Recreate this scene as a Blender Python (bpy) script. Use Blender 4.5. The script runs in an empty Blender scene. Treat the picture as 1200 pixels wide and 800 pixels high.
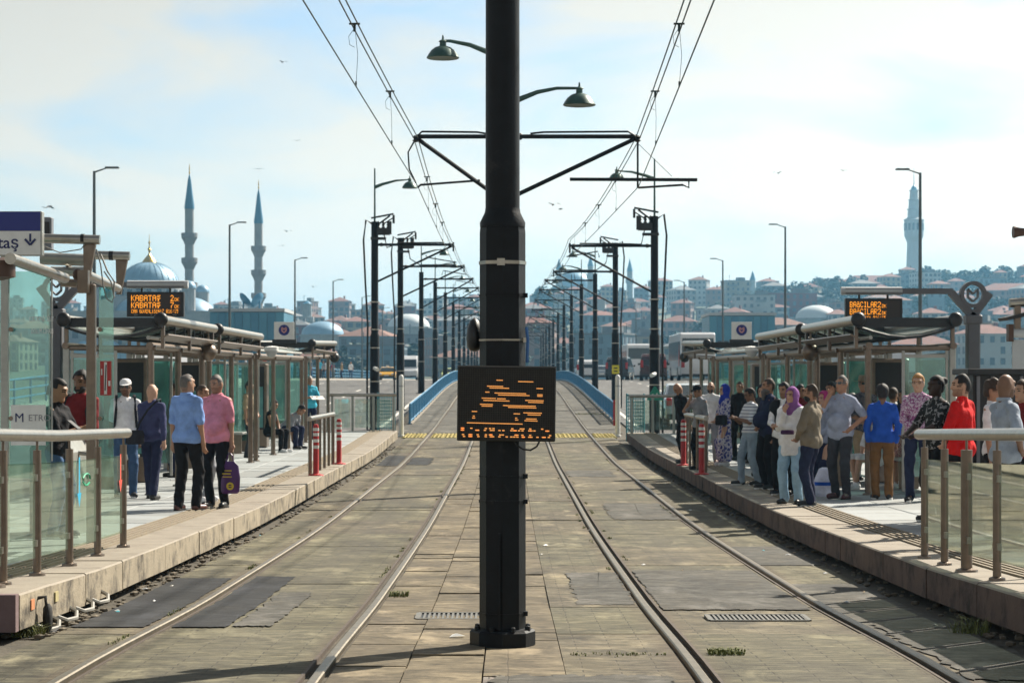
import bpy, math, random
import numpy as np
from mathutils import Vector, Matrix
R = math.radians
rnd = random.Random(7)
scene = bpy.context.scene
col = scene.collection

# ------------------------------------------------------------------ camera
CAMZ, F = 2.0, 2500.0          # eye height; focal length for a 1200-wide picture
cam = bpy.data.cameras.new('camera')
cam.sensor_width = 36.0
cam.lens = F / 1200 * 36
cam.shift_x, cam.shift_y = 0.0025, 0.0375
cam.clip_start, cam.clip_end = 0.2, 30000
cam.dof.use_dof = True
cam.dof.focus_distance = 16.0
cam.dof.aperture_fstop = 8.0
camo = bpy.data.objects.new('camera', cam)
col.objects.link(camo)
camo.location = (0, 0, CAMZ)
camo.rotation_euler = (R(90), 0, 0)
scene.camera = camo

# ------------------------------------------------------------------ sky, sun, exposure
SUN_EL, SUN_AZ = 41.0, 44.0     # azimuth to the right of the view direction
w = bpy.data.worlds.new('World')
scene.world = w
w.use_nodes = True
nt = w.node_tree
nt.nodes.clear()
def N(tree, t, **kw):
    n = tree.nodes.new(t)
    for k, v in kw.items():
        if k.startswith('i_'):
            n.inputs[k[2:].replace('_', ' ')].default_value = v
        else:
            setattr(n, k, v)
    return n
sky = N(nt, 'ShaderNodeTexSky', sky_type='NISHITA', sun_disc=False, sun_elevation=R(SUN_EL), sun_rotation=R(SUN_AZ),
        altitude=0, air_density=1.0, dust_density=0.9, ozone_density=2.0)
tc = N(nt, 'ShaderNodeTexCoord')
mp = N(nt, 'ShaderNodeMapping')
mp.inputs['Scale'].default_value = (5.5, 5.5, 19)
mp.inputs['Location'].default_value = (3.25, 1.7, 0.35)
mp.inputs['Rotation'].default_value = (0, R(-3), 0)
nt.links.new(tc.outputs['Generated'], mp.inputs['Vector'])
nz = N(nt, 'ShaderNodeTexNoise', i_Scale=1.0, i_Detail=7.0, i_Roughness=0.52, i_Distortion=0.35)
nt.links.new(mp.outputs[0], nz.inputs['Vector'])
cr = N(nt, 'ShaderNodeValToRGB')
cr.color_ramp.elements[0].position, cr.color_ramp.elements[0].color = 0.35, (0.05, 0.05, 0.05, 1)
cr.color_ramp.elements[1].position, cr.color_ramp.elements[1].color = 0.53, (0.95, 0.95, 0.95, 1)
nt.links.new(nz.outputs['Fac'], cr.inputs['Fac'])
bw = N(nt, 'ShaderNodeRGBToBW')
nt.links.new(sky.outputs[0], bw.inputs[0])
cl = N(nt, 'ShaderNodeVectorMath', operation='MULTIPLY')
nt.links.new(bw.outputs[0], cl.inputs[0])
cl.inputs[1].default_value = (1.25, 1.16, 0.99)
mx = N(nt, 'ShaderNodeMixRGB')
nt.links.new(cr.outputs[0], mx.inputs['Fac'])
nt.links.new(sky.outputs[0], mx.inputs['Color1'])
nt.links.new(cl.outputs[0], mx.inputs['Color2'])
bg = N(nt, 'ShaderNodeBackground', i_Strength=0.072)
nt.links.new(mx.outputs[0], bg.inputs['Color'])
wo = N(nt, 'ShaderNodeOutputWorld')
nt.links.new(bg.outputs[0], wo.inputs['Surface'])

sun = bpy.data.lights.new('sun', 'SUN')
sun.energy = 5.0
sun.angle = R(0.6)
sun.color = (1.0, 0.92, 0.79)
suno = bpy.data.objects.new('sun', sun)
col.objects.link(suno)
ce, se = math.cos(R(SUN_EL)), math.sin(R(SUN_EL))
SD = Vector((math.sin(R(SUN_AZ)) * ce, math.cos(R(SUN_AZ)) * ce, se))
suno.rotation_euler = SD.to_track_quat('Z', 'Y').to_euler()
suno.location = SD * 60

vs = scene.view_settings
vs.view_transform, vs.look, vs.exposure, vs.gamma = 'Standard', 'None', 0.95, 1.0
vs.use_curve_mapping = False
cy = scene.cycles
cy.use_denoising = True
cy.max_bounces, cy.diffuse_bounces, cy.glossy_bounces = 6, 3, 3
cy.transmission_bounces, cy.transparent_max_bounces, cy.volume_bounces = 4, 24, 0
cy.caustics_reflective = cy.caustics_refractive = False

# ------------------------------------------------------------------ helpers
def tag(o, label=None, cat=None, group=None, kind=None):
    if label: o['label'] = label
    if cat: o['category'] = cat
    if group: o['group'] = group
    if kind: o['kind'] = kind
    return o
def thing(name, label, cat, loc=(0, 0, 0), rz=0.0, group=None):
    o = bpy.data.objects.new(name, None)
    col.objects.link(o)
    o.empty_display_size = 0.2
    o.location = loc
    o.rotation_euler = (0, 0, rz)
    return tag(o, label, cat, group)
def link(name, me, parent=None, loc=None, rz=None):
    o = bpy.data.objects.new(name, me)
    col.objects.link(o)
    if parent: o.parent = parent
    if loc is not None: o.location = loc
    if rz is not None: o.rotation_euler = (0, 0, rz)
    return o
def copy_tree(o, parent=None):
    c = o.copy()
    col.objects.link(c)
    if parent: c.parent = parent
    for ch in list(o.children):
        copy_tree(ch, c)
    return c

class MB:
    """collects shapes; build() links them as one mesh object"""
    def __init__(s):
        s.v, s.f, s.m = [], [], []
        s.cur = 0
    def add(s, vs, fs):
        b = len(s.v)
        s.v += [tuple(p) for p in vs]
        s.f += [tuple(i + b for i in f) for f in fs]
        s.m += [s.cur] * len(fs)
        return s
    def box(s, c, d, rz=0, M=None, ch=0.0):
        x, y, z = d[0] / 2, d[1] / 2, d[2] / 2
        if ch > 0:
            pts, fs = [], []
            k = min(ch, x * .45, y * .45, z * .45)
            ring = lambda a, b, zz: [(-a + k, -b, zz), (a - k, -b, zz), (a, -b + k, zz), (a, b - k, zz), (a - k, b, zz), (-a + k, b, zz), (-a, b - k, zz), (-a, -b + k, zz)]
            rs = [ring(x - k, y - k, -z), ring(x, y, -z + k), ring(x, y, z - k), ring(x - k, y - k, z)]
            for r_ in rs: pts += r_
            for j in range(3):
                for i in range(8):
                    a, b_ = j * 8 + i, j * 8 + (i + 1) % 8
                    fs.append((a, b_, b_ + 8, a + 8))
            fs += [tuple(range(7, -1, -1)), tuple(range(24, 32))]
        else:
            pts = [(-x, -y, -z), (x, -y, -z), (x, y, -z), (-x, y, -z), (-x, -y, z), (x, -y, z), (x, y, z), (-x, y, z)]
            fs = [(0, 3, 2, 1), (4, 5, 6, 7), (0, 1, 5, 4), (1, 2, 6, 5), (2, 3, 7, 6), (3, 0, 4, 7)]
        if M is None: M = Matrix.Rotation(rz, 3, 'Z') if rz else None
        if M is not None: pts = [M @ Vector(p) for p in pts]
        return s.add([(p[0] + c[0], p[1] + c[1], p[2] + c[2]) for p in pts], fs)
    def rings(s, rs, closed=False, cap=True):
        n = len(rs[0])
        vs = [p for r_ in rs for p in r_]
        fs = []
        m = len(rs)
        for j in range(m if closed else m - 1):
            for i in range(n):
                a, b = j * n + i, j * n + (i + 1) % n
                c, d = ((j + 1) % m) * n + (i + 1) % n, ((j + 1) % m) * n + i
                fs.append((a, b, c, d))
        if cap and not closed:
            fs += [tuple(range(n - 1, -1, -1)), tuple(range((m - 1) * n, m * n))]
        return s.add(vs, fs)
    def path(s, pts, r, n=8, cap=True, sq=1.0):
        pts = [Vector(p) for p in pts]
        rs = []
        for i, p in enumerate(pts):
            d = (pts[min(i + 1, len(pts) - 1)] - pts[max(i - 1, 0)])
            if d.length < 1e-9: d = Vector((0, 0, 1))
            d.normalize()
            up = Vector((0, 0, 1)) if abs(d.z) < 0.95 else Vector((0, 1, 0))
            a = d.cross(up).normalized()
            b = a.cross(d).normalized()
            rr = r[i] if isinstance(r, (list, tuple)) else r
            rs.append([p + (a * math.cos(2 * math.pi * (k + .5) / n) + b * math.sin(2 * math.pi * (k + .5) / n) * sq) * rr for k in range(n)])
        return s.rings(rs, cap=cap)
    def tube(s, a, b, r0, r1=None, n=10):
        return s.path([a, b], [r0, r0 if r1 is None else r1], n)
    def lathe(s, prof, o=(0, 0, 0), n=16, cap=True):
        return s.rings([[(o[0] + r_ * math.cos(2 * math.pi * k / n), o[1] + r_ * math.sin(2 * math.pi * k / n), o[2] + z) for k in range(n)] for r_, z in prof], cap=cap)
    def ell(s, c, r, nu=12, nv=8):
        return s.lathe_s([(math.sin(math.pi * j / nv), -math.cos(math.pi * j / nv)) for j in range(nv + 1)], c, r, nu)
    def lathe_s(s, prof, c, r, n):
        return s.rings([[(c[0] + max(q, 1e-3) * r[0] * math.cos(2 * math.pi * k / n), c[1] + max(q, 1e-3) * r[1] * math.sin(2 * math.pi * k / n), c[2] + z * r[2]) for k in range(n)] for q, z in prof])
    def prism(s, poly, y0, y1, axis='y'):
        n = len(poly)
        mk = {'y': lambda p, t: (p[0], t, p[1]), 'x': lambda p, t: (t, p[0], p[1]), 'z': lambda p, t: (p[0], p[1], t)}[axis]
        vs = [mk(p, y0) for p in poly] + [mk(p, y1) for p in poly]
        fs = [tuple(range(n - 1, -1, -1)), tuple(range(n, 2 * n))] + [(i, (i + 1) % n, n + (i + 1) % n, n + i) for i in range(n)]
        return s.add(vs, fs)
    def mesh(s, name, mat, smooth=False):
        me = bpy.data.meshes.new(name)
        me.from_pydata(s.v, [], s.f)
        mats = mat if isinstance(mat, (list, tuple)) else [mat]
        for m in mats: me.materials.append(m)
        if len(mats) > 1: me.polygons.foreach_set('material_index', s.m)
        if smooth:
            me.polygons.foreach_set('use_smooth', [True] * len(me.polygons))
            me.set_sharp_from_angle(angle=R(40))
        me.update()
        return me
    def build(s, name, mat, parent=None, smooth=False, loc=None, rz=None):
        return link(name, s.mesh(name, mat, smooth), parent, loc, rz)

def interp(xs, ys):
    """smooth monotone-ish curve through the points"""
    xs, ys = np.array(xs, float), np.array(ys, float)
    h = np.diff(xs); d = np.diff(ys) / h
    m = np.zeros_like(ys); m[0], m[-1] = d[0], d[-1]
    for i in range(1, len(xs) - 1):
        m[i] = 0 if d[i - 1] * d[i] <= 0 else 2 * d[i - 1] * d[i] / (d[i - 1] + d[i])
    def f(x):
        x = min(max(float(x), xs[0]), xs[-1])
        i = min(int(np.searchsorted(xs, x, 'right')) - 1, len(xs) - 2)
        t = (x - xs[i]) / h[i]
        return float((2*t**3-3*t*t+1)*ys[i] + (t**3-2*t*t+t)*h[i]*m[i] + (-2*t**3+3*t*t)*ys[i+1] + (t**3-t*t)*h[i]*m[i+1])
    return f
T = interp([-20, 0, 11.9, 18.2, 32, 48, 62, 73, 80, 90, 100, 114, 127, 140, 160, 220, 460, 520],
           [.45, .40, .31, .15, 0, .0, .18, .40, .58, .84, 1.12, 1.47, 1.72, 1.88, 1.95, 1.97, 1.97, 1.8])     # rail level along the line
PH = 0.31
def P(y): return T(y) + PH                                                            # platform level
def wx(px, y): return (px - 597) * y / F
def wz(py, y): return CAMZ - (py - 445) * y / F

# ------------------------------------------------------------------ materials
MATS = {}
def mat(name, c=(.5, .5, .5), rough=.6, metal=0.0, var=0.12, vs=6.0, bump=0.0, bs=40.0, dirt=None, coat=0.0, emit=0.0, spec=0.5):
    if name in MATS: return MATS[name]
    m = bpy.data.materials.new(name)
    m.use_nodes = True
    t = m.node_tree
    b = t.nodes['Principled BSDF']
    b.inputs['Base Color'].default_value = (*c, 1)
    b.inputs['Roughness'].default_value = rough
    b.inputs['Metallic'].default_value = metal
    b.inputs['Specular IOR Level'].default_value = spec
    if coat: b.inputs['Coat Weight'].default_value = coat
    if emit:
        b.inputs['Emission Color'].default_value = (*c, 1)
        b.inputs['Emission Strength'].default_value = emit
    co = N(t, 'ShaderNodeTexCoord')
    if var:
        n = N(t, 'ShaderNodeTexNoise', i_Scale=vs, i_Detail=5.0, i_Roughness=0.62)
        t.links.new(co.outputs['Object'], n.inputs['Vector'])
        r_ = N(t, 'ShaderNodeMapRange')
        r_.inputs['From Min'].default_value, r_.inputs['From Max'].default_value = .3, .7
        r_.inputs['To Min'].default_value, r_.inputs['To Max'].default_value = 1 - var, 1 + var
        t.links.new(n.outputs['Fac'], r_.inputs['Value'])
        mu = N(t, 'ShaderNodeMixRGB', blend_type='MULTIPLY', i_Fac=1.0)
        mu.inputs['Color1'].default_value = (*c, 1)
        t.links.new(r_.outputs[0], mu.inputs['Color2'])
        out = mu.outputs[0]
        if dirt:
            n2 = N(t, 'ShaderNodeTexNoise', i_Scale=dirt[1], i_Detail=8.0, i_Roughness=0.7)
            t.links.new(co.outputs['Object'], n2.inputs['Vector'])
            r2 = N(t, 'ShaderNodeMapRange')
            r2.inputs['From Min'].default_value, r2.inputs['From Max'].default_value = dirt[2], dirt[3]
            t.links.new(n2.outputs['Fac'], r2.inputs['Value'])
            m2 = N(t, 'ShaderNodeMixRGB')
            t.links.new(r2.outputs[0], m2.inputs['Fac'])
            t.links.new(out, m2.inputs['Color1'])
            m2.inputs['Color2'].default_value = (*dirt[0], 1)
            out = m2.outputs[0]
        t.links.new(out, b.inputs['Base Color'])
    if bump:
        n3 = N(t, 'ShaderNodeTexNoise', i_Scale=bs, i_Detail=4.0)
        t.links.new(co.outputs['Object'], n3.inputs['Vector'])
        bp = N(t, 'ShaderNodeBump', i_Strength=bump, i_Distance=0.02)
        t.links.new(n3.outputs['Fac'], bp.inputs['Height'])
        t.links.new(bp.outputs[0], b.inputs['Normal'])
    MATS[name] = m
    return m

def glass(name, tint, a_refl=0.10, rough=0.03, haze=0.0, hc=(.55, .7, .65)):
    """thin clear pane: tinted transmission, mirror reflection by angle, a little dust"""
    if name in MATS: return MATS[name]
    m = bpy.data.materials.new(name)
    m.use_nodes = True
    t = m.node_tree
    t.nodes.clear()
    tr = N(t, 'ShaderNodeBsdfTransparent', i_Color=(*tint, 1))
    gl = N(t, 'ShaderNodeBsdfGlossy', i_Roughness=rough, i_Color=(.9, 1, .97, 1))
    lw = N(t, 'ShaderNodeLayerWeight', i_Blend=0.35)
    mr = N(t, 'ShaderNodeMapRange')
    mr.inputs['To Min'].default_value, mr.inputs['To Max'].default_value = a_refl, 0.8
    t.links.new(lw.outputs['Fresnel'], mr.inputs['Value'])
    ms = N(t, 'ShaderNodeMixShader')
    t.links.new(mr.outputs[0], ms.inputs[0])
    t.links.new(tr.outputs[0], ms.inputs[1])
    t.links.new(gl.outputs[0], ms.inputs[2])
    df = N(t, 'ShaderNodeBsdfDiffuse', i_Color=(*hc, 1))
    co = N(t, 'ShaderNodeTexCoord')
    n = N(t, 'ShaderNodeTexNoise', i_Scale=2.2, i_Detail=6.0, i_Distortion=0.6)
    t.links.new(co.outputs['Object'], n.inputs['Vector'])
    r2 = N(t, 'ShaderNodeMapRange')
    r2.inputs['From Min'].default_value, r2.inputs['From Max'].default_value = .35, .75
    r2.inputs['To Min'].default_value, r2.inputs['To Max'].default_value = haze * .5, haze * 1.6
    t.links.new(n.outputs['Fac'], r2.inputs['Value'])
    m2 = N(t, 'ShaderNodeMixShader')
    t.links.new(r2.outputs[0], m2.inputs[0])
    t.links.new(ms.outputs[0], m2.inputs[1])
    t.links.new(df.outputs[0], m2.inputs[2])
    o = N(t, 'ShaderNodeOutputMaterial')
    t.links.new(m2.outputs[0], o.inputs['Surface'])
    MATS[name] = m
    return m

steel = mat('stainless', (.38, .355, .31), .30, .9, .15, 12)
bronze = mat('bronze_steel', (.20, .155, .12), .38, .75, .15, 10)
alu = mat('alu_frame', (.36, .36, .33), .42, .6, .1, 8)
mastm = mat('mast_paint', (.0065, .0075, .0095), .5, 0, .3, 5, .12, 60, dirt=((.03, .028, .024), 5, .60, .78), spec=.22)
greenm = mat('green_paint', (.035, .085, .07), .38, .2, .2, 8)
blackm = mat('black_plastic', (.012, .012, .013), .45, 0, .2, 20)
darkm = mat('dark_roof', (.022, .024, .026), .55, 0, .2, 6)
rubber = mat('rubber', (.018, .017, .016), .8, 0, .2, 15)
redm = mat('red_plastic', (.45, .018, .016), .45, 0, .15, 12, dirt=((.25, .03, .03), 9, .5, .8))
whitem = mat('white_paint', (.74, .74, .71), .5, 0, .08, 8)
greym = mat('grey_paint', (.17, .18, .20), .5, 0, .12, 6)
lgrey = mat('light_grey', (.45, .47, .48), .5, 0, .1, 6)
bluefence = mat('blue_paint', (.03, .19, .35), .45, 0, .2, 5, dirt=((.09, .15, .18), 3, .5, .8))
tealm = mat('teal_paint', (.05, .30, .36), .45, 0, .15, 5)
yellowm = mat('yellow_tile', (.55, .44, .13), .8, 0, .2, 10, .2, 60, dirt=((.20, .18, .09), 6, .42, .68))
navysign = mat('navy_sign', (.010, .020, .19), .4, 0, .06, 4)
navytext = mat('navy_text', (.012, .02, .10), .5, 0, 0)
amber = mat('amber_led', (1.0, .34, .02), .5, 0, 0, emit=.75)
amberdim = mat('amber_led_dim', (1.0, .40, .10), .5, 0, 0, emit=.38)
g_clear = glass('glass_clear', (.86, .95, .91), .06, .02, .05)
g_teal = glass('glass_teal', (.62, .86, .82), .10, .04, .14, (.34, .62, .60))
g_green = glass('glass_green', (.66, .80, .70), .10, .03, .12, (.42, .55, .42))
g_dark = mat('glass_dark', (.02, .03, .035), .08, 0, 0, spec=.7)
g_roof = glass('glass_roof', (.72, .78, .76), .10, .1, .25, (.45, .45, .42))
# ------------------------------------------------------------------ surface materials with joints
def paving(name, c1, c2, mortar, bw_, rh, stain=(.10, .10, .09), sc=.5, lo=.50, hi=.72, bump=.5, msize=.006, streak=False, rough=.85, rot=0):
    m = bpy.data.materials.new(name); m.use_nodes = True
    t = m.node_tree; b = t.nodes['Principled BSDF']
    co = N(t, 'ShaderNodeTexCoord')
    mpn = N(t, 'ShaderNodeMapping'); mpn.inputs['Rotation'].default_value = (0, 0, rot)
    t.links.new(co.outputs['Object'], mpn.inputs['Vector'])
    ds = N(t, 'ShaderNodeTexNoise', i_Scale=3.0, i_Detail=2.0)
    t.links.new(mpn.outputs[0], ds.inputs['Vector'])
    ad = N(t, 'ShaderNodeVectorMath', operation='MULTIPLY_ADD')
    t.links.new(ds.outputs['Color'], ad.inputs[0]); ad.inputs[1].default_value = (.02, .02, 0)
    t.links.new(mpn.outputs[0], ad.inputs[2])
    br = N(t, 'ShaderNodeTexBrick', i_Scale=1.0)
    br.inputs['Color1'].default_value, br.inputs['Color2'].default_value = (*c1, 1), (*c2, 1)
    br.inputs['Mortar'].default_value = (*mortar, 1)
    br.inputs['Brick Width'].default_value, br.inputs['Row Height'].default_value = bw_, rh
    br.inputs['Mortar Size'].default_value = msize
    br.inputs['Mortar Smooth'].default_value = .4
    t.links.new(ad.outputs[0], br.inputs['Vector'])
    # worn blotches and stains with a shape of their own
    mp2 = N(t, 'ShaderNodeMapping'); mp2.inputs['Scale'].default_value = (1.0, .55, 1)
    t.links.new(co.outputs['Object'], mp2.inputs['Vector'])
    n1 = N(t, 'ShaderNodeTexNoise', i_Scale=sc, i_Detail=9.0, i_Roughness=.68)
    t.links.new(mp2.outputs[0], n1.inputs['Vector'])
    r1 = N(t, 'ShaderNodeMapRange'); r1.inputs['From Min'].default_value, r1.inputs['From Max'].default_value = lo, hi
    r1.inputs['To Max'].default_value = .8
    t.links.new(n1.outputs['Fac'], r1.inputs['Value'])
    m1 = N(t, 'ShaderNodeMixRGB'); m1.inputs['Color2'].default_value = (*stain, 1)
    t.links.new(r1.outputs[0], m1.inputs['Fac']); t.links.new(br.outputs['Color'], m1.inputs['Color1'])
    mp3 = N(t, 'ShaderNodeMapping'); mp3.inputs['Scale'].default_value = (.45, 1.0, 1)
    t.links.new(co.outputs['Object'], mp3.inputs['Vector'])
    n2 = N(t, 'ShaderNodeTexNoise', i_Scale=11.0, i_Detail=8.0, i_Roughness=.78)
    t.links.new(mp3.outputs[0], n2.inputs['Vector'])
    r2 = N(t, 'ShaderNodeMapRange'); r2.inputs['From Min'].default_value, r2.inputs['From Max'].default_value = .36, .64
    r2.inputs['To Min'].default_value, r2.inputs['To Max'].default_value = .30, 1.14
    t.links.new(n2.outputs['Fac'], r2.inputs['Value'])
    n4 = N(t, 'ShaderNodeTexNoise', i_Scale=1.3, i_Detail=6.0, i_Roughness=.65)
    t.links.new(co.outputs['Object'], n4.inputs['Vector'])
    r4 = N(t, 'ShaderNodeMapRange'); r4.inputs['From Min'].default_value, r4.inputs['From Max'].default_value = .36, .64
    r4.inputs['To Min'].default_value, r4.inputs['To Max'].default_value = .62, 1.22
    t.links.new(n4.outputs['Fac'], r4.inputs['Value'])
    mm = N(t, 'ShaderNodeMath', operation='MULTIPLY')
    t.links.new(r2.outputs[0], mm.inputs[0]); t.links.new(r4.outputs[0], mm.inputs[1])
    m2 = N(t, 'ShaderNodeMixRGB', blend_type='MULTIPLY', i_Fac=1.0)
    t.links.new(m1.outputs[0], m2.inputs['Color1']); t.links.new(mm.outputs[0], m2.inputs['Color2'])
    outc = m2.outputs[0]
    nl = N(t, 'ShaderNodeTexNoise', i_Scale=1.9, i_Detail=7.0, i_Roughness=.62, i_Distortion=.4)
    mpl = N(t, 'ShaderNodeMapping'); mpl.inputs['Location'].default_value = (13.1, 4.7, 0); mpl.inputs['Scale'].default_value = (1, .5, 1)
    t.links.new(co.outputs['Object'], mpl.inputs['Vector']); t.links.new(mpl.outputs[0], nl.inputs['Vector'])
    for a_, b_, k_, amt_ in ((.56, .70, 1.55, .75), (.44, .30, .42, .85)):      # bleached and grimy blotches
        rl = N(t, 'ShaderNodeMapRange'); rl.inputs['From Min'].default_value, rl.inputs['From Max'].default_value = a_, b_; rl.inputs['To Max'].default_value = amt_
        t.links.new(nl.outputs['Fac'], rl.inputs['Value'])
        ml = N(t, 'ShaderNodeMixRGB'); ml.inputs['Color2'].default_value = (c1[0] * k_, c1[1] * k_, c1[2] * k_ * 1.05, 1)
        t.links.new(rl.outputs[0], ml.inputs['Fac']); t.links.new(outc, ml.inputs['Color1']); outc = ml.outputs[0]
    # small dark spots of chewing gum, oil and grit
    vo = N(t, 'ShaderNodeTexNoise', i_Scale=7.0, i_Detail=3.0, i_Roughness=.5)
    t.links.new(co.outputs['Object'], vo.inputs['Vector'])
    rv = N(t, 'ShaderNodeMapRange'); rv.inputs['From Min'].default_value, rv.inputs['From Max'].default_value = .62, .70; rv.inputs['To Max'].default_value = .55
    t.links.new(vo.outputs['Fac'], rv.inputs['Value'])
    ms_ = N(t, 'ShaderNodeMixRGB'); ms_.inputs['Color2'].default_value = (*[q * .45 for q in stain], 1)
    t.links.new(rv.outputs[0], ms_.inputs['Fac']); t.links.new(outc, ms_.inputs['Color1']); outc = ms_.outputs[0]
    if streak:
        # oil dripped down the middle of each track, rust and grime beside the rails
        sx_ = N(t, 'ShaderNodeSeparateXYZ'); t.links.new(co.outputs['Object'], sx_.inputs[0])
        ab = N(t, 'ShaderNodeMath', operation='ABSOLUTE'); t.links.new(sx_.outputs['X'], ab.inputs[0])
        for cen, wd, amt, colr in ((1.82, .42, .75, (.075, .068, .055)), (2.54, .20, .8, (.085, .055, .036)), (1.10, .20, .8, (.085, .055, .036))):
            s1 = N(t, 'ShaderNodeMath', operation='SUBTRACT'); s1.inputs[1].default_value = cen; t.links.new(ab.outputs[0], s1.inputs[0])
            s2 = N(t, 'ShaderNodeMath', operation='ABSOLUTE'); t.links.new(s1.outputs[0], s2.inputs[0])
            s3 = N(t, 'ShaderNodeMapRange'); s3.inputs['From Min'].default_value, s3.inputs['From Max'].default_value = .04, wd
            s3.inputs['To Min'].default_value, s3.inputs['To Max'].default_value = amt, 0
            t.links.new(s2.outputs[0], s3.inputs['Value'])
            s4 = N(t, 'ShaderNodeMath', operation='MULTIPLY'); t.links.new(s3.outputs[0], s4.inputs[0]); t.links.new(n1.outputs['Fac'], s4.inputs[1])
            s5 = N(t, 'ShaderNodeMixRGB'); s5.inputs['Color2'].default_value = (*colr, 1); t.links.new(s4.outputs[0], s5.inputs['Fac']); t.links.new(outc, s5.inputs['Color1']); outc = s5.outputs[0]
    t.links.new(outc, b.inputs['Base Color'])
    b.inputs['Roughness'].default_value = rough
    b.inputs['Specular IOR Level'].default_value = .3
    sb = N(t, 'ShaderNodeMath', operation='MULTIPLY_ADD'); sb.inputs[1].default_value = -.7
    t.links.new(br.outputs['Fac'], sb.inputs[0]); t.links.new(n2.outputs['Fac'], sb.inputs[2])
    bp = N(t, 'ShaderNodeBump', i_Strength=bump, i_Distance=.012)
    t.links.new(sb.outputs[0], bp.inputs['Height']); t.links.new(bp.outputs[0], b.inputs['Normal'])
    MATS[name] = m
    return m
pave = paving('track_paving', (.205, .184, .112), (.165, .15, .096), (.080, .068, .048), .44, .11, stain=(.085, .078, .062), lo=.44, hi=.70, streak=True)
pave2 = paving('track_paving_worn', (.225, .19, .118), (.185, .16, .105), (.085, .072, .052), .44, .11, stain=(.10, .085, .068), sc=.8, lo=.42, hi=.68, streak=True)
pavepink = paving('crossing_paving', (.26, .215, .18), (.22, .195, .17), (.11, .095, .08), .22, .11, stain=(.10, .107, .12), sc=1.3, lo=.42, hi=.62)
slabm = paving('centre_slab', (.225, .182, .115), (.205, .168, .108), (.15, .12, .08), 9, 9, stain=(.10, .082, .062), sc=1.1, lo=.44, hi=.68, bump=.35)
deckm = paving('deck_slab', (.135, .125, .10), (.12, .112, .092), (.08, .072, .056), 1.2, .8, stain=(.12, .115, .10), sc=.6, bump=.3)
asphalt = paving('asphalt', (.032, .033, .036), (.028, .029, .031), (.028, .028, .029), 9, 9, stain=(.06, .057, .05), sc=1.4, lo=.5, hi=.75, bump=.8)
asph2 = paving('asphalt_grey', (.115, .108, .092), (.10, .096, .083), (.10, .096, .085), 9, 9, stain=(.15, .132, .10), sc=1.6, lo=.46, hi=.7, bump=.8)
roadm = paving('road_asphalt', (.16, .157, .15), (.15, .146, .14), (.15, .146, .135), 30, 30, stain=(.10, .098, .092), sc=.25, bump=.2)
copem = mat('coping_stone', (.265, .228, .178), .8, 0, .14, 5, .25, 50, dirt=((.13, .105, .08), 2.5, .50, .75))
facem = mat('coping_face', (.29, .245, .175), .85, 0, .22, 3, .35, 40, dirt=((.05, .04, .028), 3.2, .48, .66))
facer = mat('coping_face_shaded_brown', (.135, .085, .065), .85, 0, .22, 3, .35, 40, dirt=((.03, .022, .018), 3.2, .48, .66))  # brown stone of the right edge, shade on that side painted in darker
coreM = mat('platform_core', (.06, .052, .045), .95, 0, .3, 3, .4, 20)
tilem = mat('platform_tile', (.315, .335, .335), .7, 0, .12, 1.2, .1, 60, dirt=((.20, .195, .175), 1.4, .50, .75))
tilem2 = mat('platform_tile_dark', (.25, .262, .258), .72, 0, .12, 1.4, .1, 60, dirt=((.17, .165, .15), 1.6, .5, .75))
tactm = mat('tactile_strip', (.22, .18, .125), .8, 0, .15, 6, dirt=((.17, .14, .10), 3, .5, .75))
railtop = mat('rail_steel', (.22, .19, .145), .44, .8, .25, 9)
railside = mat('rail_rust', (.075, .055, .04), .8, .1, .3, 10)
grooveM = mat('groove_dirt', (.075, .06, .045), .95, 0, .4, 14)
dirtm = mat('dirt', (.075, .064, .046), .95, 0, .4, 3, .8, 25)

def sheet(name, x0, x1, ys, zf, m, parent=None, thick=0.0, nx=1):
    mb = MB()
    xs = [x0 + (x1 - x0) * i / nx for i in range(nx + 1)]
    v = [(x, y, zf(y)) for y in ys for x in xs]
    k = nx + 1
    f = [(j * k + i, j * k + i + 1, (j + 1) * k + i + 1, (j + 1) * k + i) for j in range(len(ys) - 1) for i in range(nx)]
    n = len(v)
    if thick:
        v += [(x, y, zf(y) - thick) for y in ys for x in (x0, x1)]
        for j in range(len(ys) - 1):
            f.append((n + 2 * j, j * k, (j + 1) * k, n + 2 * j + 2))
            f.append((j * k + nx, n + 2 * j + 1, n + 2 * j + 3, (j + 1) * k + nx))
        f.append((n, n + 1, nx, 0) if nx == 1 else (n, n + 1) + tuple(range(nx, -1, -1)))
        e = (len(ys) - 1) * k
        f.append((n + 2 * len(ys) - 1, n + 2 * len(ys) - 2, e, e + 1) if nx == 1 else (n + 2 * len(ys) - 1, n + 2 * len(ys) - 2) + tuple(range(e, e + k)))
    mb.add(v, f)
    return mb.build(name, m, parent)
def yr(a, b, st):
    n = max(1, int(math.ceil((b - a) / st)))
    return [a + (b - a) * i / n for i in range(n + 1)]

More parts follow.
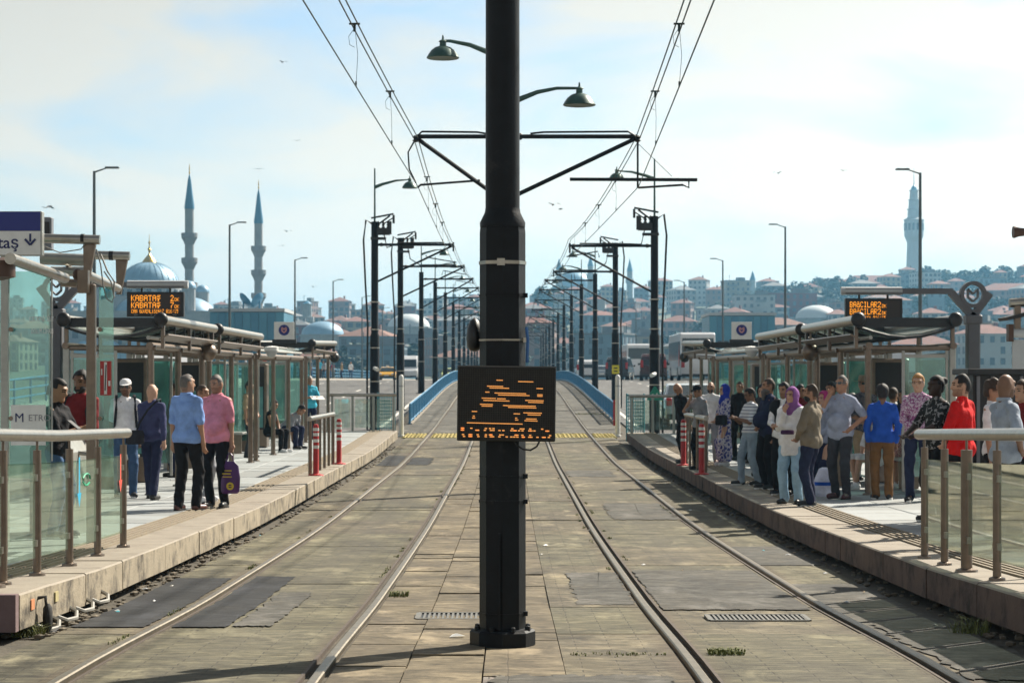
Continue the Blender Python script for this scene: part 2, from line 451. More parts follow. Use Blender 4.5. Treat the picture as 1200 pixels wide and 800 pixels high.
# ------------------------------------------------------------------ ground, bridge deck, water, far shore
gs = sheet('ground', -160, 160, yr(-30, 70, 2), lambda y: T(y) - .30, roadm, nx=8); tag(gs, kind='structure')
tag(sheet('bridge_deck', -21, 21, yr(69.8, 520, 4), lambda y: T(y) - .16, mat('deck_concrete', (.25, .24, .22), .9), thick=1.6, nx=4), kind='structure')
watm = mat('sea_water', (.03, .075, .09), .12, 0, .15, .05, .5, .6)
wm = MB(); wm.add([(-4000, 60, -5.5), (4000, 60, -5.5), (4000, 560, -5.5), (-4000, 560, -5.5)], [(0, 1, 2, 3)])
tag(wm.build('water', watm), kind='structure')
HX = interp([-1500, -420, -330, -230, -120, -40, 40, 150, 250, 330, 420, 1500], [34, 40, 42, 43, 42, 43, 48, 54, 58, 62, 66, 56])
HY = interp([500, 540, 640, 900, 1200, 1420, 1700, 2600, 6000], [-.06, .03, .06, .34, .74, 1.0, 1.0, .7, .5])
def hill(x, y):
    return HX(x) * HY(y) + 2.2 * math.sin(x * .021 + 1) * math.cos(y * .013) * min(1, max(0, (y - 560) / 200))
hm = MB()
hys = [500, 520, 560, 600] + yr(640, 1700, 45) + [2000, 2600, 4000, 6000]
hxs = yr(-4000, -700, 550)[:-1] + yr(-700, 700, 45) + yr(700, 4000, 550)[1:]
hm.add([(x, y, hill(x, y)) for y in hys for x in hxs],
       [(j * len(hxs) + i, j * len(hxs) + i + 1, (j + 1) * len(hxs) + i + 1, (j + 1) * len(hxs) + i) for j in range(len(hys) - 1) for i in range(len(hxs) - 1)])
tag(hm.build('hills', mat('hill_ground', (.10, .11, .07), .95, 0, .4, .03), smooth=True), kind='structure')

# roads beside the line
road = sheet('road_left', -15.5, -7.5, yr(-20, 64, 2), lambda y: T(y) + .02, roadm); tag(road, kind='structure')
road = sheet('road_right', 7.6, 15.5, yr(-20, 60, 2), lambda y: T(y) + .02, roadm); tag(road, kind='structure')
tag(sheet('road_bridge_left', -15.5, -3.98, yr(64, 515, 4), lambda y: T(y) + .02, roadm), kind='structure')
tag(sheet('road_bridge_right', 3.98, 15.5, yr(60, 515, 4), lambda y: T(y) + .02, roadm), kind='structure')
paintm = mat('road_paint', (.62, .60, .54), .7, 0, .2, 4, dirt=((.25, .24, .22), 3, .5, .7))
for sx in (-1, 1):
    rp = bpy.data.objects['road_bridge_left' if sx < 0 else 'road_bridge_right']
    for xl in (4.35, 15.1):
        sheet('edge_line', sx * xl - .07, sx * xl + .07, yr(72, 300, 4), lambda y: T(y) + .026, paintm, rp)
    for k in range(22):
        y0 = 74 + k * 9
        for xl in (7.9, 11.4):
            sheet('lane_dash', sx * xl - .06, sx * xl + .06, yr(y0, y0 + 3.2, 2), lambda y: T(y) + .026, paintm, rp)
    sw = sheet('pavement_left' if sx < 0 else 'pavement_right', sx * 15.5 if sx > 0 else -20.6, 20.6 if sx > 0 else -15.5, yr(-20, 515, 4), lambda y: T(y) + .17, mat('pavement_stone', (.36, .33, .28), .85, 0, .2, 2), thick=.4)
    tag(sw, kind='structure')
    par = MB()
    for y in range(72, 500, 3):
        par.tube((sx * 20.2, y, T(y) + .15), (sx * 20.2, y, T(y) + 1.25), .05, n=6)
    for zz in (.5, .85, 1.25):
        par.path([(sx * 20.2, y, T(y) + zz) for y in range(70, 500, 6)], .04, 6)
    po = par.build('parapet_railing', bluefence)
    tag(po, 'blue parapet railing along the %s edge of the bridge pavement' % ('mosque-side' if sx < 0 else 'tower-side'), 'railing')

# ------------------------------------------------------------------ track bed: panels with real joints
bed = sheet('track_bed', -4.2, 4.2, yr(-20, 516, 2), lambda y: T(y) - .024, dirtm); tag(bed, kind='structure')
XO, XI = 2.54, 1.10
def panel(name, x0, x1, y0, y1, m, dz=0.0, par=bed):
    return sheet(name, x0, x1, yr(y0, y1, 1.2), lambda y: T(y) + dz, m, par, thick=.10)
strips = [(-3.16, -XO - .042), (-XO + .10, -XI - .10), (XI + .10, XO - .10), (XO + .042, 3.22)]
y = 5.2
rows = [y]
while y < 65.2:
    y += rnd.choice([2.4, 3.0, 3.0, 3.6])
    if 12.6 < y < 14.6: y = 13.35
    rows.append(min(y, 65.2))
for a, b in zip(rows[:-1], rows[1:]):
    for i, (x0, x1) in enumerate(strips):
        m = pavepink if b < 13.6 else (pave if rnd.random() < .6 else pave2)
        if i == 3 and a < 24 and a > 13 and rnd.random() < .5: m = asph2
        panel('paving_panel', x0, x1, a + .006, b - .006, m, rnd.uniform(-.005, .004))
    panel('paving_panel', .328, XI - .06, a + .012, b - .012, pavepink if b < 13.6 else (pave if rnd.random() < .5 else pave2), rnd.uniform(-.006, .004))
# centre strip of stone slabs
for c, (x0, x1) in enumerate([(-XI + .06, -.616), (-.612, -.156), (-.152, .326)]):
    y = 5.4 + .2 * c
    while y < 65:
        L = rnd.choice([.55, .8, .8, 1.05, 1.3]) if y < 36 else 3.0
        L = min(L, 65.2 - y)
        if L < .1: break
        panel('stone_slab', x0 + .003, x1 - .003, y + .004, y + L - .004, slabm if y > 13 or rnd.random() < .4 else pavepink, rnd.uniform(-.010, .006))
        y += L
# bridge part: plain deck slabs either side of the rails
y = 68.2
while y < 200:
    L = 3.0 if y < 120 else 8.0
    for x0, x1 in [(-3.62, -XO - .055), (-XO + .10, -XI - .10), (-XI + .06, XI - .06), (XI + .10, XO - .10), (XO + .055, 3.62)]:
        panel('deck_slab', x0, x1, y + .012, y + L - .012, deckm, rnd.uniform(-.008, .004))
    y += L
sheet('deck_surface', -3.62, 3.62, yr(y, 515, 6), lambda y: T(y) - .02, deckm, bed)
# patches of newer asphalt laid over the paving
def patch(poly, m, dz=.007):
    mb = MB()
    mb.add([(x, y, T(y) + dz) for x, y in poly], [tuple(range(len(poly)))])
    return mb.build('asphalt_patch', m, bed)
def wob(x0, x1, y0, y1, m, j=.05):
    pts = []
    for (ax, ay), (bx, by) in zip([(x0, y0), (x1, y0), (x1, y1), (x0, y1)], [(x1, y0), (x1, y1), (x0, y1), (x0, y0)]):
        n = 40
        for i in range(n):
            t = i / n
            pts.append((ax + (bx - ax) * t + (rnd.uniform(-j, j) if i else 0), ay + (by - ay) * t + (rnd.uniform(-j, j) * 2 if i else 0)))
    for p in range(len(pts)):
        pts[p] = (min(max(pts[p][0], x0 - j), x1 + j), pts[p][1])
    n = len(pts); cx, cyy = sum(p[0] for p in pts) / n, sum(p[1] for p in pts) / n
    mb = MB()
    mb.add([(cx, cyy, T(cyy) + .008)] + [(x, y, T(y) + .007) for x, y in pts], [(0, i + 1, (i + 1) % n + 1) for i in range(n)])
    return mb.build('asphalt_patch', m, bed)
wob(-3.15, -2.62, 15.3, 20.2, asphalt, .012)
wob(-2.42, -2.04, 15.3, 20.4, asphalt, .012)
wob(-2.0, -1.72, 15.4, 18.6, asph2, .025)
wob(-3.1, -2.62, 49.5, 54.5, asphalt, .03)
wob(-2.42, -1.9, 50, 53.5, asphalt, .06)
wob(.56, 1.03, 17.4, 20.9, asph2, .03)
wob(1.22, 2.40, 16.9, 21.2, asph2, .015)
wob(1.5, 2.40, 30.5, 34.5, asph2, .06)
wob(1.22, 2.2, 44, 47, asph2, .06)
wob(2.62, 3.2, 12.0, 15.6, asph2, .04)
wob(-.1, .9, 10.6, 12.2, asph2, .04)
# rails
for sx, nm in ((-1, 'track along the Kabataş platform'), (1, 'track along the Bağcılar platform')):
    tr = thing('tram_track', 'pair of shiny grooved steel rails, ' + nm, 'track', (0, 0, 0))
    for xr, gs_ in ((XO, -1), (XI, 1)):
        g = sx * gs_
        for part, prof, m in (('rail', [(-.030, -.09), (.030, -.09), (.030, .006), (.022, .014), (-.022, .014), (-.030, .006)], railtop),
                              ('guard_lip', [(.078, -.09), (.098, -.09), (.098, .004), (.078, .004)], railside),
                              ('groove', [(.030, -.09), (.078, -.09), (.078, -.032), (.030, -.032)], grooveM)):
            mb = MB()
            pr = [(sx * xr + g * a, b) for a, b in prof]
            if g < 0: pr = pr[::-1]
            mb.rings([[(a, y, T(y) + b) for a, b in pr] for y in yr(-6, 70, 1) + yr(70, 320, 3)[1:]])
            mb.build(part, m, tr)
# yellow warning strip across the line
ws = thing('warning_strip', 'worn yellow studded warning strip laid across both tracks at the platform ends', 'tactile paving', (0, 66.7, T(66.7)))
for x0, x1 in [(-3.3, -2.62), (-2.42, -1.22), (-1.02, -.05), (.05, 1.02), (1.22, 2.42), (2.62, 3.3)]:
    n = max(1, round((x1 - x0) / .42)); wd = (x1 - x0) / n
    for i in range(n):
        for j in range(4):
            mb = MB()
            cx, cyy = x0 + wd * (i + .5), -1.2 + j * .72
            zz = T(66.7 + cyy) - T(66.7) + .0
            mb.box((cx, cyy, zz - .02), (wd - .02, .68, .05))
            for a in range(3):
                for b in range(4):
                    mb.lathe([(.045, 0), (.03, .016)], (cx + (a - 1) * wd * .3, cyy + (b - 1.5) * .16, zz + .004), 6)
            mb.build('studded_tile', yellowm, ws)

# ------------------------------------------------------------------ platforms
def platform(sx, xe, y0, y1, nm):
    w1 = 7.45
    pl = sheet(nm, sx * xe + sx * .22 if sx > 0 else -w1, w1 if sx > 0 else -xe - .22, yr(y0 + .05, y1, 2), lambda y: P(y) - .028, coreM, thick=.62, nx=2)
    tag(pl, kind='structure')
    y = y0
    while y < y1 - .05:
        L = min(rnd.choice([1.0, 1.0, 1.25, .6, 1.25]), y1 - y)
        if y1 - y - L < .3: L = y1 - y
        n = 2
        mb = MB()
        jit, g = rnd.uniform(-.006, .006), .006
        rs = []
        for yy in (y + g, y + L - g):
            z = P(yy) + rnd.uniform(-.003, .003)
            a, b = sx * (xe + jit), sx * (xe + .46)
            q = [(a, yy, z - .245), (a, yy, z - .012), (a + sx * .012, yy, z), (b, yy, z), (b, yy, z - .245)]
            rs.append(q if sx < 0 else q[::-1])
        mb.rings(rs)
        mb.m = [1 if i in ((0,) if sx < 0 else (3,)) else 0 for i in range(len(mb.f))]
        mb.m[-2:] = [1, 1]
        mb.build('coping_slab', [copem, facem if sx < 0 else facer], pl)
        y += L
    y = y0 + .4
    while y < y1 - .2:                                  # ribbed guidance strip
        L = min(1.2, y1 - y)
        mb = MB(); c = sx * (xe + .64)
        for yy in (y, ):
            s_ = math.atan2(P(y + L) - P(y), L)
            M = Matrix.Rotation(s_, 3, 'X')
            zz = (P(y) + P(y + L)) / 2
            mb.box((c, y + L / 2, zz - .02), (.36, L - .01, .03), M=M)
            for k in range(5):
                mb.box((c + (k - 2) * .07, y + L / 2, zz + .001), (.03, L - .01, .022), M=M)
        mb.build('ribbed_tile', tactm, pl)
        y += L
    tw, x0 = .80, xe + .83
    me = []
    for mm in (tilem, tilem2):
        b = MB(); b.box((0, 0, -.02), (tw - .012, .80 - .012, .04), ch=.006); me.append(b.mesh('tile', mm))
    nrow = int((y1 - y0 - .4) / .8)
    for j in range(nrow):
        yy = y0 + .4 + .8 * (j + .5)
        for i in range(4):
            xx = x0 + tw * (i + .5)
            o = link('tile', me[rnd.random() < .28], pl, (sx * xx, yy, P(yy) + rnd.uniform(-.004, .002)))
            o.rotation_euler = (math.atan2(P(yy + .3) - P(yy - .3), .6), 0, 0)
    return pl
XL, XR = 3.30, 3.38
platL = platform(-1, XL, 14.35, 63.0, 'platform_left')
platR = platform(1, XR, 7.0, 61.5, 'platform_right')
# end stone of the left platform, its shade painted in as dark purple
mb = MB(); mb.box((-5.4, 14.30, P(14.35) - .125), (4.2, .09, .25)); mb.build('end_slab', mat('end_stone_shaded', (.17, .115, .115), .85, 0, .15, 4, .2, 30), platL)
# loose dirt along the platform foot
for sx, xe, y0 in ((-1, XL, 14.6), (1, XR, 7)):
    mb = MB()
    for k in range(520):
        yy = y0 + (60 - y0) * rnd.random() ** 1.6
        s_ = rnd.uniform(.012, .045)
        mb.ell((sx * (xe - .16 + rnd.uniform(0, .34) ), yy, T(yy) - .005 + rnd.uniform(0, .01)), (s_, s_ * rnd.uniform(.6, 1.2), s_ * .5), 5, 3)
    tag(mb.build('rubble', mat('rubble', (.16, .135, .10), .95, 0, .4, 8), smooth=False), 'small stones and dirt gathered along the foot of the %s platform' % ('Kabataş' if sx < 0 else 'Bağcılar'), 'rubble', kind='stuff')

# drain gratings
def grate(px, y, wd, dp, label):
    t = thing('drain_grate', label, 'grate', (px, y, T(y) + .004))
    mb = MB()
    for s_ in (-1, 1):
        mb.box((0, s_ * dp / 2, 0), (wd, .03, .02)); mb.box((s_ * wd / 2, 0, 0), (.03, dp - .034, .02))
    mb.build('frame', mat('cast_iron', (.17, .165, .15), .6, .4, .2, 20), t)
    n = int(wd / .034)
    for i in range(n):
        mb = MB(); mb.box((-wd / 2 + wd * (i + .5) / n, 0, 0), (.017, dp - .04, .016)); mb.build('bar', MATS['cast_iron'], t)
    mb = MB(); mb.box((0, 0, -.004), (wd - .02, dp - .02, .004)); mb.build('pit', blackm, t)
grate(-.45, 16.25, .5, .42, 'steel drain grating set in the slabs left of the display mast')
grate(1.87, 16.1, .74, .40, 'pale drain grating between the rails of the right-hand track')
# ------------------------------------------------------------------ lettering
def text_mesh(s, size, m, name='lettering', align='LEFT', bold=0.0, extrude=.002, shear=0):
    cu = bpy.data.curves.new('t', 'FONT')
    cu.body, cu.size, cu.align_x, cu.extrude, cu.offset, cu.shear = s, size, align, extrude, bold, shear
    cu.resolution_u = 3
    ob = bpy.data.objects.new('t', cu)
    col.objects.link(ob)
    bpy.context.view_layer.update()
    me = bpy.data.meshes.new_from_object(ob.evaluated_get(bpy.context.evaluated_depsgraph_get()))
    bpy.data.objects.remove(ob)
    bpy.data.curves.remove(cu)
    me.materials.clear(); me.materials.append(m)
    me.name = name
    return me
def put_text(s, size, m, parent, loc, rx=90, rz=0, **k):
    o = link(k.pop('name', 'lettering'), text_mesh(s, size, m, **k), parent, loc)
    o.rotation_euler = (R(rx), 0, R(rz))
    return o
G = {'K': (17, 18, 20, 24, 20, 18, 17), 'A': (14, 17, 17, 31, 17, 17, 17), 'B': (30, 17, 17, 30, 17, 17, 30), 'T': (31, 4, 4, 4, 4, 4, 4),
     'Ş': (15, 16, 14, 1, 30, 4, 12), 'Ğ': (14, 0, 15, 16, 19, 17, 15), 'C': (14, 17, 16, 16, 16, 17, 14), 'I': (14, 4, 4, 4, 4, 4, 14), 'L': (16, 16, 16, 16, 16, 16, 31),
     'R': (30, 17, 17, 30, 20, 18, 17), 'D': (30, 17, 17, 17, 17, 17, 30), 'N': (17, 25, 25, 21, 19, 19, 17), 'G': (14, 17, 16, 23, 17, 17, 15), 'Ü': (10, 0, 17, 17, 17, 17, 14),
     'V': (17, 17, 17, 17, 17, 10, 4), 'E': (31, 16, 16, 30, 16, 16, 31), 'İ': (4, 0, 14, 4, 4, 4, 14), 'Z': (31, 1, 2, 4, 8, 16, 31), 'Ç': (14, 17, 16, 16, 17, 14, 4), 'Y': (17, 17, 10, 4, 4, 4, 4),
     '0': (14, 17, 19, 21, 25, 17, 14), '1': (4, 12, 4, 4, 4, 4, 14), '2': (14, 17, 1, 2, 4, 8, 31), '5': (31, 16, 30, 1, 1, 17, 14), '6': (6, 8, 16, 30, 17, 17, 14), '7': (31, 1, 2, 4, 8, 8, 8),
     ':': (0, 4, 4, 0, 4, 4, 0), '-': (0, 0, 0, 14, 0, 0, 0), ' ': (0,) * 7}
def led_text(mb, s, x, z, ph, bold=1, squeeze=1.0):
    """dot-matrix letters, dots as small squares on the front (-y) face at y=0; x,z top left; ph = dot pitch"""
    for ch in s:
        rows_ = G[ch]
        for r_, bits in enumerate(rows_):
            for c in range(5):
                if bits >> (4 - c) & 1:
                    for bb in range(bold):
                        cx, cz = x + (c + bb * .5) * ph * squeeze, z - r_ * ph
                        h = ph * .45; g_ = ph * squeeze * .42
                        mb.add([(cx - g_, 0, cz - h), (cx + g_, 0, cz - h), (cx + g_, 0, cz + h), (cx - g_, 0, cz + h)], [(0, 1, 2, 3)])
        x += 6 * ph * squeeze
    return x

# ------------------------------------------------------------------ lamps, masts
def lamp_shade(mb, o, r=.26):
    mb.lathe([(r * .9, -.235), (r, -.24), (r * 1.03, -.225), (r * .92, -.17), (r * .75, -.10), (r * .5, -.045), (r * .22, -.02), (r * .2, .05), (r * .28, .06), (r * .2, .08), (.02, .10), (.015, .16), (.004, .18)], o, 20)
def outer_mast(sx, y, h, arm_z, strut_z, label, grp, gear=False, spike=True, cable=False, extra=None):
    z0 = T(y)
    X = sx * 4.42
    t = thing('catenary_mast', label, 'mast', (X, y, z0), 0, grp)
    i = -sx
    mb = MB(); mb.box((0, 0, .02), (.5, .5, .05)); mb.lathe([(.17, .0), (.165, .3), (.155, 3.1), (.12, 3.2), (.115, h)], n=12)
    mb.build('pole', mastm, t, True)
    for zz in (1.6, 2.7, 3.3, 4.2):
        mb = MB(); mb.lathe([(.165, zz), (.165, zz + .035)], n=12); mb.build('clamp_band', steel, t)
    reach = 4.42 - 1.84
    if arm_z:
        mb = MB(); mb.tube((0, 0, arm_z), (i * reach, 0, arm_z), .045, n=8); mb.build('bracket_arm', mastm, t)
        mb = MB(); mb.tube((0, 0, strut_z), (i * (reach - .05), 0, arm_z - .05), .035, n=8); mb.build('strut', mastm, t)
        for xx in (.22, reach - .12):
            mb = MB(); mb.lathe([(.03, 0), (.07, .03), (.03, .06), (.07, .09), (.03, .12)], (i * xx, 0, arm_z - .06), 8); mb.build('insulator', blackm, t)
        mb = MB(); mb.tube((i * reach, 0, arm_z + .08), (i * reach, 0, arm_z - .22), .03); mb.build('wire_clamp', blackm, t)
        cz = 5.5
        mb = MB(); mb.path([(i * (reach - .9), 0, arm_z - .35 - .4 * 0), (i * (reach - .85), 0, cz + .18), (i * (reach + .1), 0, cz + .02)], .018, 6); mb.build('steady_arm', mastm, t)
    if spike:
        top = h + (1.75 if gear else 1.5)
        mb = MB(); mb.tube((0, .0, h - .02), (0, .0, top), .035, .025, 8); mb.build('lamp_spike', greenm, t)
        la = thing_part('lamp', t, (0, 0, top - .5))
        mb = MB(); mb.path([(0, 0, -.12), (i * .25, 0, -.02), (i * .7, 0, .10), (i * 1.12, 0, .13)], [.06, .05, .035, .02], 8); mb.build('lamp_arm', greenm, la)
        mb = MB(); lamp_shade(mb, (i * 1.15, 0, .09), .25); mb.build('lamp_shade', greenm, la, True)
    if gear:
        mb = MB()
        mb.box((i * .28, 0, h - .32), (.42, .3, .22)); mb.box((i * .12, 0, h - .55), (.5, .24, .08)); mb.box((i * .5, 0, h - .2), (.10, .26, .42))
        for k in range(3): mb.lathe([(.03, 0), (.06, .04), (.03, .08), (.06, .12), (.03, .16), (.055, .2), (.02, .24)], (i * (.12 + .16 * k), 0, h - .22), 8)
        mb.tube((-i * .12, 0, h + .12), (i * .62, 0, h + .26), .03); mb.tube((i * .1, 0, h - .1), (i * .5, 0, h + .2), .03); mb.tube((i * .25, 0, h - .1), (i * .62, 0, h + .14), .02)
        mb.tube((i * .62, 0, h + .22), (i * .62, 0, h - .05), .04)
        mb.build('switch_gear', blackm, t)
    if cable:
        mb = MB(); mb.path([(-i * .05, -.1, h - .1), (-i * .28, -.12, h + .05), (-i * .36, -.12, h - .6), (-i * .30, -.12, h - 2), (-i * .22, -.13, h - 3.4), (-i * .24, -.14, 2), (-i * .24, -.12, 0.05)], .035, 6); mb.build('feeder_cable', rubber, t)
        mb = MB(); mb.path([(i * .3, 0, h - .4), (i * .4, 0, h - .85), (i * .8, 0, arm_z + .06), (i * (reach - .3), 0, arm_z + .07)], .022, 6); mb.build('arm_cable', rubber, t)
    if extra: extra(t, i)
    return t
def thing_part(name, parent, loc):
    o = bpy.data.objects.new(name, None); col.objects.link(o); o.parent = parent; o.location = loc; o.empty_display_size = .1
    return o
def cctv(t, i, z, m=whitem):
    c = thing_part('camera_unit', t, (0, 0, z))
    mb = MB(); mb.tube((0, -.18, 0), (i * .12, -.42, -.05), .06, .065, 10); mb.build('housing', m, c, True)
    mb = MB(); mb.tube((0, -.1, -.02), (0, -.24, -.01), .025); mb.build('bracket', steel, c)
LM = [(70, 6.85, True), (86.5, 7.0, True), (107, 6.1, False), (127, 6.1, False), (147, 6.1, False), (168, 6.1, False), (188, 6.1, False), (208, 6.1, False), (229, 6.1, False), (250, 6.1, False), (271, 6.1, False), (292, 6.1, False)]
RM = [(65, 6.75, True), (89, 6.9, True), (110, 6.1, False), (131, 6.1, False), (152, 6.1, False), (173, 6.1, False), (194, 6.1, False), (215, 6.1, False), (236, 6.1, False), (257, 6.1, False), (278, 6.1, False), (299, 6.1, False)]
def exL(t, i):
    cctv(t, i, 2.05)
def exR(t, i):
    cctv(t, i, 1.95)
    s_ = thing_part('warning_triangle', t, (0, -.20, 1.15))
    mb = MB(); mb.prism([(-.24, 0), (.24, 0), (.24, .06), (.03, .42), (-.03, .42), (-.24, .06)], -.012, .012); mb.build('plate', mat('green_sign', (.02, .25, .16), .45, 0, .1), s_)
    mb = MB()
    mb.prism([(-.14, .09), (.14, .09), (.14, .11), (-.14, .11)], -.018, -.0125); mb.prism([(-.10, .13), (-.04, .13), (-.04, .19), (-.10, .19)], -.018, -.0125); mb.prism([(.02, .13), (.10, .13), (.06, .24)], -.018, -.0125)
    mb.build('pictogram', whitem, s_)
def exR2(t, i):
    mb = MB(); mb.box((0, -.17, 1.62), (.30, .02, .36)); mb.build('yellow_plate', mat('yellow_sign', (.72, .62, .03), .5, 0, .05), t)
    mb = MB()
    for zz in (1.55, 1.68): mb.box((0, -.183, zz), (.16, .004, .05))
    mb.build('plate_marks', blackm, t)
for k, (y, h, g) in enumerate(LM):
    lab = ['dark mast with switch gear and camera at the end of the Kabataş platform', 'taller dark mast with switch gear beside the start of the left blue fence'][k] if k < 2 else 'green lamp mast behind the blue fence on the road side with oncoming taxi and van'
    outer_mast(-1, y, h, {0: 6.1, 1: 5.85}.get(k, 5.75), {0: 4.85, 1: 4.6}.get(k, 4.3), lab, None if k < 2 else 'masts along the left bridge fence', g, k != 1, g, exL if k == 0 else None)
for k, (y, h, g) in enumerate(RM):
    lab = ['dark mast carrying a green triangular sign at the end of the Bağcılar platform', 'dark mast carrying a small yellow plate beside the right blue fence'][k] if k < 2 else 'green lamp mast behind the blue fence on the road side with white coach'
    outer_mast(1, y, h, {0: 5.85, 1: 5.7}.get(k, 5.75), {0: 4.4, 1: 4.3}.get(k, 4.3), lab, None if k < 2 else 'masts along the right bridge fence', g, k != 1, g, exR if k == 0 else (exR2 if k == 1 else None))

# the display mast in the middle
t = thing('display_mast', 'thick dark octagonal mast standing between the two tracks with steel clamp bands', 'mast', (-.045, 14.0, T(14)))
mb = MB(); mb.lathe([(.152, .09), (.150, 2.70), (.146, 2.74)], n=8); mb.v = [(x * math.cos(R(0)) , y, z) for x, y, z in mb.v]; mb.build('lower_tube', mastm, t)
mb = MB(); mb.lathe([(.148, 2.735), (.150, 2.765), (.118, 2.83), (.113, 2.86)], n=24); mb.build('collar', mastm, t, True)
mb = MB(); mb.lathe([(.1125, 2.85), (.106, 9.2)], n=24); mb.build('upper_tube', mastm, t, True)
mb = MB(); mb.lathe([(.215, 0), (.215, .09), (.20, .105), (.13, .112)], n=8); mb.build('base_plate', mastm, t)
for k in range(8):
    a_ = math.pi / 4 * k + .39; mb = MB(); mb.lathe([(.018, .10), (.018, .128), (.008, .132)], (.178 * math.cos(a_), .178 * math.sin(a_), 0), 6); mb.build('base_bolt', mastm, t)
mb = MB(); mb.box((-.02, -.158, .42), (.014, .012, .64)); mb.build('cable_duct', mastm, t)
for zz, hh, m in ((2.49, .022, steel), (2.28, .016, mastm), (1.99, .012, steel), (.93, .02, mastm), (.20, .015, mastm), (1.10, .012, mastm)):
    mb = MB(); mb.lathe([(.1555, zz), (.157, zz + hh)], n=8)
    if zz > 2.4: mb.box((-.01, -.155, zz + hh / 2), (.05, .03, .045))
    else: mb.box((.15, -.03, zz + hh / 2), (.03, .03, .03))
    mb.build('clamp_band', m, t)
mb = MB(); mb.path([(.155, -.05, 2.08), (.165, -.05, 2.0), (.160, -.05, 1.85)], .011, 6); mb.build('blue_cable', mat('blue_cable', (.05, .16, .42), .5), t)
hn = thing('mirror_housing', 'black rounded housing clamped behind the display mast', 'housing', (wx(556, 14.1), 14.12, wz(412, 14.1)))
mb = MB(); mb.lathe_s([(.02, 0), (.55, .04), (.85, .15), (1, .4), (.9, .7), (.55, .95), (.05, 1.05)], (0, 0, 0), (.055, .08, .215), 14); mb.build('shell', blackm, hn, True)
mb = MB(); mb.tube((.02, 0, .12), (.12, -.02, .12), .015); mb.build('bracket', blackm, hn)

# led board on the mast
lb = thing('led_board', 'black dot matrix board on the central mast with broken amber lines lit', 'display', (wx(593.5, 13.78), 13.78, wz(473.5, 13.78)))
lb.rotation_euler = (0, R(.7), 0)
mb = MB(); mb.box((0, .045, 0), (.636, .09, .478), ch=.006); mb.build('housing', mat('board_case', (.016, .015, .013), .6, 0, .2, 30), lb)
mb = MB()
for zz in (.243, ): mb.box((0, .03, zz), (.640, .06, .010))
mb.build('top_rim', mat('board_rim', (.10, .095, .09), .5, .4), lb)
mb = MB(); u = .0071                                     # unlit lamp grid, a fine mesh of raised louvre bars
for i in range(43): mb.box((-.31 + i * .01476, -.003, 0), (.0035, .006, .46))
for i in range(32): mb.box((0, -.0035, -.228 + i * .01471), (.62, .005, .0035))
mb.build('louvre_grid', mat('board_louvre', (.045, .038, .03), .6, 0, .2, 30), lb)['kind'] = 'stuff'
segs = [(510, 545, 225), (637, 725, 230), (455, 545, 261), (470, 580, 271), (745, 780, 268), (445, 470, 296), (500, 680, 300), (520, 705, 311), (750, 780, 304), (750, 780, 313), (425, 505, 332), (515, 560, 333), (435, 585, 345), (680, 785, 339), (697, 785, 350), (415, 487, 368), (425, 487, 378), (550, 740, 372), (580, 740, 382), (368, 395, 411), (374, 384, 438), (370, 384, 449), (613, 650, 419), (670, 775, 412), (695, 770, 423), (622, 630, 444), (622, 638, 455), (685, 748, 447), (677, 748, 458), (340, 665, 478)]
mb = MB()
def dot(zx, zy, s_=.0026):
    X_, Z_ = (480 + zx / 5 - 593.5) * 13.78 / F, -(400 + zy / 5 - 473.5) * 13.78 / F
    mb.add([(X_ - s_, -.0075, Z_ - s_), (X_ + s_, -.0075, Z_ - s_), (X_ + s_, -.0075, Z_ + s_), (X_ - s_, -.0075, Z_ + s_)], [(0, 1, 2, 3)])
for x0, x1, yy in segs:
    k = x0
    while k <= x1:
        dot(k, yy + (k - 340) * .012, .0030); k += 6.4
for y0, xs in ((510, [305, 312, 360, 445, 470, 490, 600, 650, 665, 705, 775]), (521, [305, 312, 390, 400, 440, 475, 490, 525, 548, 595, 610, 620, 640, 660, 700, 712, 730, 800, 810]), (547, [312, 350, 360, 398, 446, 470, 478, 530, 545, 620, 630, 660, 705, 822]), (558, [318, 350, 360, 402, 445, 475, 488, 525, 568, 595, 612, 630, 662, 668, 700, 712, 748, 780, 790, 815])):
    for xx in xs: dot(xx, y0, .0036); dot(xx + 7, y0, .0036)
mb.build('lit_lamps', amberdim, lb)['kind'] = 'stuff'
mb = MB(); mb.path([(.05, .03, -.238), (.07, .02, -.262), (.11, .02, -.29), (.16, .02, -.295), (.20, .02, -.27), (.215, .02, -.238)], .006, 6); mb.build('cable_loop', rubber, lb)

# second mast, further along the centre line
YM = 38.0
cm = thing('catenary_mast', 'dark mast hidden behind the display mast with twin arms and two green lamps', 'mast', (-.105, YM, T(YM)))
mb = MB(); mb.box((0, 0, .03), (.5, .5, .06)); mb.lathe([(.16, 0), (.15, 3.2), (.12, 3.3), (.11, 8.35), (.02, 8.4)], n=12); mb.build('pole', mastm, cm, True)
for xt, zt in ((-1.56, 6.33), (2.385, 6.33)):
    mb = MB(); mb.path([(0, 0, zt), (xt * .9, 0, zt), (xt, 0, zt)], .04, 8); mb.path([(xt * .2, -.03, zt + .05), (xt * .3, -.03, zt + .075), (xt * .93, -.03, zt + .085), (xt, -.03, zt - .02)], .018, 6); mb.build('bracket_arm', mastm, cm)
    mb = MB(); mb.tube((0, 0, 5.18), (xt, 0, zt - .02), .04, n=8); mb.build('strut', mastm, cm)
    mb = MB(); mb.lathe([(.03, 0), (.07, .03), (.03, .06), (.07, .09), (.03, .12)], (xt, 0, zt - .1), 8); mb.build('insulator', blackm, cm)
    mb = MB(); mb.lathe([(.03, 0), (.06, .03), (.03, .06), (.06, .09), (.03, .12)], (xt * .12, 0, zt - .06), 8); mb.build('insulator', blackm, cm)
